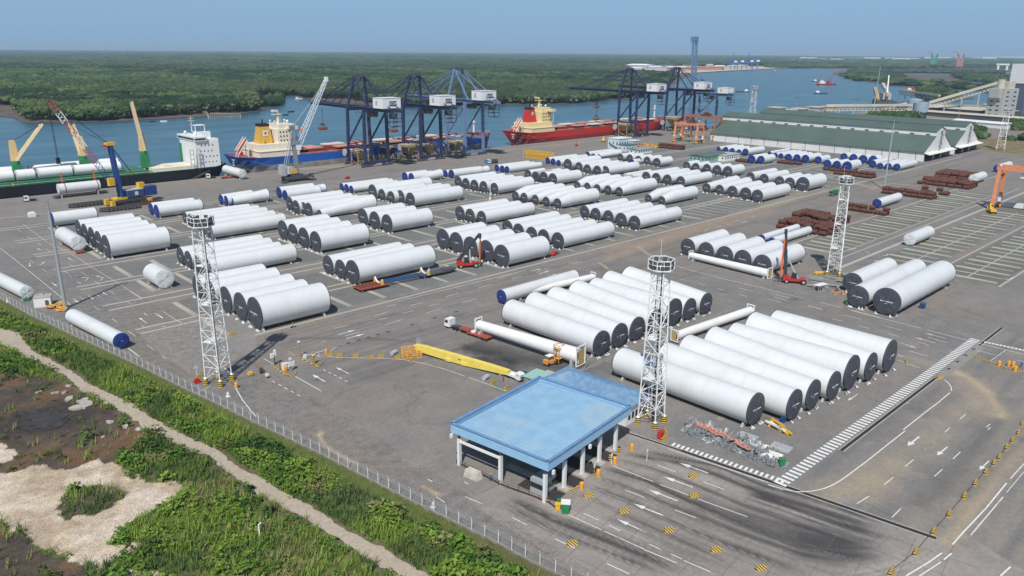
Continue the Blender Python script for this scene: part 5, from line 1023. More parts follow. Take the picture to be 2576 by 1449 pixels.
def bulker(x0, x1, label, hullm, lowm, sup, funnelm, emblem):
    t = thing('bulk_carrier', label, 'cargo ship', (0, 0, 0)); yc, bm, zd = 513.5, 32, 9.0
    hull(t, x0, x1, yc, bm, zd, 3.6, hullm, lowm, deck=DKR)
    dx = x0-224
    # hatches and covers rolled to the sides
    for i in range(7):
        xc = x0+62+i*22.5
        MB().box(xc, yc, zd-.5, 15, 17, 2.6).build('hatch_coaming', HR2, t)
        if i in (0,): MB().box(xc-3.6, yc, zd+2.2, 16, 17.6, .8).build('hatch_cover', PINK, t)
        else:
            for sg in (-1, 1): c_ = MB().box(xc, yc+sg*8.6, zd+2.15, 16, 8.2, .8).build('hatch_cover', PINK if (i+(sg > 0)) % 2 else CREAM, t)
            MB().box(xc, yc, zd+1.2, 13.6, 9, .6).build('hold', SHADOWD if i % 2 else mat('grain_cargo', (.5, .4, .24), .9, ns=1, na=.1), t)  # every other hold is a flat lid, its shade put into the colour
        m_ = MB()
        for a in range(4): m_.box(xc+9.6+a*.8, yc-6+a*4, zd-.5, 1.6, 1.6, 1.3+a*.3)
        struct(m_.build('deck_machinery', mat('red_brown_paint', (.28, .075, .04), .6), t), 'stuff')
    # accommodation
    bx = x0+16
    MB().box(bx+14, yc, zd-.5, 30, 27, 4.4).build('deckhouse', sup, t)
    MB().box(bx+14, yc, zd+3.92, 28.5, 22, 4.2).build('deckhouse', sup, t); MB().box(bx+14, yc, zd+3.9-.25, 31, 28, .24).build('boat_deck', WHITE, t)
    tw = MB().box(bx+22, yc, zd+8.14, 13.5, 19, 9.5, taper=.96).build('accommodation_tower', sup, t)
    for k in range(3):
        for a in range(5): MB().box(bx+17.5+a*2.3, yc-9.55+k*.08, zd+9.6+k*2.9, .8, .3, .9).build('window', GLASS, t)
    br = MB().box(bx+23, yc, zd+17.66, 11.5, 17, 3.2).box(bx+25, yc, zd+17.7, 5, 31.5, 2.2).build('bridge', sup, t)
    MB().box(bx+25.5, yc-8.5, zd+19.2, 6, .2, .9).box(bx+28.8, yc, zd+19, .2, 16, 1.1).build('bridge_window', GLASS, t)
    m_ = MB()
    for sg in (-1, 1): m_.beam((bx+25, yc+sg*15, zd+17.7), (bx+25, yc+sg*15, zd+8), .4).beam((bx+25, yc+sg*9, zd+9), (bx+25, yc+sg*15, zd+17.6), .4)
    m_.build('wing_support', sup, t)
    ms = MB().cyl((bx+21, yc, zd+20.8), (bx+21, yc, zd+30), 1.0, .8, 10).box(bx+20, yc, zd+27, 6, 3, .5).box(bx+18.5, yc, zd+29, 3, 3, 1.2)
    for z in range(6): ms.box(bx+22.4, yc, zd+21.5+z, 1.6, 1.6, .2)
    ms.build('radar_mast', sup, t)
    m_ = MB()
    for a, b_, r_ in ((26, -4, 1.0), (28, 4, .8), (17, -3, .8), (18, 6, .7)): m_.ball((bx+a, yc+b_, zd+22.4), r_, 10).beam((bx+a, yc+b_, zd+20.8), (bx+a, yc+b_, zd+22), .3)
    m_.build('radome', WHITE, t)
    fu = MB().box(bx+9, yc, zd+8.14, 10.5, 9, 11.5, taper=.66).build('funnel', funnelm, t); MB().box(bx+9, yc, zd+19.66, 7.2, 6.2, 1.8).build('funnel_top', BLACK, t)
    MB().cyl((bx+9, yc, zd+21.4), (bx+9.4, yc, zd+24.3), .5, .5, 8).build('exhaust', BLACK, t)
    if emblem == 'star':
        q = MB().box(bx+9, yc-3.95, zd+13.2, 3.8, .2, 3.8).build('emblem_board', PAINT2, t); q.rotation_euler = (0, 0, 0)
        vs = []
        for k in range(10): a = math.pi/2+k*math.pi/5; r_ = 1.5 if k % 2 == 0 else .6; vs.append((bx+9+r_*math.cos(a), yc-4.1, zd+15.1+r_*math.sin(a)))
        vs.append((bx+9, yc-4.1, zd+15.1)); MB().add(vs, [(10, (k+1) % 10, k) for k in range(10)]).build('star_emblem', REDP, t)
        MB().cyl((bx+6.5, yc-5.4, zd+8.1), (bx+6.5, yc-5.4, zd+11), .9, n=10).cyl((bx+12, yc-5.4, zd+8.1), (bx+12, yc-5.4, zd+11), .9, n=10).build('funnel_vent', funnelm, t)
    else:
        vs = [(bx+9+1.6*math.cos(a), yc-3.98, zd+16+1.6*math.sin(a)) for a in np.linspace(0, 6.28, 17)[:-1]]; MB().add(vs, [tuple(range(16))[::-1]]).build('round_emblem', PAINT2, t)
        MB().box(bx+9, yc-4.05, zd+15.7, 2.0, .1, .7).build('emblem_letters', DGREY, t)
    # free-fall lifeboat and ramp
    m_ = MB()
    for sg in (-1, 1): m_.beam((x0+3.5, yc-3+sg*1.8, zd+1.5), (x0+11, yc-3+sg*1.8, zd+11.5), .5).beam((x0+3.5, yc-3+sg*1.8, zd), (x0+3.5, yc-3+sg*1.8, zd+2), .5).beam((x0+11, yc-3+sg*1.8, zd), (x0+11, yc-3+sg*1.8, zd+11.5), .5).beam((x0+3, yc-3+sg*1.8, zd+4.5), (x0+10, yc-3+sg*1.8, zd+13.5), .4)
    m_.build('lifeboat_ramp', WHITE, t); MB().cyl((x0+4.5, yc-3, zd+4.5), (x0+10, yc-3, zd+11.6), 1.4, 1.2, 10).build('lifeboat', ORG, t)
    MB().box(x0+10, yc+6, zd, 3, 3, 2.5).cyl((x0+7, yc+2, zd+1), (x0+7, yc+5, zd+1), 1.5, n=12).build('winch', REDP, t)
    # forecastle
    MB().box(x1-17, yc, zd+.2, 13, 22, 2.4, taper=.8).build('forecastle', HR2, t)
    MB().cyl((x1-19, yc, zd+2.5), (x1-19, yc, zd+14), .9, .6, 10).box(x1-19, yc, zd+11.5, 3, 3, .4).ball((x1-19, yc, zd+14.6), 1.1, 8).build('foremast', WHITE, t)
    # stern name: three illegible lines of small print
    m_ = MB()
    for r_, w_ in ((0, 4.4), (1.7, 2.6), (3.3, 3.2)):
        for k in range(int(w_/.6)): m_.box(x0-.12, yc-4+(k-w_/1.2)*.62, zd-1.6-r_, .06, .42, .8)
    struct(m_.build('stern_lettering', PAINT2, t), 'stuff')
    m_ = MB()
    for a, b_ in (((x0+3, 499, zd-1), (x0-14, 492, .3)), ((x0+5, 499, zd-1), (x0-10, 492, .3)), ((x0+6, 498, zd-1), (x0+30, 492.5, .3)), ((x1-8, 500, zd+1), (x1+12, 492, .3))): m_.beam(a, b_, .16)
    m_.build('mooring_line', CONCD, t)
    return t
bulker(224, 462, 'blue hulled bulk carrier with yellow star funnel and cream deckhouse', HB, HG, CREAM, mat('funnel_yellow', (.62, .37, .07), .5, ns=.5, na=.08), 'star')
bulker(486, 722, 'red hulled bulk carrier with red funnel and yellow cream deckhouse', HR, HR2, mat('pale_yellow_paint', (.75, .62, .34), .5, ns=.8, na=.05), HR, 'round')
# heavy-lift ship on the left
t = thing('heavy_lift_ship', 'black hulled heavy lift ship with green deck and white stern block, carrying towers', 'cargo ship', (0, 0, 0)); yc = 510.5; zd = 6.0
hull(t, 40, 216, yc, 26, zd, -1.5, HK, HR2, bow=-1, deck=DKG)
MB().box(110, yc, zd-.5, 110, 21, 2.2).build('hatch_deck', DKG, t)
m_ = MB()
for x in np.arange(56, 166, 4): m_.box(x, yc-11.8, zd-.5, .5, 1.6, 1.6)
m_.box(111, yc-12.2, zd+1.1, 112, .5, .35).build('bulwark_frame', GREENP, t)
for x in (84, 92, 147, 155): MB().box(x, yc-12.6, zd-.5, .5, .4, 2.2).build('yellow_post', YEL, t)
MB().box(182, yc, zd-.2, 26, 20, 2.2).box(178, yc-5, zd+2, 4, 6, 1.2).build('stern_platform', CREAM, t)
MB().box(203.6, yc+2.5, zd, 15.5, 26, 17, taper=.985).build('accommodation_block', WHITE, t)
MB().box(199.5, yc+3, zd+17.02, 8, 29, 2.8).box(204.5, yc+2.5, zd+17.02, 14, 25, .9).build('bridge', WHITE, t)
MB().box(195.4, yc+3, zd+17.8, .3, 26, 1.1).box(199, yc-11.6, zd+17.8, 7, .2, 1.1).build('bridge_window', GLASS, t)
MB().box(205, yc, zd+17.95, 8, 9, 4.2).box(203, yc, zd+26, 7, 7, .4).beam((200, yc-3, zd+22), (200, yc-3, zd+26), .5).beam((206, yc-3, zd+22), (206, yc-3, zd+26), .5).beam((206, yc+3, zd+22), (206, yc+3, zd+26), .5).beam((200, yc+3, zd+22), (200, yc+3, zd+26), .5).build('funnel_tower', WHITE, t)
MB().cyl((199, yc, zd+26), (199, yc, zd+32), .5, .3, 8).box(199, yc, zd+29, 4, 1, .4).box(199, yc, zd+30.5, 3, .8, .4).build('radar_mast', BEIGEW, t)
m_ = MB().ball((199, yc-5, zd+21.0), 1, 10).ball((199, yc+12, zd+21), 1, 10); m_.build('radome', WHITE, t)
for r_ in range(4):
    for k in range(5-(r_ > 1)): MB().box(199+k*2.4+(r_ % 2)*.8, yc-10.5, zd+3+r_*3.6, .6, .2, .8).build('porthole', DGREY, t)
m_ = MB()
for a in (192.5, 196.8):
    for s_ in (-1, 1): m_.beam((a+s_*1.1, yc-12.2, zd-1), (a+s_*1.1, yc-12.2, zd+12), .35)
    for z in (0, 3, 6, 9, 12): m_.beam((a-1.1, yc-12.2, zd+z), (a+1.1, yc-12.2, zd+z), .35)
m_.build('boarding_tower', LGREY, t)
MB().box(195.6, yc+14, zd, .5, 3, 14).build('green_net', GREENP, t)
m_ = MB().beam((212, yc-8, zd+.5), (190, 493.5, .3), .16).beam((213, yc-6, zd+.5), (188, 493.5, .3), .16).beam((214, yc-8, zd), (236, 493, .3), .16); m_.build('mooring_line', CONCD, t)
def ship_crane(x, jib, lab, off=0):
    c = thing('deck_crane', lab, 'deck crane', (x, 513, zd+1.5), 0, 'deck cranes of the heavy lift ship')
    MB().cyl((0, 0, 0), (0, 0, 10.5), 2.6, 2.2, 14).box(0, -1.5, 0, 4.6, 3, 8.5).build('pedestal', GREENP, c)
    MB().box(0, 0, 10.5, 3.8, 3.8, 10, taper=.75).box(0, 0, 20.5, 2.6, 2.6, 1.4).build('housing', mat('cream_yellow', (.72, .50, .24), .5, ns=.8, na=.08), c)
    a = Vector((0, -1.5, 11)); b_ = Vector(jib); m_ = MB(); d = (b_-a); nrm = Vector((-d.y, d.x, 0)).normalized() if abs(d.x)+abs(d.y) > 2 else Vector((1, 0, 0)); nrm = Vector((0, 1, 0)) if abs(d.x) > abs(d.y) else Vector((1, 0, 0))
    for s_ in (-1, 1): m_.beam(a+nrm*s_*1.5, b_+nrm*s_*.9, .8, 1.5)
    for f_ in (.25, .5, .75, 1): m_.beam(a.lerp(b_, f_)+nrm*-1.3, a.lerp(b_, f_)+nrm*1.3, .6)
    m_.build('jib', mat('cream_jib', (.76, .60, .36), .5, ns=.8, na=.08), c)
    MB().beam(b_, Vector((0, 1, 21)), .16).beam(b_+nrm, Vector((0, 1.4, 21)), .16).build('luffing_rope', BLACK, c)
    MB().box(b_.x, b_.y, b_.z-.3, 2, 2, 1.8).build('jib_head', DGREY, c)
ship_crane(98, (14.5, -9, 31), 'cream deck crane with jib leaning right, leftmost on the heavy lift ship')
ship_crane(133, (-3, 2, 30), 'cream deck crane behind the red and white lattice boom')
ship_crane(168, (-3.5, -1, 41), 'cream deck crane with jib raised nearly upright beside the white block')
def dtube(x, y, z, r_, L_, lab):
    c = thing('cargo_tower_section', lab, 'tower section', (x, y, z), 0, 'tower sections carried on the ship deck')
    MB().lathe_x([(0, r_, r_), (L_, r_, r_)], 0, 24).build('shell', WHITE, c)
    MB().add([(-.02, r_*math.cos(a), r_+r_*math.sin(a)) for a in np.linspace(0, 6.28, 21)[:-1]], [tuple(range(20))]).lathe_x([(-.03, r_*1.01, r_), (.5, r_*1.01, r_)], 0, 24).build('end_cover', WRAP, c); MB().add([(L_+.02, r_*math.cos(a), r_+r_*math.sin(a)) for a in np.linspace(0, 6.28, 21)[:-1]], [tuple(range(20))[::-1]]).build('far_cover', WRAP, c)
for i, q in enumerate([(60, 519, 8, 3.2, 43), (104.5, 519, 8, 3, 16), (121.6, 519, 8, 3.2, 32), (76, 505.5, 7.9, 3.1, 18), (95.5, 505, 7.9, 3.0, 9), (106.2, 505, 7.9, 3.1, 17.5), (125, 505, 7.9, 3, 25.5)]):
    dtube(*q, ['left end of the far side deck row', 'second piece of the far side deck row', 'right end of the far side deck row', 'left end of the near side deck row', 'short piece behind the left deck crane', 'middle piece of the near side deck row', 'right end of the near side deck row'][i]+', white tower section on the ship')
# ================================================================== HARBOUR CRANES ON TYRES
def lattice(m_, a, b_, w0, w1, n, th=.18):
    a = Vector(a); b_ = Vector(b_); d = (b_-a).normalized(); u = d.cross(Vector((0, 0, 1))).normalized(); v = u.cross(d).normalized()
    def c(f_, i): w_ = (w0*(1-f_)+w1*f_)/2; s1, s2 = ((-1, -1), (1, -1), (1, 1), (-1, 1))[i]; return a.lerp(b_, f_)+u*s1*w_+v*s2*w_
    for i in range(4):
        m_.beam(c(0, i), c(1, i), th*1.6)
        for k in range(n): m_.beam(c(k/n, i), c((k+1)/n, (i+1) % 4) if k % 2 else c((k+1)/n, (i-1) % 4), th)
GR2 = mat('crane_grey', (.20, .22, .24), .5, ns=.5, na=.15)
t = thing('mobile_harbour_crane', 'grey mobile harbour crane with long white lattice boom beside the blue ship', 'mobile crane', (236, 447, 0), R(0))
MB().box(0, 0, 1.6, 16, 6.5, 1.6).box(0, 0, 3.2, 8, 6, 1.4).box(-9.5, -4, .3, 4, 2.5, 1).box(9.5, -4, .3, 4, 2.5, 1).box(9.5, 4, .3, 4, 2.5, 1).beam((8, 0, 3), (14, 2, 1), .9).beam((6, -4, 2), (11, -7, .4), .8).build('chassis', DGREY, t)
for a in range(-7, 8, 2):
    for s_ in (-1, 1): MB().cyl((a, s_*2.4, .8), (a, s_*3.4, .8), .8, n=12).build('wheel', BLACK, t)
MB().box(-6, 0, 5, 8, 5, 4.4).box(-9, -1, 5, 2.6, 4, 6).build('counterweight_house', LGREY, t)
MB().box(-2.2, -2.2, 5.2, 4.2, 1.6, 2.8).build('orange_panel', mat('ochre_paint', (.7, .36, .08), .5), t)
m_ = MB()
for k in range(4): m_.cyl((-5.6, -2.6, 5.6+k*1.1), (-5.6, -2.9, 5.6+k*1.1), .45, n=10)
m_.build('air_vents', WHITE, t)
MB().beam((2, 1, 4.6), (3, 5, 32), 2.2).beam((-4, 1, 9), (2.6, 4, 30), .5).box(3, 5, 32, 3, 2.5, 2).beam((1, 2, 22), (6, 5, 27), .9).build('tower', GR2, t)
MB().box(4.8, 2, 19, 2.6, 2.4, 2.8).build('cab', WHITE, t)
m_ = MB(); lattice(m_, (7, 7, 21), (31.5, 9.5, 60.5), 3.2, 1.6, 22); m_.box(32, 9.5, 60, 1.6, 2.4, 3); m_.beam((4, 5, 20), (7, 7, 21), 1.6); m_.build('boom', mat('boom_white', (.72, .76, .80), .4, ns=.5, na=.05), t)
MB().beam((3, 5, 33), (31, 9.4, 60), .14).beam((3.6, 5, 33), (31.6, 9.4, 60), .14).beam((-6, 0, 9), (2.6, 4.6, 32), .3).beam((-7, 1, 9), (2.6, 5.4, 32), .3).build('pendant_rope', LGREY, t)
t = thing('crawler_crane', 'blue wheeled harbour crane with tall blue mast and red white lattice boom', 'mobile crane', (132, 437, 0), R(12))
MB().box(0, 0, 1.6, 17, 6.5, 1.5).build('chassis', DGREY, t)
for a in range(-7, 8, 2):
    for s_ in (-1, 1): MB().cyl((a, s_*2.4, .8), (a, s_*3.4, .8), .8, n=12).build('wheel', BLACK, t)
MB().box(3.5, 0, 3.6, 9, 5.4, 3.6).build('engine_house', mat('faded_navy', (.05, .08, .20), .5, ns=1, na=.15), t); MB().box(3.5, 0, 7.22, 9.2, 5.6, .3).build('house_roof', LGREY, t)
MB().box(12, 0, 3.2, 7, 5.4, 5).build('counterweight', BLUEP, t); MB().box(3.8, -2.78, 4.4, 1.8, .12, 2).build('logo_plate', PAINT2, t)
MB().box(8, 0, 7.5, 3, 3, 3).beam((8, 0, 9), (9.5, 0, 3), .6).box(-4.5, 0, 3.1, 6, 5.4, 1).box(-10, 3, .6, 2, 2, 3).box(-10, -3, .6, 2, 2, 2.6).box(10, -4, .5, 2, 1.6, 1.6).build('yellow_fittings', YEL, t)
m_ = MB()
for s_ in (-1, 1): m_.beam((-3.5, s_*1.4, 4), (-5.5, s_*1.0, 31.5), 1.5, 1.3)
for z in np.arange(5, 31, 2.6): m_.beam((-3.6-(z-4)*.073, -1.4, z), (-3.6-(z-4)*.073, 1.4, z), .5)
m_.beam((-3, 0, 5), (-5, 0, 30), .5, 2.2); m_.build('mast', BLUEP, t)
MB().box(-5.6, 0, 31.5, 4.4, 3, 1.6).build('mast_head', YEL, t); MB().box(-8.5, -1.5, 11, 3, 2, 4).build('operator_cab', YEL, t); MB().box(-8, 0, 31, 2, 2, 1).build('red_sheave', REDP, t)
P0 = Vector((-6, 2, 11)); P1 = Vector((-27, 11, 55)); m1 = MB(); m2_ = MB(); m3 = MB(); cuts = [0, .28, .45, .60, .75, .86, 1]
for i in range(6):
    mm = (m3, m1, m2_, m1, m2_, m1)[i]; a, b_ = cuts[i], cuts[i+1]; lattice(mm, P0.lerp(P1, a), P0.lerp(P1, b_), 2.6, 2.6 if i < 5 else 1.6, max(3, int((b_-a)*26)), .2)
m3.build('boom_foot', BLUEP, t); m1.build('boom_red', mat('dull_red', (.38, .06, .06), .5), t); m2_.build('boom_white', WHITE2, t)
m_ = MB()
for s_ in (-.4, .4): m_.beam((-6, s_, 32.5), P1+Vector((0, s_, 0)), .15).beam((8, s_, 10), (-5.6, s_, 32), .18).beam((-6.5, s_, 32.5), P0.lerp(P1, .75), .12)
m_.beam(P1, P1+Vector((0, 0, -29)), .16).beam(P1+Vector((-.8, 0, 0)), P1+Vector((-.4, 0, -29)), .16).box(P1.x-.2, P1.y, P1.z-31.5, 1.6, 1.2, 3).build('hoist_rope', BLACK, t)
# ================================================================== RUBBER-TYRED GANTRIES
def rtg(x, y, span, h, wb, m1, lab, rz=0):
    t = thing('yard_gantry_crane', lab, 'gantry crane', (x, y, 0), rz, 'rubber tyred gantry cranes')
    for sy in (0, -span):
        for sx in (-1, 1):
            MB().beam((sx*wb/2, sy, 2.6), (sx*wb*.36, sy, h-1), 1.7, 1.4).build('leg', m1, t)
            b_ = MB().box(sx*wb/2, sy, .5, 3.4, 1.6, 1.6, taper=.8).build('bogie', YEL, t)
            w_ = MB()
            for q in (-1.1, 1.1): w_.cyl((sx*wb/2+q, sy-.55, .75), (sx*wb/2+q, sy+.55, .75), .75, n=12)
            w_.build('wheel', BLACK, b_); MB().box(sx*wb*.44, sy, 3.4, 2.1, 1.5, 3.2).build('power_box', WHITE2, t)
        MB().beam((-wb/2-1, sy, 2.5), (wb/2+1, sy, 2.5), 1.0, 1.1).beam((-wb*.36, sy, h-4), (wb*.36, sy, h-4), .9).build('sill_beam', RUST if m1 is SALMON else m1, t)
    for sx in (-1, 1): MB().beam((sx*wb*.36, 1.5, h), (sx*wb*.36, -span-1.5, h), 1.2, 1.9).build('girder', m1, t)
    m_ = MB()
    for sx in (-1, 1): m_.beam((sx*wb*.36+sx*1.1, 1.5, h+1.9), (sx*wb*.36+sx*1.1, -span-1.5, h+1.9), .1)
    for q in np.linspace(1.5, -span-1.5, 9):
        for sx in (-1, 1): m_.beam((sx*wb*.36+sx*1.1, q, h+.8), (sx*wb*.36+sx*1.1, q, h+1.9), .1)
    m_.build('walkway_rail', m1, t)
    MB().box(0, -span*.6, h+1.1, wb*.8, 5, 1.6).box(0, -span*.6, h+2.7, 4, 4, 1.4).build('trolley', RUST, t); MB().box(-wb*.2, -span*.45, h-4.4, 2, 2.2, 2.4).build('cab', WHITE2, t)
rtg(615, 421, 24, 17, 12, SALMON, 'faded orange yard gantry crane on the quay apron, nearer of the pair')
rtg(652, 436, 34, 21, 13, mat('brown_orange_paint', (.36, .15, .08), .6, ns=.8, na=.2), 'brown orange yard gantry crane on the quay apron, farther of the pair')
rtg(474, 117, 24, 22.5, 13, SALMON, 'salmon orange yard gantry crane standing at the right picture edge')
# ================================================================== WORKS ON THE FAR RIGHT
WG = mat('works_grey', (.42, .42, .40), .8, ns=.05, na=.1, dirt=(.28, .27, .25), dscale=.05, damt=.5)
WB_ = mat('works_beige', (.50, .46, .38), .8, ns=.05, na=.12)
def hgt(px, py, ty):
    x, y = G(px, py); lo, hi = 0, 400
    for _ in range(40):
        m_ = (lo+hi)/2; lo, hi = (m_, hi) if P(x, y, m_)[1] > ty else (lo, m_)
    return x, y, lo
x, y, h = hgt(2512, 300, 222); k = h/30
t = thing('works_tower', 'grey five storey works tower with paired dark windows', 'building', (x, y, 0), R(-18)); MB().box(0, 0, 0, 22*k, 16*k, h).box(-12*k, 0, h*.7, 5*k, 10*k, h*.28).build('wall', WG, t)
for r_ in range(6):
    for c_ in (-5.5, 5.5): MB().box(c_*k, -8.03*k, h*(.12+.14*r_+(.05 if r_ > 0 else 0)), 3.4*k, .3, h*.04).build('window', GLASS, t); MB().box(-11.03*k, c_*k*.6, h*(.15+.14*r_), .3, 3*k, h*.04).build('window', GLASS, t)
MB().box(4*k, 0, h, 10*k, 9*k, h*.22).cyl((-6*k, 0, h), (-6*k, 0, h*1.28), 3.4*k, n=14).build('roof_plant', WB_, t)
x, y, h = hgt(2562, 292, 158); t = thing('works_tall_tower', 'tall works tower with dark shaft and white boxed top at the right edge', 'building', (x, y, 0), R(-18)); k = h/60
MB().box(0, 0, 0, 24*k, 20*k, h*.62).build('shaft', mat('works_dark', (.09, .12, .17), .6), t); MB().box(0, 0, h*.62, 25*k, 21*k, h*.36).build('cladding', WHITE, t); MB().box(16*k, -4*k, 0, 16*k, 14*k, h*.62).build('silo_block', WB_, t)
m_ = MB()
for z in np.linspace(0, h*.9, 10): m_.box(18*k, -12*k, z, 14*k, .8, .8).beam((11*k, -12*k, z), (25*k, -12*k, z+h*.09), .8)
for a in (11, 25): m_.beam((a*k, -12*k, 0), (a*k, -12*k, h*.9), 1.2)
m_.build('stair_frame', LGREY, t)
for i, (px, py, ty) in enumerate([(2297, 286, 250), (2313, 290, 258)]):
    x, y, h = hgt(px, py, ty); t = thing('silo', f'blue grey steel silo, {["left", "right"][i]} of the two beside the long conveyor', 'silo', (x, y, 0), 0, 'steel silos'); r_ = 9.5
    MB().cyl((0, 0, h*.25), (0, 0, h), r_, n=20).cyl((0, 0, h), (0, 0, h*1.06), r_, r_*.4, 20).build('drum', mat('silo_blue', (.30, .38, .45), .5, ns=.1, na=.12), t); MB().cyl((0, 0, 0), (0, 0, h*.25), r_*.8, n=12).build('skirt', DGREY, t)
def conveyor(p, q, z0, z1, lab, w_=5, n=18, legs=3):
    a = Vector((*G(*p), z0)); b_ = Vector((*G(*q), z1)); t = thing('conveyor_gallery', lab, 'conveyor', tuple(a)); b_ = b_-a; m_ = MB(); m_.beam((0, 0, 2), b_+Vector((0, 0, 2)), w_, 3); m_.build('gallery', WB_, t)
    m_ = MB(); 
    for k in range(n): u = b_*(k/n); v = b_*((k+1)/n); md = (u+v)/2; m_.beam(u, md+Vector((0, 0, -5)), .8).beam(md+Vector((0, 0, -5)), v, .8)
    m_.beam((0, 0, -5), b_+Vector((0, 0, -5)), .9).build('truss', WB_, t) if False else m_.beam(Vector((0, 0, -5)), b_+Vector((0, 0, -5)), .9)
    m_.build('truss', WB_, t)
    for k in range(1, legs+1): u = b_*(k/(legs+1)); MB().beam(u+Vector((0, 0, -5)), Vector((u.x, u.y, -a.z)), 1.4).build('trestle', WG, t)
conveyor((2332, 288), (2496, 292), 14, 42, 'long rising conveyor gallery from the silos to the works tower')
conveyor((2075, 288), (2290, 291), 10, 12, 'low conveyor running from the quay hoppers to the silos', 3.5, 22, 5)
conveyor((2260, 247), (2360, 262), 12, 12, 'jetty conveyor on dark piles over the water', 3.5, 10, 5)
for nm, px, py, ty, w_, d_, m1, lab in (('works_hall', 2400, 287, 266, 150, 46, WB_, 'long pale works hall under the conveyor'), ('works_hall', 2425, 297, 283, 170, 20, WG, 'low grey works hall in front of the long pale hall'), ('works_shed', 2470, 318, 303, 60, 18, WHITE, 'white roofed works shed at the creek bank'), ('works_shed', 2545, 270, 262, 60, 60, WG, 'grey dome shed at the right edge')):
    x, y, h = hgt(px, py, ty); t = thing(nm, lab, 'building', (x, y, 0), R(-14)); MB().box(0, 0, 0, d_, w_, h*.75).build('wall', DGREY if 'pale' in lab else m1, t); e = d_/2+1
    MB().add([(-e, -w_/2-1, h*.75), (e, -w_/2-1, h*.75), (e, w_/2+1, h*.75), (-e, w_/2+1, h*.75), (0, -w_/2-1, h), (0, w_/2+1, h)], [(0, 4, 5, 3), (4, 1, 2, 5), (0, 1, 4), (3, 5, 2)]).build('roof', WB_ if 'long' in lab else WHITE, t)
# ship loaders and quay hoppers behind the warehouses
for i, (px, py, ty) in enumerate([(1953, 291, 270), (1983, 289, 276), (2011, 288, 273), (2050, 287, 269), (2083, 285, 268)]):
    x, y, h = hgt(px, py, ty); t = thing('quay_hopper', f'weathered beige hopper on legs behind the warehouse roof, {["leftmost", "second", "third", "fourth", "rightmost"][i]} of five', 'hopper', (x, y, 0), 0, 'hoppers behind the warehouse'); a = 8
    MB().box(0, 0, h*.55, 2*a, 2*a, h*.4).box(0, 0, h*.95, 2.3*a, 2.3*a, 1).build('bin', WB_, t); m_ = MB()
    for sx in (-1, 1):
        for sy in (-1, 1): m_.beam((sx*a, sy*a, 0), (sx*a, sy*a, h*.55), 1.2)
    m_.build('leg', LGREY, t)
x, y = G(2226, 262); t = thing('ship_loader', 'white and yellow ship loader with slanting mast on its jetty', 'ship loader', (x, y, 0), .5)
MB().beam((-12, 0, 6), (2, 0, 46), 1.6).beam((2, 0, 46), (8, 0, 4), .9).build('mast', WHITE, t); MB().box(10, 0, 8, 44, 12, 10).beam((-20, 0, 16), (60, 0, 30), 5).build('body', WB_, t); MB().beam((10, 10, 6), (70, 10, 22), 5).build('boom', mat('dull_yellow', (.5, .33, .1), .6), t); MB().box(10, 0, -3, 60, 30, 9).build('jetty_deck', DGREY, t)
# ================================================================== FAR RIVER TRAFFIC AND SHORES
def boat(px, py, L_, lab, hullm, rz=0, house=True, crane=False, name='river_boat'):
    L_ *= .55; x, y = G(px, py, -3); t = thing(name, lab, 'boat', (x, y, -3), rz); w_ = L_*.2
    pts = [(-L_/2, -w_/2), (L_*.3, -w_/2), (L_/2, 0), (L_*.3, w_/2), (-L_/2, w_/2)]; MB().prism(pts, -.5, L_*.055+.8).build('hull', hullm, t)
    if house: MB().box(-L_*.28, 0, L_*.055+.8, L_*.26, w_*.7, L_*.09).box(-L_*.3, 0, L_*.145+.8, L_*.14, w_*.5, L_*.05).build('cabin', WHITE, t)
    if crane: MB().box(L_*.1, 0, L_*.06, L_*.14, w_*.7, L_*.12).beam((L_*.1, 0, L_*.15), (L_*.32, 0, L_*.62), L_*.018).beam((L_*.1, 0, L_*.15), (L_*.02, 0, L_*.4), L_*.014).beam((L_*.02, 0, L_*.4), (L_*.32, 0, L_*.62), L_*.006).build('crane', mat('dull_red', (.38, .06, .06), .5), t)
    return t
boat(2080, 214, 105, 'long red crane barge with raised red jib on the river', HR2, -.5, True, True)
boat(2057, 206, 60, 'dark work boat with jib behind the red crane barge', DGREY, -.5, True, True)
boat(2065, 236, 55, 'dark blue motor vessel with pale wheelhouse on the river', BLUEP, -.55)
boat(1867, 232, 52, 'brown hulled vessel with white bridge behind the lattice tower', RUST, 2.3)
boat(1946, 181, 60, 'distant dark ship with white bridge in the river bend', BLACK, .8)
boat(2296, 229, 60, 'orange and red dredger moored at the mangrove island', ORG, -.6)
boat(753, 249, 26, 'small white ferry boat in the creek mouth', WHITE, 0)
boat(733, 282, 22, 'small dark boat right of the creek mouth', BLACK, .3, False)
boat(719, 290, 18, 'small dark boat nearest the blue ship mast', BLACK, .3, False)
boat(412, 306, 14, 'slim white sampan near the mud bank', WHITE, -.3, False); boat(383, 307, 12, 'slim dark sampan near the mud bank', BLACK, -.3, False)
boat(613, 230, 34, 'white river boat inside the creek', WHITE, .2)
boat(2144, 200, 24, 'small dark boat off the wetland tip', DGREY, .2, False); boat(2240, 217, 24, 'small dark boat at the mud flat edge', DGREY, -.3, False)
# fish-trap fence on the mud
x0_, y0_ = G(528, 281, -2.6); t = thing('stake_fence', 'long wooden stake fence standing on the river mud', 'fish trap', (0, 0, 0)); pts = resamp(gp([(470, 282), (520, 286), (526, 300), (606, 297), (606, 292), (530, 290)], -2.6), 90); m_ = MB()
for q in pts: m_.beam((*q, -3), (*q, .8), .35)
for a, b_ in zip(pts[:-1], pts[1:]): m_.beam((*a, .3), (*b_, .3), .25)
struct(m_.build('stake', WB_, t), 'stuff')
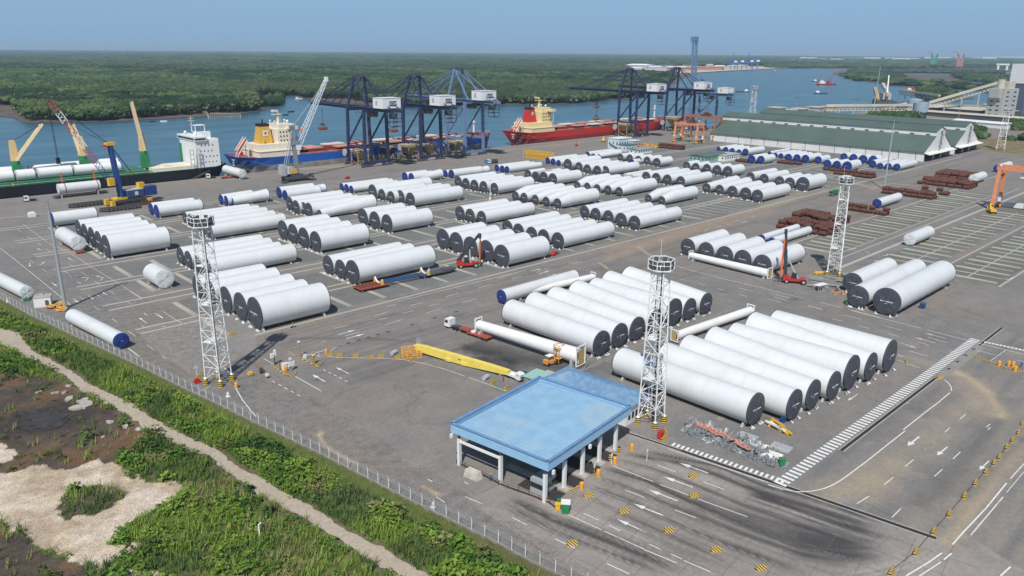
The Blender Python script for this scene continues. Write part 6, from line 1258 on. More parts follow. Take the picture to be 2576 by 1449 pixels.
# distant harbour across the bend: sheds, stacks, cranes
FW_ = [mat('far_white', (.75, .75, .75), .7), mat('far_blue', (.10, .2, .45), .6), mat('far_brown', (.42, .22, .15), .8), mat('far_grey', (.4, .4, .42), .8)]
k = 0
for px, py, w_, h_, c_ in [(1607, 172, 110, 22, 0), (1625, 170, 90, 18, 1), (1648, 173, 70, 14, 0), (1668, 171, 110, 14, 1), (1690, 173, 60, 12, 0), (1712, 172, 60, 12, 0), (1740, 170, 80, 10, 3), (1785, 171, 40, 20, 3), (1810, 171, 60, 14, 0), (1838, 170, 50, 12, 3), (1712, 176, 120, 14, 2), (1757, 175, 110, 15, 2), (1795, 175, 90, 16, 2), (1850, 168, 90, 10, 0), (1870, 167, 60, 10, 3), (1600, 176, 60, 12, 0)]:
    x, y = G(px, py); nm = 'distant_shed' if c_ != 2 else 'cargo_stack'; t = thing(nm, ['white roofed', 'blue roofed', 'red brown stacked', 'grey'][c_]+f' {"shed" if c_ != 2 else "cargo heap"} in the harbour across the river, {["leftmost", "near the left end", "left of centre", "at the centre", "right of centre", "near the right end"][min(5, int((px-1600)/50))]}', 'building' if c_ != 2 else 'cargo stack', (x, y, 0), R(20+k*7 % 20), 'distant harbour sheds' if c_ != 2 else 'distant cargo heaps'); k += 1
    MB().box(0, 0, 0, w_*.7, w_, h_*.7).build('wall', FW_[3] if c_ in (0, 1) else FW_[c_], t); MB().box(0, 0, h_*.7, w_*.75, w_*1.05, h_*.3, taper=.6).build('roof', FW_[c_], t)
def farcrane(px, py, ty, lab, up_=False):
    x, y, h = hgt(px, py, ty); h = min(h, 130); t = thing('distant_quay_crane', lab, 'quay crane', (x, y, 0), R(35), 'distant blue quay cranes'); s_ = h/60
    m_ = MB()
    for a in (-1, 1):
        for b_ in (-1, 1): m_.beam((a*12*s_, b_*14*s_, 0), (a*10*s_, b_*12*s_, 38*s_), 3.4*s_)
    m_.beam((0, -30*s_, 40*s_), (0, 30*s_ if up_ else 75*s_, 40*s_), 6*s_, 3.4*s_).beam((0, 8*s_, 40*s_), (0, 8*s_, 62*s_), 3*s_).beam((0, 8*s_, 62*s_), (0, 60*s_ if not up_ else 30*s_, 40*s_), 1.2*s_)
    if up_: m_.beam((0, 28*s_, 40*s_), (0, 45*s_, 100*s_), 3.6*s_)
    m_.build('frame', mat('far_crane_blue', (.05, .14, .42), .6), t); MB().box(0, -15*s_, 43*s_, 14*s_, 18*s_, 10*s_).build('machinery_house', FW_[0], t)
farcrane(1843, 174, 150, 'distant blue quay crane, leftmost of four across the river'); farcrane(1860, 174, 149, 'distant blue quay crane with raised boom, second of four', True); farcrane(1884, 173, 149, 'distant blue quay crane, third of four across the river'); farcrane(1899, 173, 148, 'distant blue quay crane with raised boom, rightmost of four', True)
# bridge pylons under construction
for px, py, ty, m1, lab, acc in ((2347, 167, 137, mat('green_netting', (.05, .28, .20), .8, ns=.02, na=.2), 'bridge pylon under construction wrapped in green netting', 0), (2413, 170, 138, mat('red_scaffold', (.38, .18, .16), .8, ns=.02, na=.2), 'bridge pylon under construction in red scaffolding', 1)):
    x, y, h = hgt(px, py, ty); t = thing('bridge_pylon', lab, 'bridge pylon', (x, y, 0), R(15)); k = h/60
    MB().box(0, -9*k, 0, 12*k, 12*k, h*.88, taper=.9).box(0, 9*k, 0, 12*k, 12*k, h*.88, taper=.9).box(0, 0, 0, 11*k, 10*k, h*.62).build('shaft', m1, t)
    for s_ in (-1, 1): MB().box(0, s_*12*k, h*.86, 9*k, 6*k, h*.2).build('climbing_form', DGREY, t)
    MB().beam((0, 19*k, 0), (0, 19*k, h*1.25), 1.6*k).beam((0, 5*k, h*1.2), (0, 40*k, h*1.2), 1.4*k).build('tower_crane', mat('dull_red', (.38, .06, .06), .5), t)
    MB().box(0, 0, 0, 50*k, 60*k, 4*k).build('pile_cap', CONC, t)
x, y, h = hgt(2321, 167, 140); t = tag(MB().beam((0, 0, 0), (0, 0, h), h*.03).box(0, 0, 0, h*.15, h*.15, h*.03).build('site_mast', mat('dull_red', (.38, .06, .06), .5), None, (x, y, 0)), 'thin red mast left of the green wrapped pylon', 'mast')
x, y, h = hgt(2507, 146, 131); tag(MB().cyl((0, 0, 0), (0, 0, h), h*.10, h*.07, 14).build('chimney', FW_[0], None, (x, y, 0)), 'far white chimney on the horizon at the right', 'chimney')
x, y, h = hgt(2520, 180, 160); t = thing('bridge_pier', 'white concrete bridge pier frame beyond the wetlands', 'bridge pier', (x, y, 0), R(20)); k = h
MB().box(0, -k*.5, 0, k*.3, k*.25, h*.8).box(0, k*.5, 0, k*.3, k*.25, h*.8).box(0, 0, h*.8, k*.4, k*1.5, h*.2).build('frame', FW_[0], t)
for i in range(16):
    px = 1990+i*38+random.random()*20; x, y = G(px, 149+random.random()*4-(2 if i > 8 else 0)); s_ = math.hypot(x, y)/1900
    t = tag(MB().box(0, 0, 0, 14*s_, (14+random.random()*26)*s_, (3+random.random()*2.4)*s_).build('distant_building', FW_[0], None, (x, y, 0), random.random()), 'pale block of the far city strung along the horizon at the right', 'building', 'far city blocks on the horizon')
# ================================================================== CONCRETE RUNWAYS, STRIPS, DRAINS (pieces of the yard)
def slab(name, x0, x1, y0, y1, z=.012, m=CONC, parent=yard, h=.02):
    o = MB().box((x0+x1)/2, (y0+y1)/2, z-h, x1-x0, y1-y0, h).build(name, m, parent); return o
UNIT = {}
def uslab(name, x0, x1, y0, y1, z, m):
    if name not in UNIT: UNIT[name] = MB().box(0, 0, -.02, 1, 1, .02).build(name, m, yard); o = UNIT[name]
    else: o = UNIT[name].copy(); COL.objects.link(o); o.parent = yard
    o.location = ((x0+x1)/2, (y0+y1)/2, z); o.scale = (x1-x0, y1-y0, 1)
RUN = mat('runway_concrete', (.42, .39, .345), .9, ns=2, na=.12, bump=.1, dirt=(.24, .22, .20), dscale=.9, damt=.7)
for a, b_ in ((227.5, 232), (256, 262), (286, 290.3), (315.3, 320.6), (345.3, 350), (376, 381), (407, 412)):
    for y in (a, b_):
        for x in np.arange(67, 640, 28.65): uslab('runway_beam', x, min(x+28.6, 641), y-.55, y+.55, .012, RUN)
for y, w_, xs, xe in ((204, 1.0, 91, 700), (152.8, .8, 300, 620), (127, .6, 305, 560), (120.8, 1.6, 292, 560), (93.6, .7, 300, 470), (131, .5, 312, 520), (105.2, .5, 312, 470), (82.6, .5, 315, 470), (70.5, .8, 310, 450)):
    for x in np.arange(xs, xe, 30): uslab('runway_beam', x, min(x+29.9, xe), y-w_/2, y+w_/2, .016, RUN)
STR = mat('strip_concrete', (.42, .385, .32), .9, ns=3, na=.14, bump=.1, dirt=(.19, .185, .165), dscale=.35, damt=.9)
cnt = 0
for y0, y1 in ((208.2, 226.6), (233, 250.6), (267.2, 284.6), (291.2, 310), (325, 340), (350.8, 366.8), (384.8, 401.8)):
    for i, x in enumerate(np.arange(85.4, 330, 13.55)):
        if cnt > 250: break
        uslab('concrete_strip', x-.85, x+.85, y0, y1, .014, STR); cnt += 1
for y0, y1, x0, x1, st in ((131.8, 149.6, 313.5, 520, 6.75), (97, 116, 313.6, 470, 7.55), (72.3, 91, 315, 470, 7.55)):
    for i, x in enumerate(np.arange(x0, x1, st)):
        w_ = .6 if i % 2 else 1.25; c = random.random()*3*(i % 2 == 1); uslab('concrete_strip', x-w_, x+w_, y0+c, y1-c*.6, .014, STR); cnt += 1
for x in np.arange(331, 420, 7): uslab('concrete_strip', x-.45, x+.45, 208.5+(x > 370)*3, 226.5+(x-331)*.15, .015, STR)
for x in np.arange(445, 640, 16):
    for y0, y1 in ((210, 226), (234, 250)): uslab('concrete_strip', x-.7, x+.7, y0, y1, .014, STR)
# trench drains
DRAIN = mat('trench_grating', (.03, .03, .032), .7, ns=6, na=.4)
def drain(p, q, w_=.7, edge=True):
    a = Vector((*p, .005)); b_ = Vector((*q, .005)); MB().beam(a, b_, w_, .03).build('trench_drain', DRAIN, yard)
    if edge:
        n_ = (b_-a).normalized().cross(Vector((0, 0, 1)))*(w_/2+.14)
        for s_ in (-1, 1): MB().beam(a+n_*s_, b_+n_*s_, .24, .04).build('drain_edge', RUN, yard)
drain((150.4, 56.6), (205.5, 56.7)); drain((240, 56.5), (262, 56.6)); drain((123.4, 92.2), (125.5, 79.5), .6); drain((125.5, 79.5), (132.2, 31.8), .9)
d1 = gp(zc(2, 3, [(690, 640), (1030, 500)])); drain(*d1, .35); d2 = gp(zc(2, 3, [(1190, 430), (2190, 30)])); drain(*d2, .35)
gr = MB(); first = True
for zx, zy in [(830, 397), (930, 367), (1033, 338), (1132, 309), (1228, 281), (1325, 253), (1567, 181), (1797, 115), (2015, 52)]:
    x, y = G(*zc(1, 3, [(zx, zy)])[0]); uslab('gully_cover', x-.6, x+.6, y-.35, y+.35, .022, DRAIN)
for zx, zy in [(2070, 427), (1988, 490), (1905, 555), (1820, 625)]:
    x, y = G(*zc(3, 3, [(zx, zy)])[0]); uslab('gully_cover', x-.5, x+.5, y-.4, y+.4, .03, DRAIN)
for zx, zy in [(720, 700), (775, 655), (1385, 965)]:
    x, y = G(*zc(3, 4, [(zx, zy)])[0]) if zy < 900 else G(*zc(3, 3, [(zx, zy)])[0]); uslab('manhole_plate', x-.9, x+.9, y-.7, y+.7, .016, CONCD)
x, y = G(*zc(2, 3, [(2100, 1125)])[0]); uslab('manhole_plate', x-1, x+1, y-.8, y+.8, .016, CONC)
slab('kerb_joint', 209, 240, 54.8, 57.4, .014, CONCD)
# road edge and lane paint -----------------------------------------------------
mk = MB(); mf = MB()
def ln(row, pts, w_=.16, m_=None, z=.03):
    pw_ = gp(zc(*row, pts) if row else pts); m_ = m_ or mk
    for a, b_ in zip(pw_[:-1], pw_[1:]): m_.beam((*a, z), (*b_, z), w_, .012)
def dash(row, p, q, n, duty=.5, w_=.16, m_=None):
    a, b_ = gp(zc(*row, [p, q]))
    for i in range(n):
        t0 = i/n; t1 = (i+duty)/n; (m_ or mk).beam((a[0]+(b_[0]-a[0])*t0, a[1]+(b_[1]-a[1])*t0, .03), (a[0]+(b_[0]-a[0])*t1, a[1]+(b_[1]-a[1])*t1, .03), w_, .012)
def arrow(row, tail, tip, m_=None, w_=.28, hl=.36):
    a, b_ = gp(zc(*row, [tail, tip])); a = Vector((*a, .03)); b_ = Vector((*b_, .03)); d = b_-a; n_ = d.normalized().cross(Vector((0, 0, 1))); m_ = m_ or mk
    k = a+d*(1-hl); m_.beam(a, k, w_, .012); z_ = Vector((0, 0, .006)); m_.add([k+n_*w_*2+z_, b_+z_, k-n_*w_*2+z_], [(0, 1, 2)])
R34 = (3, 4); R24 = (2, 4); R33 = (3, 3); R13 = (1, 3); R22 = (2, 2); R32 = (3, 2); R02 = (0, 2); R03 = (0, 3)
ln(R34, [(0, 530), (150, 575), (290, 602), (370, 602), (470, 592), (560, 572), (650, 535), (740, 482), (800, 440), (1000, 290), (1200, 130), (1380, -10)], .22, mf)
ln(R33, [(1360, 1240), (1600, 1050), (1720, 960), (1790, 900), (1830, 868)], .22, mf); ln(R33, [(1845, 845), (1842, 810), (1825, 780), (1795, 750), (1775, 738)], .22, mf); ln(R33, [(1532, 620), (1420, 580), (1300, 538)], .2)
ln(R33, [(700, 0), (1000, 82), (1400, 182), (1540, 218)], .2, mf); ln(R33, [(1600, 235), (2100, 365), (2576, 480)], .2)
for a, b_ in (((410, -5), (550, 30)), ((400, 58), (495, 82)), ((770, 86), (935, 128)), ((650, 124), (750, 148)), ((920, 195), (1022, 222)), ((1172, 193), (1350, 240)), ((1208, 272), (1320, 302)), ((1608, 310), (1795, 360)), ((1508, 358), (1620, 386)), ((1422, 445), (1610, 500)), ((1822, 440), (1905, 466)), ((1310, 484), (1345, 500)), ((2100, 440), (2290, 487)), ((2515, 542), (2600, 562)), ((1928, 1134), (1992, 1080)), ((1760, 1282), (1828, 1222)), ((2195, 1216), (2235, 1182)), ((2032, 1370), (2100, 1304)), ((1580, 1436), (1655, 1372))): ln(R33, [a, b_], .18)
ln(R33, [(2390, 440), (2240, 545)], .15)
arrow(R33, (1785, 320), (1575, 265), w_=.2); arrow(R33, (1685, 365), (1468, 308), w_=.2); arrow(R33, (1332, 362), (1500, 420), w_=.22); arrow(R33, (1310, 495), (1365, 502), w_=.2)
arrow(R33, (1520, 1310), (1405, 1402), mf, .35); arrow(R33, (900, 882), (800, 948), w_=.2)
arrow(R34, (1805, 152), (1700, 236), mk, .3); arrow(R34, (2225, 290), (2125, 385), mk, .25)
for a, b_ in (((1580, 178), (1655, 112)), ((1860, 272), (1935, 202)), ((1380, 348), (1465, 278)), ((1675, 448), (1755, 375)), ((1168, 532), (1262, 456)), ((895, 722), (1020, 645)), ((1248, 860), (1338, 770)), ((2035, 108), (2103, 42)), ((2212, -20), (2240, -45)), ((1758, 22), (1790, 0))): ln(R34, [a, b_], .18, mf if a[0] in (895, 1580, 2035) else mk)
ln(R34, [(2576, 320), (2440, 470)], .2); ln(R34, [(2400, 515), (2200, 760), (2050, 920), (1955, 1020), (1855, 1135)], .24, mf); ln(R34, [(2576, 400), (2400, 610)], .12); ln(R34, [(2365, 655), (2200, 850), (2040, 1040)], .2); ln(R34, [(1750, 1218), (1620, 1310), (1390, 1449)], .24, mf); ln(R34, [(1848, 1222), (1770, 1285)], .24, mf); ln(R34, [(1740, 1310), (1640, 1375), (1510, 1460)], .2); ln(R34, [(2440, 1358), (2340, 1449)], .25, mf)
# weighbridge lanes
for a, b_ in (((1010, 340), (1420, 500)), ((1140, 585), (1335, 660)), ((1490, 530), (1790, 640)), ((1870, 675), (2370, 855)), ((1460, 332), (1645, 402)), ((1925, 503), (2140, 582)), ((1640, 785), (1850, 865)), ((720, 820), (870, 890)), ((570, 835), (900, 985)), ((930, 1000), (1330, 1180)), ((1330, 1185), (1660, 1320)), ((975, 940), (1090, 995)), ((1280, 975), (1355, 1010)), ((1380, 1128), (1500, 1185)), ((1600, 1228), (1710, 1280)), ((1730, 1295), (2000, 1410)), ((435, 1078), (630, 1168)), ((955, 1325), (1180, 1430)), ((0, 860), (150, 938)), ((1565, 170), (2576, 510))): ln(R24, [a, b_], .17, mf if a[0] in (955, 435) else mk)
arrow(R24, (1975, 415), (1685, 312), mk, .3); arrow(R24, (1820, 556), (1525, 450), mk, .3); arrow(R24, (1670, 695), (1375, 582), mk, .3); arrow(R24, (1520, 842), (1225, 722), mk, .3); arrow(R24, (1350, 1010), (1060, 880), mk, .25)
for a, b_ in (((1730, 478), (1775, 500)), ((2095, 503), (2140, 525)), ((2105, 652), (2275, 725)), ((1815, 655), (1900, 710))): ln((1, 4), [a, b_], .17)
# apron in front of the gate
ln(R13, [(395, 702), (660, 852)], .2, mf); dash(R13, (675, 632), (950, 770), 5, .5, .2, mf); dash(R13, (165, 750), (480, 920), 5, .45, .2, mf); ln(R13, [(80, 525), (175, 580)], .16); ln(R13, [(480, 500), (690, 440)], .22, mf); ln(R13, [(745, 450), (790, 415), (840, 395)], .16)
ln(R13, [(720, 500), (850, 514), (1110, 517), (1300, 520), (1490, 535), (1700, 575), (1900, 630), (2100, 700)], .16); ln(R13, [(2140, 712), (2300, 770), (2520, 850)], .16)
dash(R13, (325, 452), (400, 495), 3, .5, .15)
arrow(R13, (935, 675), (805, 612), w_=.25); arrow(R13, (695, 755), (570, 685), mf, .3)
for a, b_ in (((825, 282), (1005, 232)), ((910, 325), (1095, 272))): arrow(R13, a, b_, mf, .28, .42)
ln(R13, [(898, 293), (1042, 255)], .18); ln(R13, [(790, 218), (925, 192)], .16)
for a, b_ in (((1185, 95), (1315, 58)), ((1475, 68), (1585, 40)), ((1300, 182), (1475, 130)), ((1705, 68), (1868, 20)), ((655, 360), (712, 345)), ((1240, 132), (1320, 112))): ln(R13, [a, b_], .18)
for a, b_ in (((1320, 1338), (1400, 1318)), ((1550, 1332), (1680, 1300)), ((1735, 1338), (1840, 1312)), ((1915, 1240), (2035, 1208)), ((2080, 1302), (2220, 1265)), ((2235, 1155), (2370, 1115)), ((2430, 1060), (2576, 1015)), ((1420, 1290), (2576, 1010))): ln((1, 2), [a, b_], .18)
for a, b_ in (((0, 1060), (100, 1035)), ((245, 995), (370, 962)), ((570, 908), (665, 882)), ((610, 912), (710, 890)), ((0, 1010), (140, 975)), ((1650, 930), (1735, 955)), ((1750, 962), (2160, 1070)), ((2160, 1070), (2576, 1165)), ((1870, 1105), (1945, 1125)), ((1680, 1060), (1750, 1078)), ((2280, 1152), (2430, 1190)), ((2070, 1160), (2135, 1180)), ((2285, 1218), (2360, 1240)), ((2230, 482), (2290, 470)), ((2400, 440), (2440, 430)), ((2165, 520), (2210, 508)), ((1930, 580), (1980, 565)), ((2050, 545), (2110, 532))): ln(R22, [a, b_], .18)
arrow(R22, (190, 985), (300, 960), mf, .26, .4); arrow(R22, (270, 1012), (380, 982), mf, .26, .4); arrow(R22, (360, 1035), (450, 1012), mk, .2, .4); arrow(R22, (2310, 500), (2365, 485), w_=.22)
ln(R32, [(75, 1220), (220, 1255)], .18); ln(R32, [(55, 1245), (190, 1280)], .16); ln(R32, [(0, 1268), (125, 1298)], .16); ln(R32, [(0, 1170), (350, 1258)], .18); ln(R32, [(520, 1298), (1120, 1449)], .2, mf); ln(R32, [(400, 1332), (550, 1370)], .18); ln(R32, [(400, 1400), (490, 1422)], .18)
ln(R32, [(810, 770), (880, 755)], .4); ln(R32, [(980, 790), (1020, 800)], .4); ln(R32, [(1150, 820), (1185, 830), (1210, 812)], .35); ln(R32, [(2380, 1062), (2430, 1070), (2470, 1048)], .4)
m_ = MB(); 
# left yard: lane lines and arrows
ln(R02, [(0, 750), (150, 870), (400, 1070), (710, 1325)], .16); ln(R02, [(230, 510), (470, 690), (700, 800), (900, 930), (1180, 1100), (1430, 1260)], .12)
for a, b_ in (((395, 930), (450, 890)), ((300, 900), (300, 940))): arrow(R02, a, b_, w_=.22)
for a, b_ in (((735, 880), (680, 850)), ((1080, 1225), (1025, 1195)), ((890, 1232), (945, 1268)), ((735, 1262), (798, 1302)), ((520, 1100), (572, 1135)), ((410, 775), (375, 755)), ((745, 1290), (790, 1300)), ((1640, 1460), (1560, 1410))): arrow(R02, a, b_, mf, .2, .4)
for a, b_ in (((890, 1052), (820, 1050)), ((1040, 1050), (960, 1030))): arrow(R02, a, b_, mf, .2, .4); ln(R02, [(a[0]-30, a[1]+30), (a[0], a[1])], .2, mf)
for a, b_ in (((180, 565), (215, 592)), ((275, 635), (320, 665)), ((385, 700), (410, 722)), ((465, 762), (515, 795)), ((305, 875), (345, 905)), ((420, 960), (465, 990)), ((640, 980), (690, 1010)), ((690, 910), (745, 942)), ((815, 992), (872, 1030)), ((700, 1030), (722, 1048)), ((775, 1088), (815, 1112)), ((950, 1085), (1010, 1118)), ((965, 1215), (1010, 1245)), ((1100, 1180), (1155, 1215)), ((1310, 1190), (1420, 1258)), ((1285, 1295), (1325, 1320)), ((945, 1340), (1000, 1375)), ((1445, 1410), (1500, 1440)), ((800, 1240), (845, 1270))): ln(R02, [a, b_], .12)
for a, b_ in (((1475, 165), (1400, 110)), ((1640, 112), (1560, 65))): arrow(R03, a, b_, mf, .2, .35)
for a, b_ in (((1640, 50), (1830, 170)), ((1130, 120), (1180, 160)), ((1285, 245), (1365, 300)), ((1480, 385), (1550, 435)), ((1635, 500), (1665, 525)), ((1420, 185), (1455, 210)), ((1640, 190), (1668, 205)), ((1450, 65), (1500, 100))): ln(R03, [a, b_], .14)
ln(R03, [(1290, 420), (1400, 500)], .25, mf); ln(R03, [(2360, 800), (2440, 940), (2576, 1110)], .2, mf); ln(R03, [(1970, 870), (2110, 805)], .15)
struct(mk.build('worn_road_marking', PAINT)); struct(mf.build('road_marking', PAINT2))
# zebra strips
def stripes(parent, pts, wA, wB, m):
    pr = None
    for i, (x, y, rz) in enumerate(pts):
        if pr is None: pr = MB().box(0, 0, 0, wA, wB, .012).build('stripe', m, parent); o = pr
        else: o = pr.copy(); COL.objects.link(o); o.parent = parent
        o.location = (x, y, .026); o.rotation_euler = (0, 0, rz)
z1 = struct(MB().box(196, 58.9, .004, 139, 3.0, .012).build('zebra_walkway', mat('walkway_asphalt', (.20, .19, .18), .9, ns=1, na=.1)))
stripes(z1, [(128.8+i*1.5, 58.9, 0) for i in range(78)], .72, 2.5, PAINT2)
z2 = struct(MB().beam((125.9, 82.6, .008), (129.6, 58.6, .008), 1.9, .012).build('short_zebra_walkway', MATS['walkway_asphalt']))
stripes(z2, [(126.1+3.4*i/22+.45, 82.2-23.2*i/22, .15) for i in range(23)], 1.5, .55, PAINT2)
a, b_ = gp(zc(3, 3, [(2190, 358), (2576, 440)])); z3_ = struct(MB().beam((*a, .008), (b_[0]+1, b_[1]-2, .008), 1.2, .012).build('far_zebra_walkway', MATS['walkway_asphalt']))
n = 11; stripes(z3_, [(a[0]+(b_[0]-a[0])*i/(n-1), a[1]+(b_[1]-a[1])*i/(n-1), 0) for i in range(n)], 1.1, .7, PAINT2)
for row, p, q, n in (((3, 2), (1000, 75), (1500, 130), 26), ((3, 2), (1640, 165), (2110, 265), 34), ((0, 2), (0, 455), (300, 425), 14), ((0, 2), (360, 412), (470, 400), 6), ((0, 2), (950, 345), (1110, 325), 9)):
    a, b_ = gp(zc(*row, [p, q])); zz = struct(MB().beam((*a, .006), (*b_, .006), 1.6, .01).build('dashed_walkway', MATS['walkway_asphalt'])); stripes(zz, [(a[0]+(b_[0]-a[0])*i/(n-1), a[1]+(b_[1]-a[1])*i/(n-1), math.atan2(b_[1]-a[1], b_[0]-a[0])) for i in range(n)], math.hypot(b_[0]-a[0], b_[1]-a[1])/n*.5, .9, PAINT2)
# kerbed island edge with hazard bands
for nm, pts in (('left', zc(1, 3, [(160, 598), (240, 650), (300, 685), (345, 698), (385, 690), (405, 660)])), ('middle', zc(1, 3, [(435, 512), (500, 545), (560, 575), (635, 608)])), ('right', zc(3, 3, [(2045, 490), (2200, 548), (2330, 600), (2480, 660), (2700, 645)])), ('lane', zc(2, 4, [(560, 600), (600, 590), (640, 575), (655, 560)]))):
    pw_ = gp(pts); t = thing('hazard_kerb', {'left': 'curved yellow black kerb of the left gate island', 'middle': 'straight yellow black kerb of the right gate island', 'right': 'yellow black kerb of the island at the right picture edge', 'lane': 'short curved yellow black kerb at the first lane under the canopy'}[nm], 'kerb')
    for a, b_ in zip(pw_[:-1], pw_[1:]): MB().beam((*a, .15), (*b_, .15), .35, .3).build('kerb_stone', CHEV, t)

JT = mat('slab_joint', (.13, .12, .115), .9); jm = MB()
u_ = Vector((math.cos(RZ), math.sin(RZ))); v_ = Vector((-math.sin(RZ), math.cos(RZ)))
def jl(a, b_, n=24):
    for i in range(n):
        p = [a[0]+(b_[0]-a[0])*i/n, a[1]+(b_[1]-a[1])*i/n]; q = [a[0]+(b_[0]-a[0])*(i+1)/n, a[1]+(b_[1]-a[1])*(i+1)/n]
        if all(inpoly(np.array([z_[0]]), np.array([z_[1]]), LANEP)[0] for z_ in (p, q)) and p[1] < 84: jm.beam((*p, .014), (*q, .014), .07, .008)
for i in range(-6, 16): a = Vector((92, 84))+u_*(i*5.6); jl(a, a-v_*64)
for i in range(12): a = Vector((60, 80))-v_*(i*5.5); jl(a, a+u_*90, 30)
struct(jm.build('slab_joint', JT, yard), 'stuff')
# ================================================================== SMALL THINGS IN THE YARD
BM = MB(); pr_ = [(-.42, 0), (.42, 0), (.3, .35), (.2, .95), (-.2, .95), (-.3, .35)]
BM.add([(-.92, a*.85, b_*.85) for a, b_ in pr_]+[(.92, a*.85, b_*.85) for a, b_ in pr_], [tuple(range(6))[::-1], tuple(range(6, 12))]+[(i, (i+1) % 6, 6+(i+1) % 6, 6+i) for i in range(6)])
def barrier(first=[None]):
    if first[0] is None: first[0] = BM.build('jersey_barrier', CHEV); return first[0]
    o = first[0].copy(); COL.objects.link(o); return o
BL = []
for i, q in enumerate(zc(1, 3, [(742, 490), (840, 498), (1000, 505), (1155, 518), (1255, 508), (1420, 522)])): BL.append((q, -.15, f'yellow black striped barrier, {ORD[i]} of the curved row before the yellow beam', 'barriers before the yellow beam'))
for q, l in zip(zc(1, 3, [(1575, 545), (2382, 778), (2522, 828)]), ('below the orange steel frames', 'beside the grey drum under the yellow beam end', 'against the back corner of the blue canopy')): BL.append((q, .3, 'yellow black striped barrier '+l, None))
for q, l in zip(zc(2, 4, [(765, 650), (1125, 812), (1578, 1002), (2048, 1200), (2500, 1385)]), ('nearest the canopy', 'second from the canopy', 'third from the canopy', 'fourth from the canopy', 'at the bottom picture edge')): BL.append((q, -.45, f'yellow black barrier on the long lane line, {l}', 'barriers on the long lane line'))
for q, l in zip(zc(2, 4, [(1822, 455), (1828, 652), (605, 1135)]), ('with arrows either side, nearer the zebra strip', 'standing alone mid way down the lanes', 'with worn grey paint near the fence')): BL.append((q, -.45, f'striped barrier {l}', None))
for i, q in enumerate(zc(3, 4, [(1240, 1420), (1485, 1222), (1665, 1010), (1822, 835), (1975, 655), (2085, 525), (2190, 410), (2275, 322), (2328, 262), (2400, 166), (2460, 90), (2520, 18)])+zc(3, 3, [(2500+60, 1190)])): BL.append((q, .08, f'weathered yellow black barrier, {["nearest", "second", "third", "fourth", "fifth", "sixth", "seventh", "eighth", "ninth", "tenth", "eleventh", "twelfth", "farthest"][i]} of the long right hand row', 'barriers of the right hand row'))
for q, a, l in ((zc(3, 3, [(1390, 566)])[0], .4, 'right of the big tower sections'), (zc(3, 3, [(1728, 722)])[0], -.5, 'beside the zebra walkway crossing'), (zc(0, 3, [(2335, 292)])[0], .2, 'behind the left floodlight tower'), (zc(0, 3, [(2010, 715)])[0], .3, 'left of the left floodlight tower foot'), (zc(2, 3, [(1540, 1265)])[0], .9, 'leaning by the middle floodlight tower'), (zc(2, 3, [(1530, 1335)])[0], .1, 'stacked beside the red box at the middle tower')): BL.append((q, a, 'yellow black striped barrier '+l, None))
for q, a, l, g in BL:
    o = barrier(); o.location = (*G(*q), .01); o.rotation_euler = (0, 0, a); tag(o, l, 'barrier', g)
chain = MB(); cp_ = [G(*q) for q in zc(3, 4, [(1240, 1420), (1485, 1222), (1665, 1010), (1822, 835), (1975, 655), (2085, 525), (2190, 410), (2275, 322), (2328, 262), (2400, 166), (2460, 90)])]
for a, b_ in zip(cp_[:-1], cp_[1:]): chain.beam((*a, .55), (*b_, .55), .07)
tag(chain.build('barrier_cable', RUST), 'dark cable linking the right hand row of barriers', 'cable')
OB = MB().cyl((0, 0, 0), (0, 0, 1.35), .38, n=12).cyl((0, 0, 1.35), (0, 0, 1.5), .42, .3, 12); obm = mat('orange_bollard_paint', (.85, .36, .03), .5, ns=2, na=.12); first = None
for q, l in list(zip(zc(2, 4, [(700, 575), (868, 445), (1033, 318), (1205, 185)]), ('first lane mouth', 'second lane mouth', 'third lane mouth', 'fourth lane mouth')))+list(zip(zc(3, 3, [(2322, 598), (2418, 598), (2463, 606), (2485, 650)]), ('right island, leftmost', 'right island, second', 'right island, third', 'right island, nearest')))+[(zc(1, 3, [(708, 478)])[0], 'end of the barrier row'), (zc(0, 3, [(2380, 820)])[0], 'foot of the left floodlight tower')]:
    o = OB.build('safety_bollard', obm) if first is None else first.copy(); 
    if first is None: first = o
    else: COL.objects.link(o)
    o.location = (*G(*q), 0); tag(o, f'orange round safety bollard at the {l}', 'bollard')
def sign(q, h, lab, disc=True):
    t = thing('road_sign', lab, 'road sign', (*G(*q), 0), .3); MB().cyl((0, 0, 0), (0, 0, h), .08, n=8).build('post', CHEV if h > 2.4 else WHITE, t)
    MB().cyl((0, -.1, h), (0, -.02, h), .5, n=18).build('sign_face', PAINT2, t)
sign(zc(2, 4, [(825, 455)])[0], 2.6, 'white round sign at the second lane mouth'); sign(zc(2, 4, [(1355, 290)])[0], 2.2, 'white round sign on a black and white post at the lane edge'); sign(zc(1, 3, [(638, 600)])[0], 3.0, 'cream round sign on the right gate island'); sign(zc(0, 3, [(1985, 700)])[0], 2.4, 'white round sign by the fence left of the tower foot'); sign(zc(2, 4, [(1000, 320)])[0], 1.9, 'grey round sign face at the third lane mouth')
def kit(q, lab, items, rz=.1):
    t = thing('gate_equipment', lab, 'gate equipment', (*G(*q), .1), rz)
    for nm, m1, x, y, z, a, b_, c in items: MB().box(x, y, z, a, b_, c).build(nm, m1, t)
kit(zc(1, 3, [(190, 590)])[0], 'white camera boxes on a dark post, left end of the gate island', [('post', DGREY, 0, 0, 0, .2, .2, 3), ('camera_box', WHITE, -.6, 0, 2.2, .8, .5, 1.2), ('camera_box', WHITE, .3, 0, 2.6, .5, .5, 1.6)])
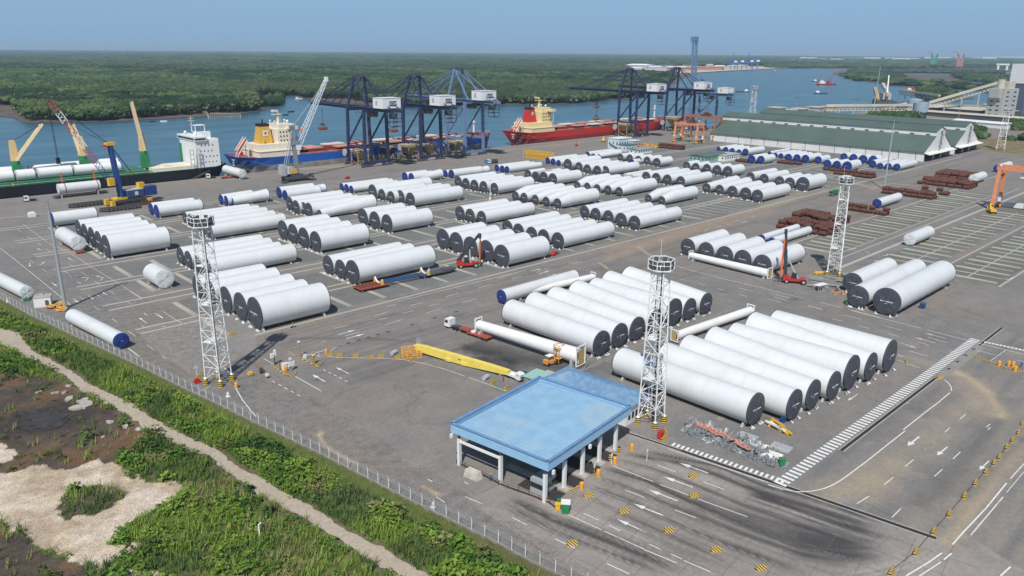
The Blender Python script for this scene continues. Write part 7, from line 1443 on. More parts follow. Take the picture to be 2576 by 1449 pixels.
kit(zc(1, 3, [(290, 640)])[0], 'white ticket machine with orange guards on the gate island', [('cabinet', WHITE, 0, 0, 0, 1.2, .8, 1.9), ('cabinet', WHITE, .9, .2, 0, .7, .7, 1.7), ('guard', obm, -.3, -.9, 0, .6, .5, 1.2), ('guard', obm, -.6, .8, .6, .6, .4, 1.3), ('mast', DGREY, -1, .6, 0, .12, .12, 3)])
kit(zc(1, 3, [(360, 645)])[0], 'white board on a stand at the gate island end', [('board', WHITE, 0, 0, 1.2, 1.8, .3, 1.3), ('post', STEELP, 0, 0, 0, .15, .15, 3), ('camera_box', WHITE, -.2, 0, 3, .6, .4, .6)])
kit(zc(1, 3, [(442, 510)])[0], 'striped camera mast at the start of the right gate island', [('mast', CHEV, 0, 0, 0, .22, .22, 4.2), ('camera_box', WHITE, 0, 0, 4.2, .6, .5, .4)])
kit(zc(1, 3, [(585, 580)])[0], 'wide striped mast in the middle of the right gate island', [('mast', CHEV, -.25, 0, 0, .22, .22, 3.4), ('mast', CHEV, .25, 0, 0, .22, .22, 3.4), ('camera_box', CREAM, 0, 0, 2.4, .8, .4, .5)])
kit(zc(1, 3, [(495, 525)])[0], 'small white cabinet between the striped masts', [('cabinet', WHITE, 0, 0, 0, .8, .6, 1.1)])
kit(zc(1, 3, [(35, 680)])[0], 'dark gate frame beside the left floodlight tower', [('mast', CHEV, 0, 0, 0, .2, .2, 3.4), ('box', DGREY, .5, 0, .4, 1, .7, 1), ('box', YEL, -2, 1, .1, 1.2, .8, .8)])
kit(zc(1, 3, [(115, 720)])[0], 'white rounded lamp head low by the gate island', [('cabinet', WHITE, 0, 0, .5, .7, .6, .6), ('post', DGREY, 0, 0, 0, .15, .15, .7)])
for k, (q, lab) in enumerate([(zc(2, 4, [(985, 280)])[0], 'thick striped bollard at the third lane mouth'), (zc(2, 4, [(1075, 215)])[0], 'small dark equipment post by the fourth lane')]):
    o = MB().cyl((0, 0, 0), (0, 0, 1.5), .3, n=10).build('striped_bollard', STRIPE, None, (*G(*q), 0)); tag(o, lab, 'bollard')
# bins
def bin_(q, m1, m2, lab, s_=1.0, cat='bin'):
    t = thing('waste_bin', lab, cat, (*G(*q), 0), .7); MB().box(0, 0, .12, .8*s_, .8*s_, 1.0*s_, taper=1.15).build('body', m1, t); MB().box(0, 0, 1.13*s_+.1, 1.0*s_, 1.0*s_, .12).build('lid', m2, t); MB().cyl((-.3, -.3, .12), (.3, -.3, .12), .12, n=8).build('wheel', BLACK, t)
bin_(zc(2, 4, [(460, 785)])[0], YEL, YEL, 'small yellow wheeled bin beside the canopy corner'); bin_(zc(2, 4, [(478, 745)])[0], GREENP, GREENP, 'small green wheeled bin behind the yellow bin'); bin_(zc(2, 4, [(538, 805)])[0], GREENP, WHITE, 'large green bin with white lid near the canopy corner', 1.7)
bin_((1966, 1172), GREENP, GREENP, 'green wheeled bin at the end of the grey saddle heap', 1.3); bin_(zc(3, 2, [(790, 1325)])[0], GREENP, GREENP, 'green tub beside the huge trio of tower sections', 1.2)
x, y = G(*zc(0, 3, [(1985, 770)])[0]); tag(MB().box(0, 0, 0, 1.4, .8, .9).box(0, 0, .92, 1, .6, .3).build('red_white_box', REDP, None, (x, y, 0)), 'small red and white box at the fence by the tower foot', 'box')
x, y = G(1661, 1102); tag(MB().box(0, 0, 0, 1.5, .9, 1.6).box(0, 0, 1.62, 1.6, 1.0, .1).build('red_cabinet', REDP, None, (x, y, 0), .2), 'red steel cabinet at the foot of the middle floodlight tower', 'cabinet')
# people
def person(x, y, rz, lab, top, legs, hard=None, pose='stand', h=1.74):
    t = thing('person', lab, 'person', (x, y, 0), rz)
    me = bpy.data.meshes.new('body'); s_ = h/1.74
    if pose == 'ride': J = [(0, 0, .95), (0, .02, 1.2), (0, .06, 1.42), (0, .1, 1.56), (0, .11, 1.72), (.1, .1, .9), (.22, .42, .72), (.2, .36, .32), (-.1, .1, .9), (-.22, .42, .72), (-.2, .36, .32), (.2, .06, 1.4), (.3, .3, 1.2), (.26, .55, 1.15), (-.2, .06, 1.4), (-.3, .3, 1.2), (-.26, .55, 1.15)]
    else: J = [(0, 0, .95), (0, .01, 1.2), (0, 0, 1.42), (0, .01, 1.52), (0, .02, 1.65), (.1, 0, .9), (.13, .06, .5), (.14, .0, .06), (-.1, 0, .9), (-.12, -.04, .5), (-.13, -.1, .06), (.2, 0, 1.4), (.27, .03, 1.12), (.26, .15, .9), (-.2, 0, 1.4), (-.26, .0, 1.12), (-.24, .14, .92)]
    E_ = [(0, 1), (1, 2), (2, 3), (3, 4), (0, 5), (5, 6), (6, 7), (0, 8), (8, 9), (9, 10), (2, 11), (11, 12), (12, 13), (2, 14), (14, 15), (15, 16)]
    rad = [.15, .15, .16, .065, .1, .1, .07, .05, .1, .07, .05, .075, .05, .04, .075, .05, .04]
    me.from_pydata([(a*s_, b_*s_, c*s_) for a, b_, c in J], E_, []); o = bpy.data.objects.new('body', me); COL.objects.link(o); o.parent = t
    mo = o.modifiers.new('skin', 'SKIN'); 
    for i, v in enumerate(me.skin_vertices[0].data): v.radius = (rad[i], rad[i]*.8)
    me.skin_vertices[0].data[0].use_root = True
    o.modifiers.new('sub', 'SUBSURF').levels = 1; o.modifiers['sub'].render_levels = 1
    for m1 in (top, legs, mat('skin', (.35, .2, .13), .6)): me.materials.append(m1)
    dg = bpy.context.evaluated_depsgraph_get(); ev = bpy.data.meshes.new_from_object(o.evaluated_get(dg)); o.modifiers.clear(); o.data = ev
    for p in ev.polygons:
        c = p.center; p.material_index = 2 if c.z > 1.5*s_ or (abs(c.x) > .2 and c.z < 1.02*s_ and c.z > .8) else (1 if c.z < .98*s_ else 0); p.use_smooth = True
    if hard:
        c = J[4]; MB().ball((c[0], c[1], c[2]+.07), .13, 10, .8).build('hard_hat', hard, t)
    return t
OV = mat('blue_overall', (.03, .12, .35), .8); ORV = mat('orange_vest', (.8, .2, .04), .7); DKC = mat('dark_trousers', (.03, .035, .06), .8); GRV = mat('green_shirt', (.03, .25, .15), .8)
x, y = G(1234, 1211); person(x, y, 2.2, 'worker in blue overalls and yellow cap by the pipe rail', OV, OV, YEL)
x, y = G(1266, 960); person(x, y, .5, 'worker in red top and dark trousers beside the yellow beam', REDP, DKC, BLUEP)
x, y = G(273, 511); person(x, y, .5, 'worker in orange vest on the quay left of the blue crane', ORV, DKC, WHITE)
x, y = G(1058, 887); person(x, y, 1.5, 'worker in white with orange helmet at the yellow beam head', WHITE, DKC, ORV)
x, y = G(2568, 925); person(x, y, 1.0, 'worker in blue standing on the right hand island', OV, DKC)
# motorbike with rider
x, y = G(738, 824); t = thing('motorbike', 'small dark motorbike ridden along the main road', 'motorbike', (x, y, 0), R(95))
m_ = MB()
for q in (-.62, .62): m_.cyl((-.06, q, .3), (.06, q, .3), .3, n=14)
m_.build('wheel', BLACK, t); MB().box(0, -.2, .45, .25, .9, .3).box(0, .4, .6, .2, .3, .4).beam((0, .62, .3), (0, .45, 1.0), .08).beam((-.33, .42, 1.02), (.33, .42, 1.02), .06).box(0, -.25, .76, .28, .7, .12).build('frame', WHITE, t)
person(x, y, R(95)-R(0), 'rider in green jacket sitting on the motorbike', GRV, DKC, GRV, 'ride')
# ---------------------------------------------------------------- vehicles
def wheels(t, xs, ys, r_, w_=.32):
    pr = None
    for x in xs:
        for y in ys:
            if pr is None: pr = MB().cyl((0, -w_/2, 0), (0, w_/2, 0), r_, n=16).build('wheel', BLACK, t); MB().cyl((0, -w_/2-.02, 0), (0, w_/2+.02, 0), r_*.5, n=10).build('rim', LGREY, pr); o = pr
            else:
                o = pr.copy(); COL.objects.link(o); o.parent = t; g = kids(pr)[0].copy() if False else None
            o.location = (x, y, r_)
def cab(t, x0, m1, w_=2.5, h=3.0, L_=2.2):
    c = MB(); vs = [(x0, -w_/2, .6), (x0+L_, -w_/2, .6), (x0+L_, -w_/2, 1.7), (x0+L_-.2, -w_/2, h-.1), (x0+L_-.4, -w_/2, h), (x0, -w_/2, h)]; k = 6
    c.add(vs+[(a, -b_, z) for a, b_, z in vs], [tuple(range(6))[::-1], tuple(range(6, 12))]+[(i, (i+1) % 6, 6+(i+1) % 6, 6+i) for i in range(6)]); o = c.build('cab', m1, t)
    g = MB().add([(x0+L_+.01, -w_/2+.15, 1.75), (x0+L_+.01, w_/2-.15, 1.75), (x0+L_-.17, w_/2-.2, h-.25), (x0+L_-.17, -w_/2+.2, h-.25)], [(0, 1, 2, 3)])
    for s_ in (-1, 1): g.add([(x0+.7, s_*(w_/2+.01), 1.7), (x0+L_-.15, s_*(w_/2+.01), 1.7), (x0+L_-.35, s_*(w_/2+.01), h-.35), (x0+.7, s_*(w_/2+.01), h-.35)], [(0, 1, 2, 3) if s_ < 0 else (3, 2, 1, 0)])
    g.build('cab_glass', GLASS, o)
    for s_ in (-1, 1): MB().box(x0+L_+.03, s_*(w_/2-.35), .8, .06, .35, .22).build('headlight', PAINT2, o)
    MB().box(x0+L_+.03, 0, .95, .08, 1.2, .5).box(x0+L_+.06, 0, .5, .14, w_, .28).build('grille', DGREY, o)
def tractor(x, y, rz, m1, lab, extra=None, L_=6.5):
    t = thing('truck', lab, 'truck', (x, y, 0), rz); cab(t, L_-2.4, m1); MB().box(L_/2-.4, 0, .7, L_-.4, 1.0, .35).box(2.2, 0, 1.06, 1.6, 1.2, .2).build('chassis', DGREY, t); wheels(t, (L_-1.3, 2.6, 1.2), (-1.05, 1.05), .52)
    if extra: extra(t)
    return t
def heading(p, q): a = G(*p); b_ = G(*q); return a, math.atan2(b_[1]-a[1], b_[0]-a[0])
# truck + red low trailer carrying the slim tube
a, rz = heading((1228, 856), (1134, 826)); 
t0 = tractor(*G(1163, 833), rz, WHITE, 'white tractor unit coupled to the red low trailer', None)
t = thing('low_trailer', 'red brown low trailer under the left end of the slim white tube', 'trailer', (*G(1232, 857), 0), rz)
RB2 = mat('red_brown_trailer', (.35, .08, .05), .6, ns=1, na=.2, dirt=(.2, .1, .07), dscale=1, damt=.6)
MB().box(4.0, 0, .75, 8, 2.6, .35).box(9.3, 0, 1.2, 3.6, 2.4, .35).beam((7.8, 0, .9), (8.2, 0, 1.4), .4, 2.2).build('deck', RB2, t); wheels(t, (.6, 1.9), (-1.1, 1.1), .5)
MB().cyl((6.4, 0, 1.1), (6.4, 0, 1.5), .8, n=12).build('turntable', WHITE, t)
def slimtube(p0, r0, p1, r1, z0, z1, lab, legs=True):
    a = Vector((*G(*p0, z0), z0)); b_ = Vector((*G(*p1, z1), z1)); d = b_-a; L_ = d.length; rz = math.atan2(d.y, d.x); t = thing('blade_root_tube', lab, 'tower section', (a.x, a.y, 0), rz)
    MB().lathe_x([(0, r0*.96, z0), (.6, r0, z0), (L_*.82, r0*.2+r1*.8, z0+(z1-z0)*.8), (L_*.83, (r0*.2+r1*.8)*1.03, z0+(z1-z0)*.83), (L_-.8, r1, z1), (L_-.1, r1*.97, z1)], 0, 28).build('shell', WHITE, t)
    for x, z_, r_ in ((-.05, z0, r0), (L_, z1, r1)):
        f_ = MB().box(x, -r_*.95, z_-r_*1.15, .35, .28, r_*2.7).box(x, r_*.95, z_-r_*1.15, .35, .28, r_*2.7).box(x, 0, z_+r_*1.35, .33, r_*1.7, .25).box(x, 0, z_-r_*1.2, .33, r_*1.7, .3).build('end_frame', WHITE, t)
        MB().box(x+(.12 if x > 1 else -.12), 0, z_-r_*.9, .1, r_*1.1, r_*1.9).build('frame_grating', mat('ochre_grating', (.50, .33, .12), .7, ns=4, na=.35), f_)
    if legs:
        for f_ in (.05, .95): MB().box(L_*f_, 0, 0, .8, r1*1.8, max(.4, z0-r0*.9)).build('saddle', LGREY, t)
    return t
slimtube((1204, 817), 1.45, (1461, 897), 2.1, 3.1, 2.9, 'slim white tube with framed ends on the red trailer behind the forklift')
slimtube((1738, 642), 1.25, (1937, 689), 1.55, 1.9, 2.1, 'slim white tube with framed ends lying before the five tube row at right')
slimtube((1294, 742), 1.1, (1492, 697), 1.2, 2.0, 2.0, 'slim white tube with framed ends lying behind the big left row')
slimtube((1697, 846), 1.3, (1888, 781), 1.3, 2.1, 2.1, 'slim white tube with framed ends lying behind the big right row')
# yellow lifting beam
a = Vector((*G(1045, 886), 0)); b_ = Vector((*G(1280, 949), 0)); d = b_-a; L_ = d.length; t = thing('lifting_beam', 'long pale yellow tapered box beam lying beside the canopy', 'steel beam', tuple(a), math.atan2(d.y, d.x))
pts = [(0, 1.0), (L_*.12, .75), (L_*.45, .35), (L_*.62, .35), (L_*.9, .7), (L_, .8), (L_, 1.9), (L_*.8, 2.2), (L_*.4, 2.5), (L_*.1, 2.6), (0, 2.3)]; k = len(pts)
YB = mat('pale_yellow_beam', (.80, .62, .12), .5, ns=.5, na=.06, dirt=(.5, .4, .12), dscale=.6, damt=.4)
MB().add([(x_, -.75, z_) for x_, z_ in pts]+[(x_, .75, z_) for x_, z_ in pts], [tuple(range(k)), tuple(range(k, 2*k))[::-1]]+[(i, k+i, k+(i+1) % k, (i+1) % k) for i in range(k)]).build('box_section', YB, t)
for f_ in (.39, .56): MB().box(L_*f_, -.85, .35, 1.7, .25, .8).build('fork_pocket', YB, t)
for f_ in (.05, .93): MB().box(L_*f_, 0, 0, .6, 1.8, .66).build('timber_block', CONCD, t)
m_ = MB()
for i in range(3): m_.box(L_*.5+i*.35, -.77, 1.5, .22, .03, .35)
struct(m_.build('beam_lettering', BLACK, t), 'stuff')
OF = mat('orange_frame_paint', (.72, .38, .10), .6, ns=2, na=.15)
for k, (q, lab) in enumerate([((1029, 890), 'orange steel frame cube leaning at the yellow beam head'), ((1048, 898), 'small orange steel frame below the yellow beam head'), ((1024, 899), 'orange steel frame left of the yellow beam head')]):
    m_ = MB(); s_ = 2.0 if k == 0 else 1.3
    for z in (0, s_*.5, s_):
        m_.beam((-s_, -.6, z+.1), (s_, -.6, z+.1), .2).beam((-s_, .6, z+.1), (s_, .6, z+.1), .2)
        for a_ in (-s_, 0, s_): m_.beam((a_, -.6, z+.1), (a_, .6, z+.1), .2)
    for a_ in (-s_, 0, s_):
        for b2 in (-.6, .6): m_.beam((a_, b2, 0), (a_, b2, s_+.1), .22)
    tag(m_.build('transport_rack', OF, None, (*G(*q), 0), -.3), lab, 'steel frame')
m_ = MB(); 
for i in range(7): m_.beam((i*.35, -.5, i*.42), (i*.35, .5, i*.42), .28, .06)
for s_ in (-.5, .5): m_.beam((0, s_, 0), (2.6, s_, 3.0), .12).beam((0, s_, .9), (2.6, s_, 3.9), .06).beam((2.6, s_, 0), (2.6, s_, 4.0), .1)
tag(m_.build('access_stair', LGREY, None, (*G(1072, 886), 0), 2.0), 'grey steel access stair behind the yellow beam', 'stair')
for q, lab in (((990, 892), 'grey wrapped drum between two striped barriers'), ((1221, 955), 'two grey drums beside the barrier under the beam end')): tag(MB().cyl((-.8, 0, .6), (.8, 0, .6), .6, n=14).cyl((.9, .1, .5), (1.5, .1, .5), .5, n=14).build('drum', LGREY, None, (*G(*q), 0), .3), lab, 'drum')
# white pickup truck with flat bed
a, rz = heading((1281, 942), (1303, 951)); t = thing('pickup_truck', 'small white flatbed truck between the yellow beam and the canopy', 'truck', (*G(1290, 951), 0), rz)
cab(t, 1.6, WHITE, 1.9, 2.2, 1.8); MB().box(-.2, 0, .75, 3.4, 1.9, .12).box(-.2, .9, .86, 3.4, .08, .45).box(-.2, -.9, .86, 3.4, .08, .45).box(-1.86, 0, .86, .08, 1.9, .45).build('load_bed', WHITE, t); wheels(t, (2.6, -.9), (-.8, .8), .36, .22)
tag(MB().box(0, 0, 0, 2.2, 1.4, 1.3).box(0, 0, 1.32, 2.3, 1.5, .08).build('blue_crate', BLUEP, None, (*G(1322, 950), 0), rz), 'bright blue crate in front of the white flatbed truck', 'crate')
# forklift with basket and second handler
def forklift(x, y, rz, lab, m1, L_=3.4, mast=4.2):
    t = thing('forklift', lab, 'forklift', (x, y, 0), rz); MB().box(0, 0, .5, L_, 1.7, .9, taper=.92).box(-L_*.42, 0, .6, .8, 1.6, 1.1).build('body', m1, t); wheels(t, (L_*.32, -L_*.34), (-.8, .8), .5, .35)
    m_ = MB()
    for a_ in (-.9, .7):
        for b2 in (-.7, .7): m_.beam((a_, b2, 1.3), (a_, b2, 2.6), .09)
    m_.build('cab_frame', DGREY, t); MB().box(-.1, 0, 2.6, 2.0, 1.7, .1).build('roof', WHITE, t)
    m_ = MB()
    for b2 in (-.45, .45): m_.beam((L_*.55, b2, .2), (L_*.55, b2, mast), .16).beam((L_*.55, b2, .3), (L_*.55+1.5, b2, .3), .12)
    m_.beam((L_*.55, -.45, mast), (L_*.55, .45, mast), .14).beam((L_*.55, -.45, mast*.5), (L_*.55, .45, mast*.5), .14).build('mast', RUST, t); return t
a, rz = heading((1374, 918), (1410, 905)); forklift(*G(1383, 917), rz, 'orange forklift with white roof lifting a cage against the slim tube', mat('forklift_orange', (.70, .30, .08), .5)); 
t = thing('work_cage', 'rusty brown work cage raised beside the slim white tube', 'work platform', (*G(1405, 912), 0), rz); m_ = MB()
for z in (1.5, 2.5, 4.2, 5.2):
    for p, q in (((-1, -1), (1, -1)), ((1, -1), (1, 1)), ((1, 1), (-1, 1)), ((-1, 1), (-1, -1))): m_.beam((*p, z), (*q, z), .12)
for p in ((-1, -1), (1, -1), (1, 1), (-1, 1)): m_.beam((*p, .2), (*p, 5.4), .13)
m_.box(0, 0, 1.5, 2, 2, .1).box(0, 0, 4.1, 1.6, 1.6, .1).build('cage', OF, t); MB().box(0, 0, 0, 3.5, 2, .7).build('base', BLACK, t)
m_ = MB()
for s_ in (-.3, .3): m_.beam((s_, 0, 0), (s_, -.9, 3), .08)
for i in range(8): m_.beam((-.3, -i*.11, .3+i*.37), (.3, -i*.11, .3+i*.37), .06)
tag(m_.build('ladder', STEELP, None, (*G(1472, 925), 0), .5), 'grey ladder leaning at the framed end of the slim tube', 'ladder')
# reach stackers
def stacker(x, y, rz, lab, lift, m1=REDP):
    t = thing('reach_stacker', lab, 'reach stacker', (x, y, 0), rz, 'red reach stackers')
    MB().box(0, 0, 1.0, 7.4, 2.6, .9).box(-3.0, 0, 1.0, 2.2, 3.2, 1.8, taper=.9).box(2.6, 0, 1.2, 1.6, 3.6, .8).build('body', m1, t); wheels(t, (3.0,), (-1.6, 1.6), 1.0, .9); wheels(t, (-2.8,), (-1.3, 1.3), .8, .6)
    c = MB().box(-.4, -.2, 1.9, 1.9, 1.5, 1.9, taper=.85).build('cab', GLASS, t); MB().box(-.4, -.2, 3.82, 1.7, 1.3, .12).build('cab_roof', DGREY, c)
    p0 = Vector((-3.4, .3, 3.0)); p1 = Vector(lift); DG = mat('boom_dark', (.045, .05, .06), .5, ns=1, na=.15)
    MB().beam(p0, p0.lerp(p1, .55), 1.0, 1.2).beam(p0.lerp(p1, .5), p1, .75, .9).box(-3.4, .3, 1.8, 1.2, 1.3, 1.4).build('boom', DG, t)
    m_ = MB()
    for s_ in (-.7, .9): m_.beam((1.2, s_, 1.8), p0.lerp(p1, .5)+Vector((0, s_*.3, -.5)), .4)
    m_.build('lift_cylinder', LGREY, t)
    m_ = MB().box(p1.x, p1.y, p1.z-1.8, 1.0, 1.0, 1.8).beam(p1+Vector((0, 0, -1.6)), p1+Vector((.2, 0, -3.6)), .4); m_.build('rotator', DG, t)
    hz = 1.4; m_ = MB()
    for s_ in (-.5, .5): m_.beam(p1+Vector((0, s_, -3.4)), Vector((p1.x+s_*.5, s_, hz)), .22)
    m_.beam((p1.x-.3, 0, p1.z-3.4), (p1.x-.3, 0, hz+.4), .35); m_.build('hanging_strap', mat('strap_orange', (.75, .16, .05), .7), t)
    MB().beam((p1.x-2.4, -.5, 1.6), (p1.x+.6, -.5, 1.5), .5).beam((p1.x+.6, -.5, 1.6), (p1.x+.4, -.4, .5), .4).build('spreader_hook', DG, t)
stacker(*G(1176, 672), R(-30), 'red reach stacker with dark boom raised before the left five tube row', (5.0, .2, 13.0))
stacker(*G(1998, 712), R(-60), 'red reach stacker with tall grey boom at the right five tube row', (-4.8, 1.0, 19.5))
# modular trailer
a, rz = heading((900, 735), (1115, 690)); t = thing('modular_trailer', 'long modular trailer with red brown front, blue beams and white cradles', 'trailer', (*G(905, 731), 0), rz)
MB().box(4.5, 0, .9, 11.5, 5.6, .4).build('front_deck', RB2, t)
m_ = MB()
for i in range(8): m_.box(-.6+i*1.45, 0, 1.32, .25, 5.4, .12)
for s_ in (-1.4, 0, 1.4): m_.box(4.5, s_, 1.34, 11, .2, .14)
m_.build('deck_rib', RUST, t)
wheels(t, np.arange(-.4, 10, 1.5), (-2.4, -.9, .9, 2.4), .42)
BB = mat('deep_blue_steel', (.03, .09, .2), .5, ns=1, na=.2)
m_ = MB()
for s_ in (-1.5, -.3, 1.1): m_.beam((9.5, s_, 1.5), (26, s_, 1.4), .5)
m_.build('spine_beam', BB, t)
MB().box(31, 0, .9, 13, 4.2, .45).box(37.5, 0, 1.1, 5, 3.4, .6).build('rear_deck', DGREY, t); wheels(t, np.arange(25.5, 36, 1.7), (-1.9, 1.9), .42)
for x_ in (7.6, 27.0):
    m_ = MB()
    for i in range(8): a0 = -1.1+i*.275; a1 = a0+.275; m_.beam((x_, 2.9*math.sin(a0), 4.4-2.9*math.cos(a0)), (x_, 2.9*math.sin(a1), 4.4-2.9*math.cos(a1)), .55, .35)
    m_.build('cradle', WHITE, t); MB().box(x_, -2.5, 1.3, .9, .7, 1.6, taper=.6).box(x_, 2.5, 1.3, .9, .7, 1.6, taper=.6).build('cradle_post', YEL, t)
# quay transport: tractor with multi-axle trailer under section, truck at the ship stern
tractor(98.5, 479, math.pi, WHITE, 'white tractor unit with tank deck on the quay below the cargo ship')
t = thing('multi_axle_trailer', 'dark multi axle trailer carrying the wrapped section below the ship', 'trailer', (107, 479, 0)); MB().box(13, 0, .9, 28, 3.2, .5).build('deck', DGREY, t); wheels(t, np.arange(0, 26, 1.9), (-1.4, 1.4), .45)
for k, x_ in enumerate((112.0, 128.6)):
    o = MB().beam((0, 0, 8.2), (0, 0, 13), .9, .3).box(0, 0, 13, 1.2, 1, .8).build('lifting_sling', mat('sling_orange', (.8, .14, .05), .6), None, (x_, 479, 0)); tag(o, f'upright orange lifting sling on the {["left", "right"][k]} end of the trailer load', 'sling')
    o = MB().lathe_x([(-.25, 2.84, 5.0), (.25, 2.84, 5.0)], 0, 28).build('lashing_band', mat('brown_lashing', (.22, .1, .07), .8), None, (x_+.7, 479, 0)); tag(o, f'brown lashing band round the {["left", "right"][k]} part of the trailer load', 'strap')
a, rz = heading((600, 450), (540, 447)); tractor(203.5, 491, math.pi-.05, WHITE, 'white tractor unit at the quay edge under the black ship stern'); t = thing('flat_trailer', 'rusty flat trailer under the wrapped section at the quay edge', 'trailer', (206, 489, 0), 0); MB().box(5, -4, .9, 14, 3, .4).build('deck', RB2, t); wheels(t, (0, 1.4, 10, 11.4), (-5.2, -2.8), .45)
t = thing('red_trailer', 'dark red low trailer under the wrapped section beside the leaning pole', 'trailer', (81.6, 342, 0), R(90)); MB().box(9, 0, .5, 24, 2.6, .35).box(-2, -1.2, .7, 4, .3, .3).build('deck', RB2, t); wheels(t, (-1, .3, 16, 17.3), (-1.1, 1.1), .42)
# tipper truck, green dump truck, cars
def tipper(x, y, rz, m1, m2, lab):
    t = thing('tipper_truck', lab, 'truck', (x, y, 0), rz); cab(t, 6.2, m1); MB().box(3.6, 0, .8, 8, 1, .3).build('chassis', DGREY, t); wheels(t, (7.3, 5.2, 1.6, .3), (-1.05, 1.05), .52)
    MB().box(2.9, 0, 1.25, 6.2, 2.5, .12).box(2.9, 1.2, 1.36, 6.2, .1, 1.5).box(2.9, -1.2, 1.36, 6.2, .1, 1.5).box(-.15, 0, 1.36, .1, 2.5, 1.5).box(5.95, 0, 1.36, .1, 2.5, 1.9).build('tipper_body', m2, t); return t
tipper(*G(1250, 410), math.pi-.1, WHITE, DGREY, 'white cabbed dark tipper truck on the quay road'); tag(MB().box(0, 0, 0, 4, 2.4, 2.4).box(0, 0, 2.42, 4.2, 2.6, .1).build('blue_container', mat('mid_blue', (.05, .2, .42), .6), None, (*G(1226, 411), 0)), 'small blue container in front of the dark tipper truck', 'container')
tipper(*G(2102, 489), math.pi+.1, GREENP, GREENP, 'green dump truck on the main road behind the right floodlight tower')
tipper(*G(1692, 338), .1, GREENP, mat('lime_green', (.14, .45, .12), .5), 'bright green dump truck under the fourth quay crane'); tipper(*G(1600, 345), .1, GREENP, DGREY, 'dark green truck beside the fourth crane legs')
def car(x, y, rz, m1, lab, L_=4.4):
    t = thing('car', lab, 'car', (x, y, 0), rz); pts = [(-L_/2, .3), (L_/2, .3), (L_/2, .75), (L_*.28, .92), (L_*.12, 1.4), (-L_*.3, 1.42), (-L_*.44, .95), (-L_/2, .85)]; k = len(pts)
    MB().add([(a_, -.88, b2) for a_, b2 in pts]+[(a_, .88, b2) for a_, b2 in pts], [tuple(range(k)), tuple(range(k, 2*k))[::-1]]+[(i, k+i, k+(i+1) % k, (i+1) % k) for i in range(k)]).build('body', m1, t)
    g = MB().add([(L_*.27, -.75, .96), (L_*.27, .75, .96), (L_*.13, .65, 1.36), (L_*.13, -.65, 1.36)], [(0, 1, 2, 3)])
    for s_ in (-1, 1): g.add([(L_*.22, s_*.89, .95), (L_*.1, s_*.89, 1.32), (-L_*.28, s_*.89, 1.34), (-L_*.4, s_*.89, .95)], [(0, 1, 2, 3) if s_ > 0 else (3, 2, 1, 0)])
    g.build('window', GLASS, t); wheels(t, (L_*.31, -L_*.31), (-.8, .8), .32, .2); return t
car(*G(1395, 641), .3, REDP, 'red car parked under the end of the big tube', 5.2); car(*G(758, 517), 0, mat('maroon_paint', (.12, .015, .03), .4), 'dark maroon car on the quay road right of the blue crane'); car(*G(874, 449), .4, REDP, 'small red car behind the slim blue capped trio')
# ---------------------------------------------------------------- buildings of the port
def hut(px, py, w_, d_, h, roof, wall, lab, rz=0, stair=False, name='port_office', flat_=True):
    x, y = G(px, py); t = thing(name, lab, 'building', (x, y, 0), rz); MB().box(0, 0, 0, w_, d_, h).build('wall', wall, t)
    if flat_: MB().box(0, 0, h+.004, w_+.8, d_+.8, .35).build('roof', roof, t)
    else: MB().add([(-w_/2-.6, -d_/2-.6, h), (w_/2+.6, -d_/2-.6, h), (w_/2+.6, d_/2+.6, h), (-w_/2-.6, d_/2+.6, h), (-w_/2-.6, 0, h+1.4), (w_/2+.6, 0, h+1.4)], [(0, 1, 5, 4), (3, 4, 5, 2), (0, 4, 3), (1, 2, 5)]).build('roof', roof, t)
    n = max(2, int(w_/3))
    for i in range(n): MB().box(-w_/2+(i+.5)*w_/n, -d_/2-.02, h*.4, 1.3, .1, h*.28).build('window', GLASS, t)
    for i in range(max(1, int(d_/3.5))): MB().box(-w_/2-.02, -d_/2+(i+.5)*d_/max(1, int(d_/3.5)), h*.4, .1, 1.2, h*.28).build('window', GLASS, t)
    if stair: MB().beam((-w_/2-1, -d_/2-4, .3), (-w_/2-1, d_/2-3, h*.6), 1.3, .3).build('stair', LGREY, t)
    return t
PBW = mat('pale_blue_wall', (.55, .66, .70), .7, ns=.3, na=.05); TEAL = mat('teal_wall', (.25, .42, .36), .7, ns=.3, na=.1); GRR = mat('grey_green_roof', (.10, .15, .135), .6, ns=.3, na=.12); MINT = mat('mint_green_roof', (.20, .33, .27), .6, ns=.3, na=.1)
hut(1558, 372, 17, 12, 8.5, WHITE, PBW, 'pale blue two storey quay office with white roof', stair=True); hut(1577, 379, 13, 9, 5, GRR, PBW, 'pale office annex with grey green roof before the quay office'); hut(1593, 371, 11, 8, 6, PBW, LGREY, 'small grey annex right of the quay office')
hut(1612, 385, 19, 9, 3.6, MINT, WHITE, 'low white hut with mint green roof', flat_=False, name='hut'); hut(1780, 403, 30, 14, 4.6, GRR, TEAL, 'low teal walled building with grey green roof at the yard centre', flat_=False); hut(1825, 401, 22, 12, 4.2, LGREY, WHITE, 'low white pillared building right of the teal building')
hut(1497, 390, 7, 4, 2.6, CREAM, CREAM, 'small cream cabin behind the slim blue capped trio', name='cabin'); hut(716, 497, 3.2, 2.6, 2.8, LGREY, GRR, 'small grey control cabin behind the blue capped trio', name='cabin')
x, y = 52.3, 275.5; t = thing('cabin', 'little white cabin with a door at the fence beside the wrapped section', 'cabin', (x+1.0, y, 0), R(-20)); MB().box(0, 0, 0, 4.8, 4.2, 3.1).build('wall', WHITE, t); MB().box(0, 0, 3.1, 5.0, 4.4, .15).box(-1, 1, 3.25, 2.4, .8, .5).build('roof', CONC, t); MB().box(1.3, -2.13, .1, 1.0, .1, 2.1).build('door', DGREY, t)
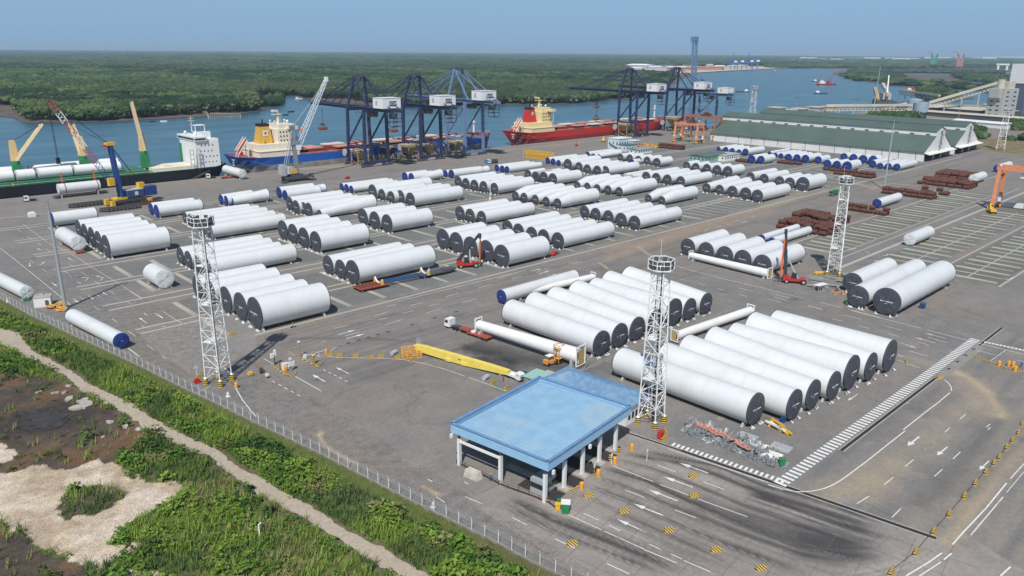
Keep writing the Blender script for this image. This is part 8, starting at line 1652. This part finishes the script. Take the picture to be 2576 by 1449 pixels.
tag(MB().box(0, 0, 0, 1.4, 1, 1.1).build('green_box', GREENP, None, (*G(67, 758), 0)), 'small green box left of the little white cabin', 'box'); tag(MB().box(0, 0, 0, 3.2, 2.6, 1.9).box(0, 0, 1.9, 2.2, 1.2, .5).build('white_cabinet', WHITE, None, (*G(81, 545), 0)), 'white cabinet at the walkway left of the first tube row', 'cabinet')
tag(MB().box(0, 0, 0, 3.5, 3.5, 2.6).build('grey_block', LGREY, None, (*G(2348, 494), 0)), 'grey block at the runway end beside the rusty pipes', 'block')
# yellow floor frames by the cabin, orange-yellow base rings
YF = mat('ochre_frame_paint', (.72, .40, .08), .6, ns=2, na=.2)
for i in range(14):
    px, py = 110+random.random()*48, 762+random.random()*22; x, y = G(px+ (py-762)*.6, py); m_ = MB(); a_ = random.random()*3
    for k in range(8): m_.beam((1.1*math.cos(k*.785), .9*math.sin(k*.785), .1), (1.1*math.cos((k+1)*.785), .9*math.sin((k+1)*.785), .1), .3)
    o = m_.build('base_ring', YF, None, (x, y, .1+(i % 3)*.35), a_); o.rotation_euler.x = random.uniform(-.2, .2); tag(o, 'ochre yellow steel ring in the heap between cabin and leaning pole', 'steel ring', 'ochre steel rings in the heap')
for i in range(7):
    x, y = G(1326+i*9.5, 396+i*1.1); m_ = MB()
    for z in (0, 3, 5.5): m_.beam((-2.5, -1.6, z+.2), (2.5, -1.6, z+.2), .3).beam((-2.5, 1.6, z+.2), (2.5, 1.6, z+.2), .3).beam((-2.5, -1.6, z+.2), (-2.5, 1.6, z+.2), .3).beam((2.5, -1.6, z+.2), (2.5, 1.6, z+.2), .3)
    for a_ in (-2.5, 0, 2.5):
        for b2 in (-1.6, 1.6): m_.beam((a_, b2, 0), (a_, b2, 5.7), .3)
    m_.beam((-2.5, -1.6, .2), (2.5, -1.6, 5.6), .2); tag(m_.build('standing_rig', YEL, None, (x, y, 0)), f'tall yellow steel transport frame, {(ORD+["rightmost"])[i]} of seven near the quay', 'steel frame', 'yellow transport frames')
for i in range(12):
    x, y = G(1598+i*8+random.random()*5, 364+random.random()*8); m_ = MB().beam((-3, 0, 1), (3, .5, 1.6), .7).beam((-2, -1.5, .4), (1, 1.5, 2.2), .6).beam((0, -2, .4), (2, 2, .9), .5).box(0, 0, 0, 3, 1.6, .7)
    tag(m_.build('orange_steelwork', ORG if i % 3 else YEL, None, (x, y, 0), random.random()*3), 'orange and yellow steelwork piece lying behind the mint roofed hut', 'steelwork', 'steelwork behind the hut')
for q, lab in (((1518, 357), 'yellow excavator standing on the quay apron'), ((2494, 536), 'yellow crawler machine at the foot of the right gantry')):
    t = thing('excavator', lab, 'excavator', (*G(*q), 0), .6); s_ = 1.2
    for b2 in (-1.3, 1.3): MB().box(0, b2, 0, 4.2*s_, .7, .9).build('track', BLACK, t)
    MB().box(-.3, 0, 1.0, 3.4*s_, 2.6, 1.3).box(.8, .7, 2.3, 1.4, 1.0, 1.3).build('body', YEL, t); MB().beam((1.6, 0, 1.6), (3.6, 0, 4.4), .5).beam((3.6, 0, 4.4), (5.2, 0, 2.2), .4).box(5.2, 0, .8, 1, 1.2, 1.4).build('arm', YEL, t)
x, y = G(1560/4*1+0, 0) if False else G(*zc(2, 1, [(648, 1068)])[0]); tag(MB().box(0, 0, 0, 3.4, 1.6, 1.0).beam((0, 0, 1), (0, 0, 4), .3).box(0, 0, 1, 1.6, 1.2, .8).build('loading_bucket', REDP, None, (x, y, 0)), 'small red grab bucket standing on the quay apron', 'bucket')
# ---------------------------------------------------------------- rusty pipe bundles
PB = MB()
for a_, b2 in ((0, 0),): PB.cyl((0, -1.9, 1.15), (0, 1.9, 1.15), 1.15, n=12)
PBm = {}
def roll(x, y, z, L_, m1, lab, grp, r_=1.15):
    k = (round(L_, 1), m1.name, r_)
    if k not in PBm:
        m_ = MB().cyl((0, -L_/2, r_), (0, L_/2, r_), r_, n=12)
        for s_ in (-1, 1):
            for a_ in range(6): m_.cyl((r_*.55*math.cos(a_*1.047), s_*L_/2, r_+r_*.55*math.sin(a_*1.047)), (r_*.55*math.cos(a_*1.047), s_*(L_/2+.12), r_+r_*.55*math.sin(a_*1.047)), r_*.26, n=6)
        PBm[k] = m_.build('pipe_bundle', m1); o = PBm[k]
    else: o = PBm[k].copy(); COL.objects.link(o)
    o.location = (x, y, z); o.rotation_euler = (0, 0, random.uniform(-.10, .10)); tag(o, lab, 'pipe bundle', grp)
nrolls = 0
def stack(px, py, nx, ny, lv, lab, L_=4.4, m1=RUST, dx=2.5, r_=1.12):
    L_ = round(L_*.86, 1)
    global nrolls
    x0, y0 = G(px, py)
    for k in range(lv):
        for i in range(nx-k):
            for j in range(ny):
                vis = (k == lv-1) or i == 0 or j == ny-1 or random.random() < .3
                if not vis or nrolls > 298 or (k == lv-1 and random.random() < .2): continue
                roll(x0+(i+k*.5)*dx+random.uniform(-.1, .1), y0-L_/2-j*(L_+.75)+random.uniform(-.5, .5), k*r_*1.7, L_, m1, 'rusty pipe bundle in the stack '+lab, 'pipe bundles '+lab, r_); nrolls += 1
stack(1956, 573, 6, 6, 2, 'left of the right floodlight tower', 3.9); stack(1990, 553, 7, 5, 2, 'behind the right floodlight tower', 4.6)
stack(2129, 528, 2, 6, 2, 'right of the right floodlight tower', 3.4); stack(2219, 486, 3, 7, 2, 'behind the lone blue-capped section', 3.9); stack(2318, 484, 2, 4, 2, 'beside the grey block', 3.6)
stack(2310, 462, 7, 7, 2, 'before the small wrapped section', 4.2); stack(2352, 446, 9, 5, 2, 'below the warehouse gable', 4.6)
stack(2097, 438, 3, 7, 2, 'below the blue-capped warehouse row', 3.6); stack(1955, 410, 3, 4, 1, 'among the blue-capped pair', 4.4); stack(1850, 406, 3, 5, 1, 'behind the left warehouse sections', 4); stack(1655, 371, 3, 5, 2, 'below the orange gantries', 5.0); stack(2072, 428, 2, 4, 1, 'under the single blue-capped tube', 4)
DKP = mat('dark_pipe', (.03, .032, .034), .6, ns=1, na=.3)
for i in range(2):
    px, py = ((262, 533), (184, 522))[i]; x0, y0 = G(px, py)
    for a_ in range(9):
        for b2 in range(4):
            o = MB().cyl((0, -2.4, .55), (0, 2.4, .55), .55, n=10) if not PBm.get(('dk', 0)) else None
            if o: PBm[('dk', 0)] = o.build('dark_pipe', DKP); o = PBm[('dk', 0)]
            else: o = PBm[('dk', 0)].copy(); COL.objects.link(o)
            o.location = (x0+a_*1.9+b2*.4, y0-1+b2*1.2, .5*(b2 % 2)+.01); o.rotation_euler = (0, 0, .9); tag(o, 'short black pipe in the heap '+('between blue crane and left row' if i == 0 else 'behind the leaning pole tube'), 'pipe', 'black pipes '+('by the blue crane' if i == 0 else 'behind the pole'))
a, b_ = G(306, 518), G(392, 496)
for i in range(9):
    o = MB().beam((-9, 0, .3), (9, 0, .3), .7, .6).build('rusty_beam', RUST, None, (a[0]+10+(i % 2)*1.5, a[1]+5-i*1.35, .3*(i % 3)), .02); tag(o, 'long rusty steel beam stacked behind the blue-capped pair', 'steel beam', 'rusty steel beams')
# grey saddles waiting in a heap
SG = mat('saddle_grey', (.21, .225, .235), .6, ns=2, na=.3, dirt=(.07, .04, .04), dscale=1, damt=.5); SO = mat('saddle_orange_white', (.55, .26, .19), .6, ns=1, na=.2, dirt=(.45, .45, .44), dscale=.9, damt=.9)
def saddle_mesh():
    m_ = MB(); k = 7; pts = [(-1.4, 0), (1.4, 0), (1.4, .9)]
    for i in range(k): a_ = .75-1.5*i/(k-1); pts.append((1.75*math.sin(a_), 1.9-1.75*math.cos(a_)))
    pts.append((-1.4, .9)); n = len(pts); m_.add([(a_, -.22, b2) for a_, b2 in pts]+[(a_, .22, b2) for a_, b2 in pts], [tuple(range(n)), tuple(range(n, 2*n))[::-1]]+[(i, n+i, n+(i+1) % n, (i+1) % n) for i in range(n)]); m_.box(0, 0, 0, 3.0, .9, .18); return m_
sm = {}
def saddle(x, y, z, rz, m1, lab, grp, tilt=0):
    if m1.name not in sm: o = sm[m1.name] = saddle_mesh().build('support_saddle', m1)
    else: o = sm[m1.name].copy(); COL.objects.link(o)
    o.location = (x, y, z); o.rotation_euler = (tilt, random.uniform(-.15, .15), rz); tag(o, lab, 'saddle', grp)
sa, sb = G(1722, 1082), G(1978, 1178)
for i in range(46):
    f_ = i/45; x = sa[0]+(sb[0]-sa[0])*f_; y = sa[1]+(sb[1]-sa[1])*f_
    for k in range(3 if f_ < .82 else 1): saddle(x+random.uniform(-.5, .5)+k*1.7, y+random.uniform(-.4, .4)+k*.5, random.choice((0, .25, .7)) if k else .05, R(8)+random.uniform(-.9, .9), SG if random.random() < .86 else LGREY, 'grey steel support saddle standing in the long heap by the zebra strip', 'saddles in the long heap', random.uniform(-.5, .7))
for i in range(9):
    px, py = 1763+i*11.5+(i > 6)*18, 1072+i*4.6+(i > 6)*14; x, y = G(px, py, 1.2); saddle(x, y, 1.1, R(70)+random.uniform(-.1, .1), SO, 'orange and white support saddle lying on top of the grey heap', 'orange saddles on the heap')
for i in range(4):
    x, y = G(1868+i*9, 1100+i*4); saddle(x, y, .1, R(95), LGREY, 'pale saddle in the tidy group of four right of the heap', 'pale saddles in the tidy group')
FR = mat('white_frame', (.8, .78, .74), .5, ns=2, na=.05)
for k, (px, py, lab) in enumerate([(1905, 1125, 'white rectangular frame lying right of the saddle heap'), (1880, 1103, 'grey slatted crate behind the saddle heap'), (1965, 1130, 'grey slatted pallet farthest right of the saddle heap'), (1940, 1148, 'white ribbed rack beside the green bin')]):
    m_ = MB().box(0, -1.1, .1, 4, .5, .5).box(0, 1.1, .1, 4, .5, .5).box(-1.8, 0, .12, .5, 2.2, .5).box(1.8, 0, .12, .5, 2.2, .5)
    for a_ in range(4): m_.box(0, -.75+a_*.5, .5 if k != 0 else .2, 3.2, .3, .35)
    tag(m_.build('transport_rack', (FR, LGREY, LGREY, FR)[k], None, (*G(px, py), 0), R(95)), lab, 'steel frame')
for k, (px, py, L_, a_, m1) in enumerate([(1950, 1075, 5, .95, YEL), (1957, 1070, 4.6, 1.2, YEL), (1945, 1078, 4.5, 1.35, FR), (1966, 1085, 4.2, 1.15, YEL), (1975, 1088, 4, 1.2, YEL), (1955, 1082, 4.8, 1.2, FR), (1940, 1068, 3.5, .2, YEL)]):
    tag(MB().box(0, 0, 0, L_, .35, .4).build('lifting_bar', m1, None, (*G(px, py), .1+.3*(k % 3)), a_), ('yellow' if m1 is YEL else 'white')+' lifting bar in the small pile before the slanting tubes', 'steel bar', ('yellow' if m1 is YEL else 'white')+' lifting bars in the small pile')
t = thing('bundled_rack', 'small rack of dark tubes beside the yellow lifting bars', 'rack', (*G(1970, 1060), 0)); MB().box(0, 0, 0, 1.6, 1.2, .3).box(0, 0, .3, 1.2, 1, 1.0).build('rack', BLUEP, t)
t = thing('bundled_rack', 'small dark blue rack right of the huge trio', 'rack', (*G(2320, 775), 0)); MB().box(0, 0, 0, 2, 1.4, .5).box(0, 0, .7, 2, 1.4, .5).box(0, 0, 1.4, 2, 1.4, .4).build('rack', mat('deep_blue_steel', (.03, .09, .2), .5), t)
# timber and scrap under the right tower
TM = mat('grey_timber', (.30, .31, .31), .8, ns=2, na=.2)
for i in range(26):
    x, y = G(2050+random.random()*120, 695+random.random()*38); tag(MB().box(0, 0, 0, 4+random.random()*5, .5, .45).build('timber', TM, None, (x, y, .05+.45*(i % 3)), R(-78)+random.uniform(-.12, .12) if i % 4 else random.random()), 'grey timber baulk in the pile under the right floodlight tower', 'timber', 'timber under the right tower')
for i in range(7):
    x, y = G(2052+i*3, 690-random.random()*3); tag(MB().cyl((0, -.5, .4), (0, .5, .4), .4, n=10).build('yellow_reel', YEL, None, (x, y, 0), random.random()*3), 'small yellow reel in the group left of the right tower foot', 'reel', 'yellow reels by the right tower')
for i in range(9):
    x, y = G(2090+random.random()*32, 730+random.random()*14); tag(MB().box(0, 0, 0, 1.6, 1.3, .8, taper=.8).build('brown_sack', mat('brown_sack', (.36, .22, .15), .9, ns=2, na=.2), None, (x, y, 0), random.random()*3), 'brown sack left of the huge trio', 'sack', 'brown sacks by the huge trio')
t = thing('steel_cage', 'open grey steel cage with white lid before the right tower', 'cage', (*G(2063, 730), 0), R(-10)); m_ = MB()
for a_ in (-2.4, -1.2, 0, 1.2, 2.4):
    for b2 in (-1, 1): m_.beam((a_, b2, 0), (a_, b2, 2), .15)
for z in (.1, 2):
    for b2 in (-1, 1): m_.beam((-2.4, b2, z), (2.4, b2, z), .15)
m_.build('frame', LGREY, t); MB().box(0, 0, 2.08, 5.2, 2.4, .12).build('lid', WHITE, t)
x, y = G(2205, 432) if False else G(2212, 433); t = thing('rack_stack', 'white steel frame rack below the blue-capped warehouse row', 'steel frame', (*G(2124, 456), 0)); m_ = MB()
for z in (0, 1.5, 3):
    for b2 in (-2, 0, 2): m_.beam((-5, b2, z+.2), (5, b2, z+.2), .35)
    for a_ in (-5, -2.5, 0, 2.5, 5): m_.beam((a_, -2, z+.2), (a_, 2, z+.2), .35)
for a_ in (-5, -2.5, 0, 2.5, 5):
    for b2 in (-2, 2): m_.beam((a_, b2, 0), (a_, b2, 3.3), .3)
m_.build('frame', WHITE2, t)
for i in range(5):
    tag(MB().box(0, 0, 0, 3, 2.2, 2.4, taper=.9).build('wrapped_crate', WRAP, None, (*G(2528+i*10, 520+i*.8), 0), .3), 'white wrapped crate in the row under the right orange gantry', 'crate', 'wrapped crates under the gantry')
# ================================================================== HUMID AIR
m = bpy.data.materials.new('humid_air'); m.use_nodes = True; n = m.node_tree; n.nodes.clear(); o_ = n.nodes.new('ShaderNodeOutputMaterial'); v_ = n.nodes.new('ShaderNodeVolumePrincipled')
v_.inputs['Color'].default_value = (.62, .82, 1.0, 1); v_.inputs['Density'].default_value = 0.00006; v_.inputs['Anisotropy'].default_value = 0
n.links.new(v_.outputs[0], o_.inputs['Volume'])
struct(MB().box(10400, 13400, -4.2, 39800, 33600, 150).build('haze', m), 'stuff', 'pale humid haze over river and forest')
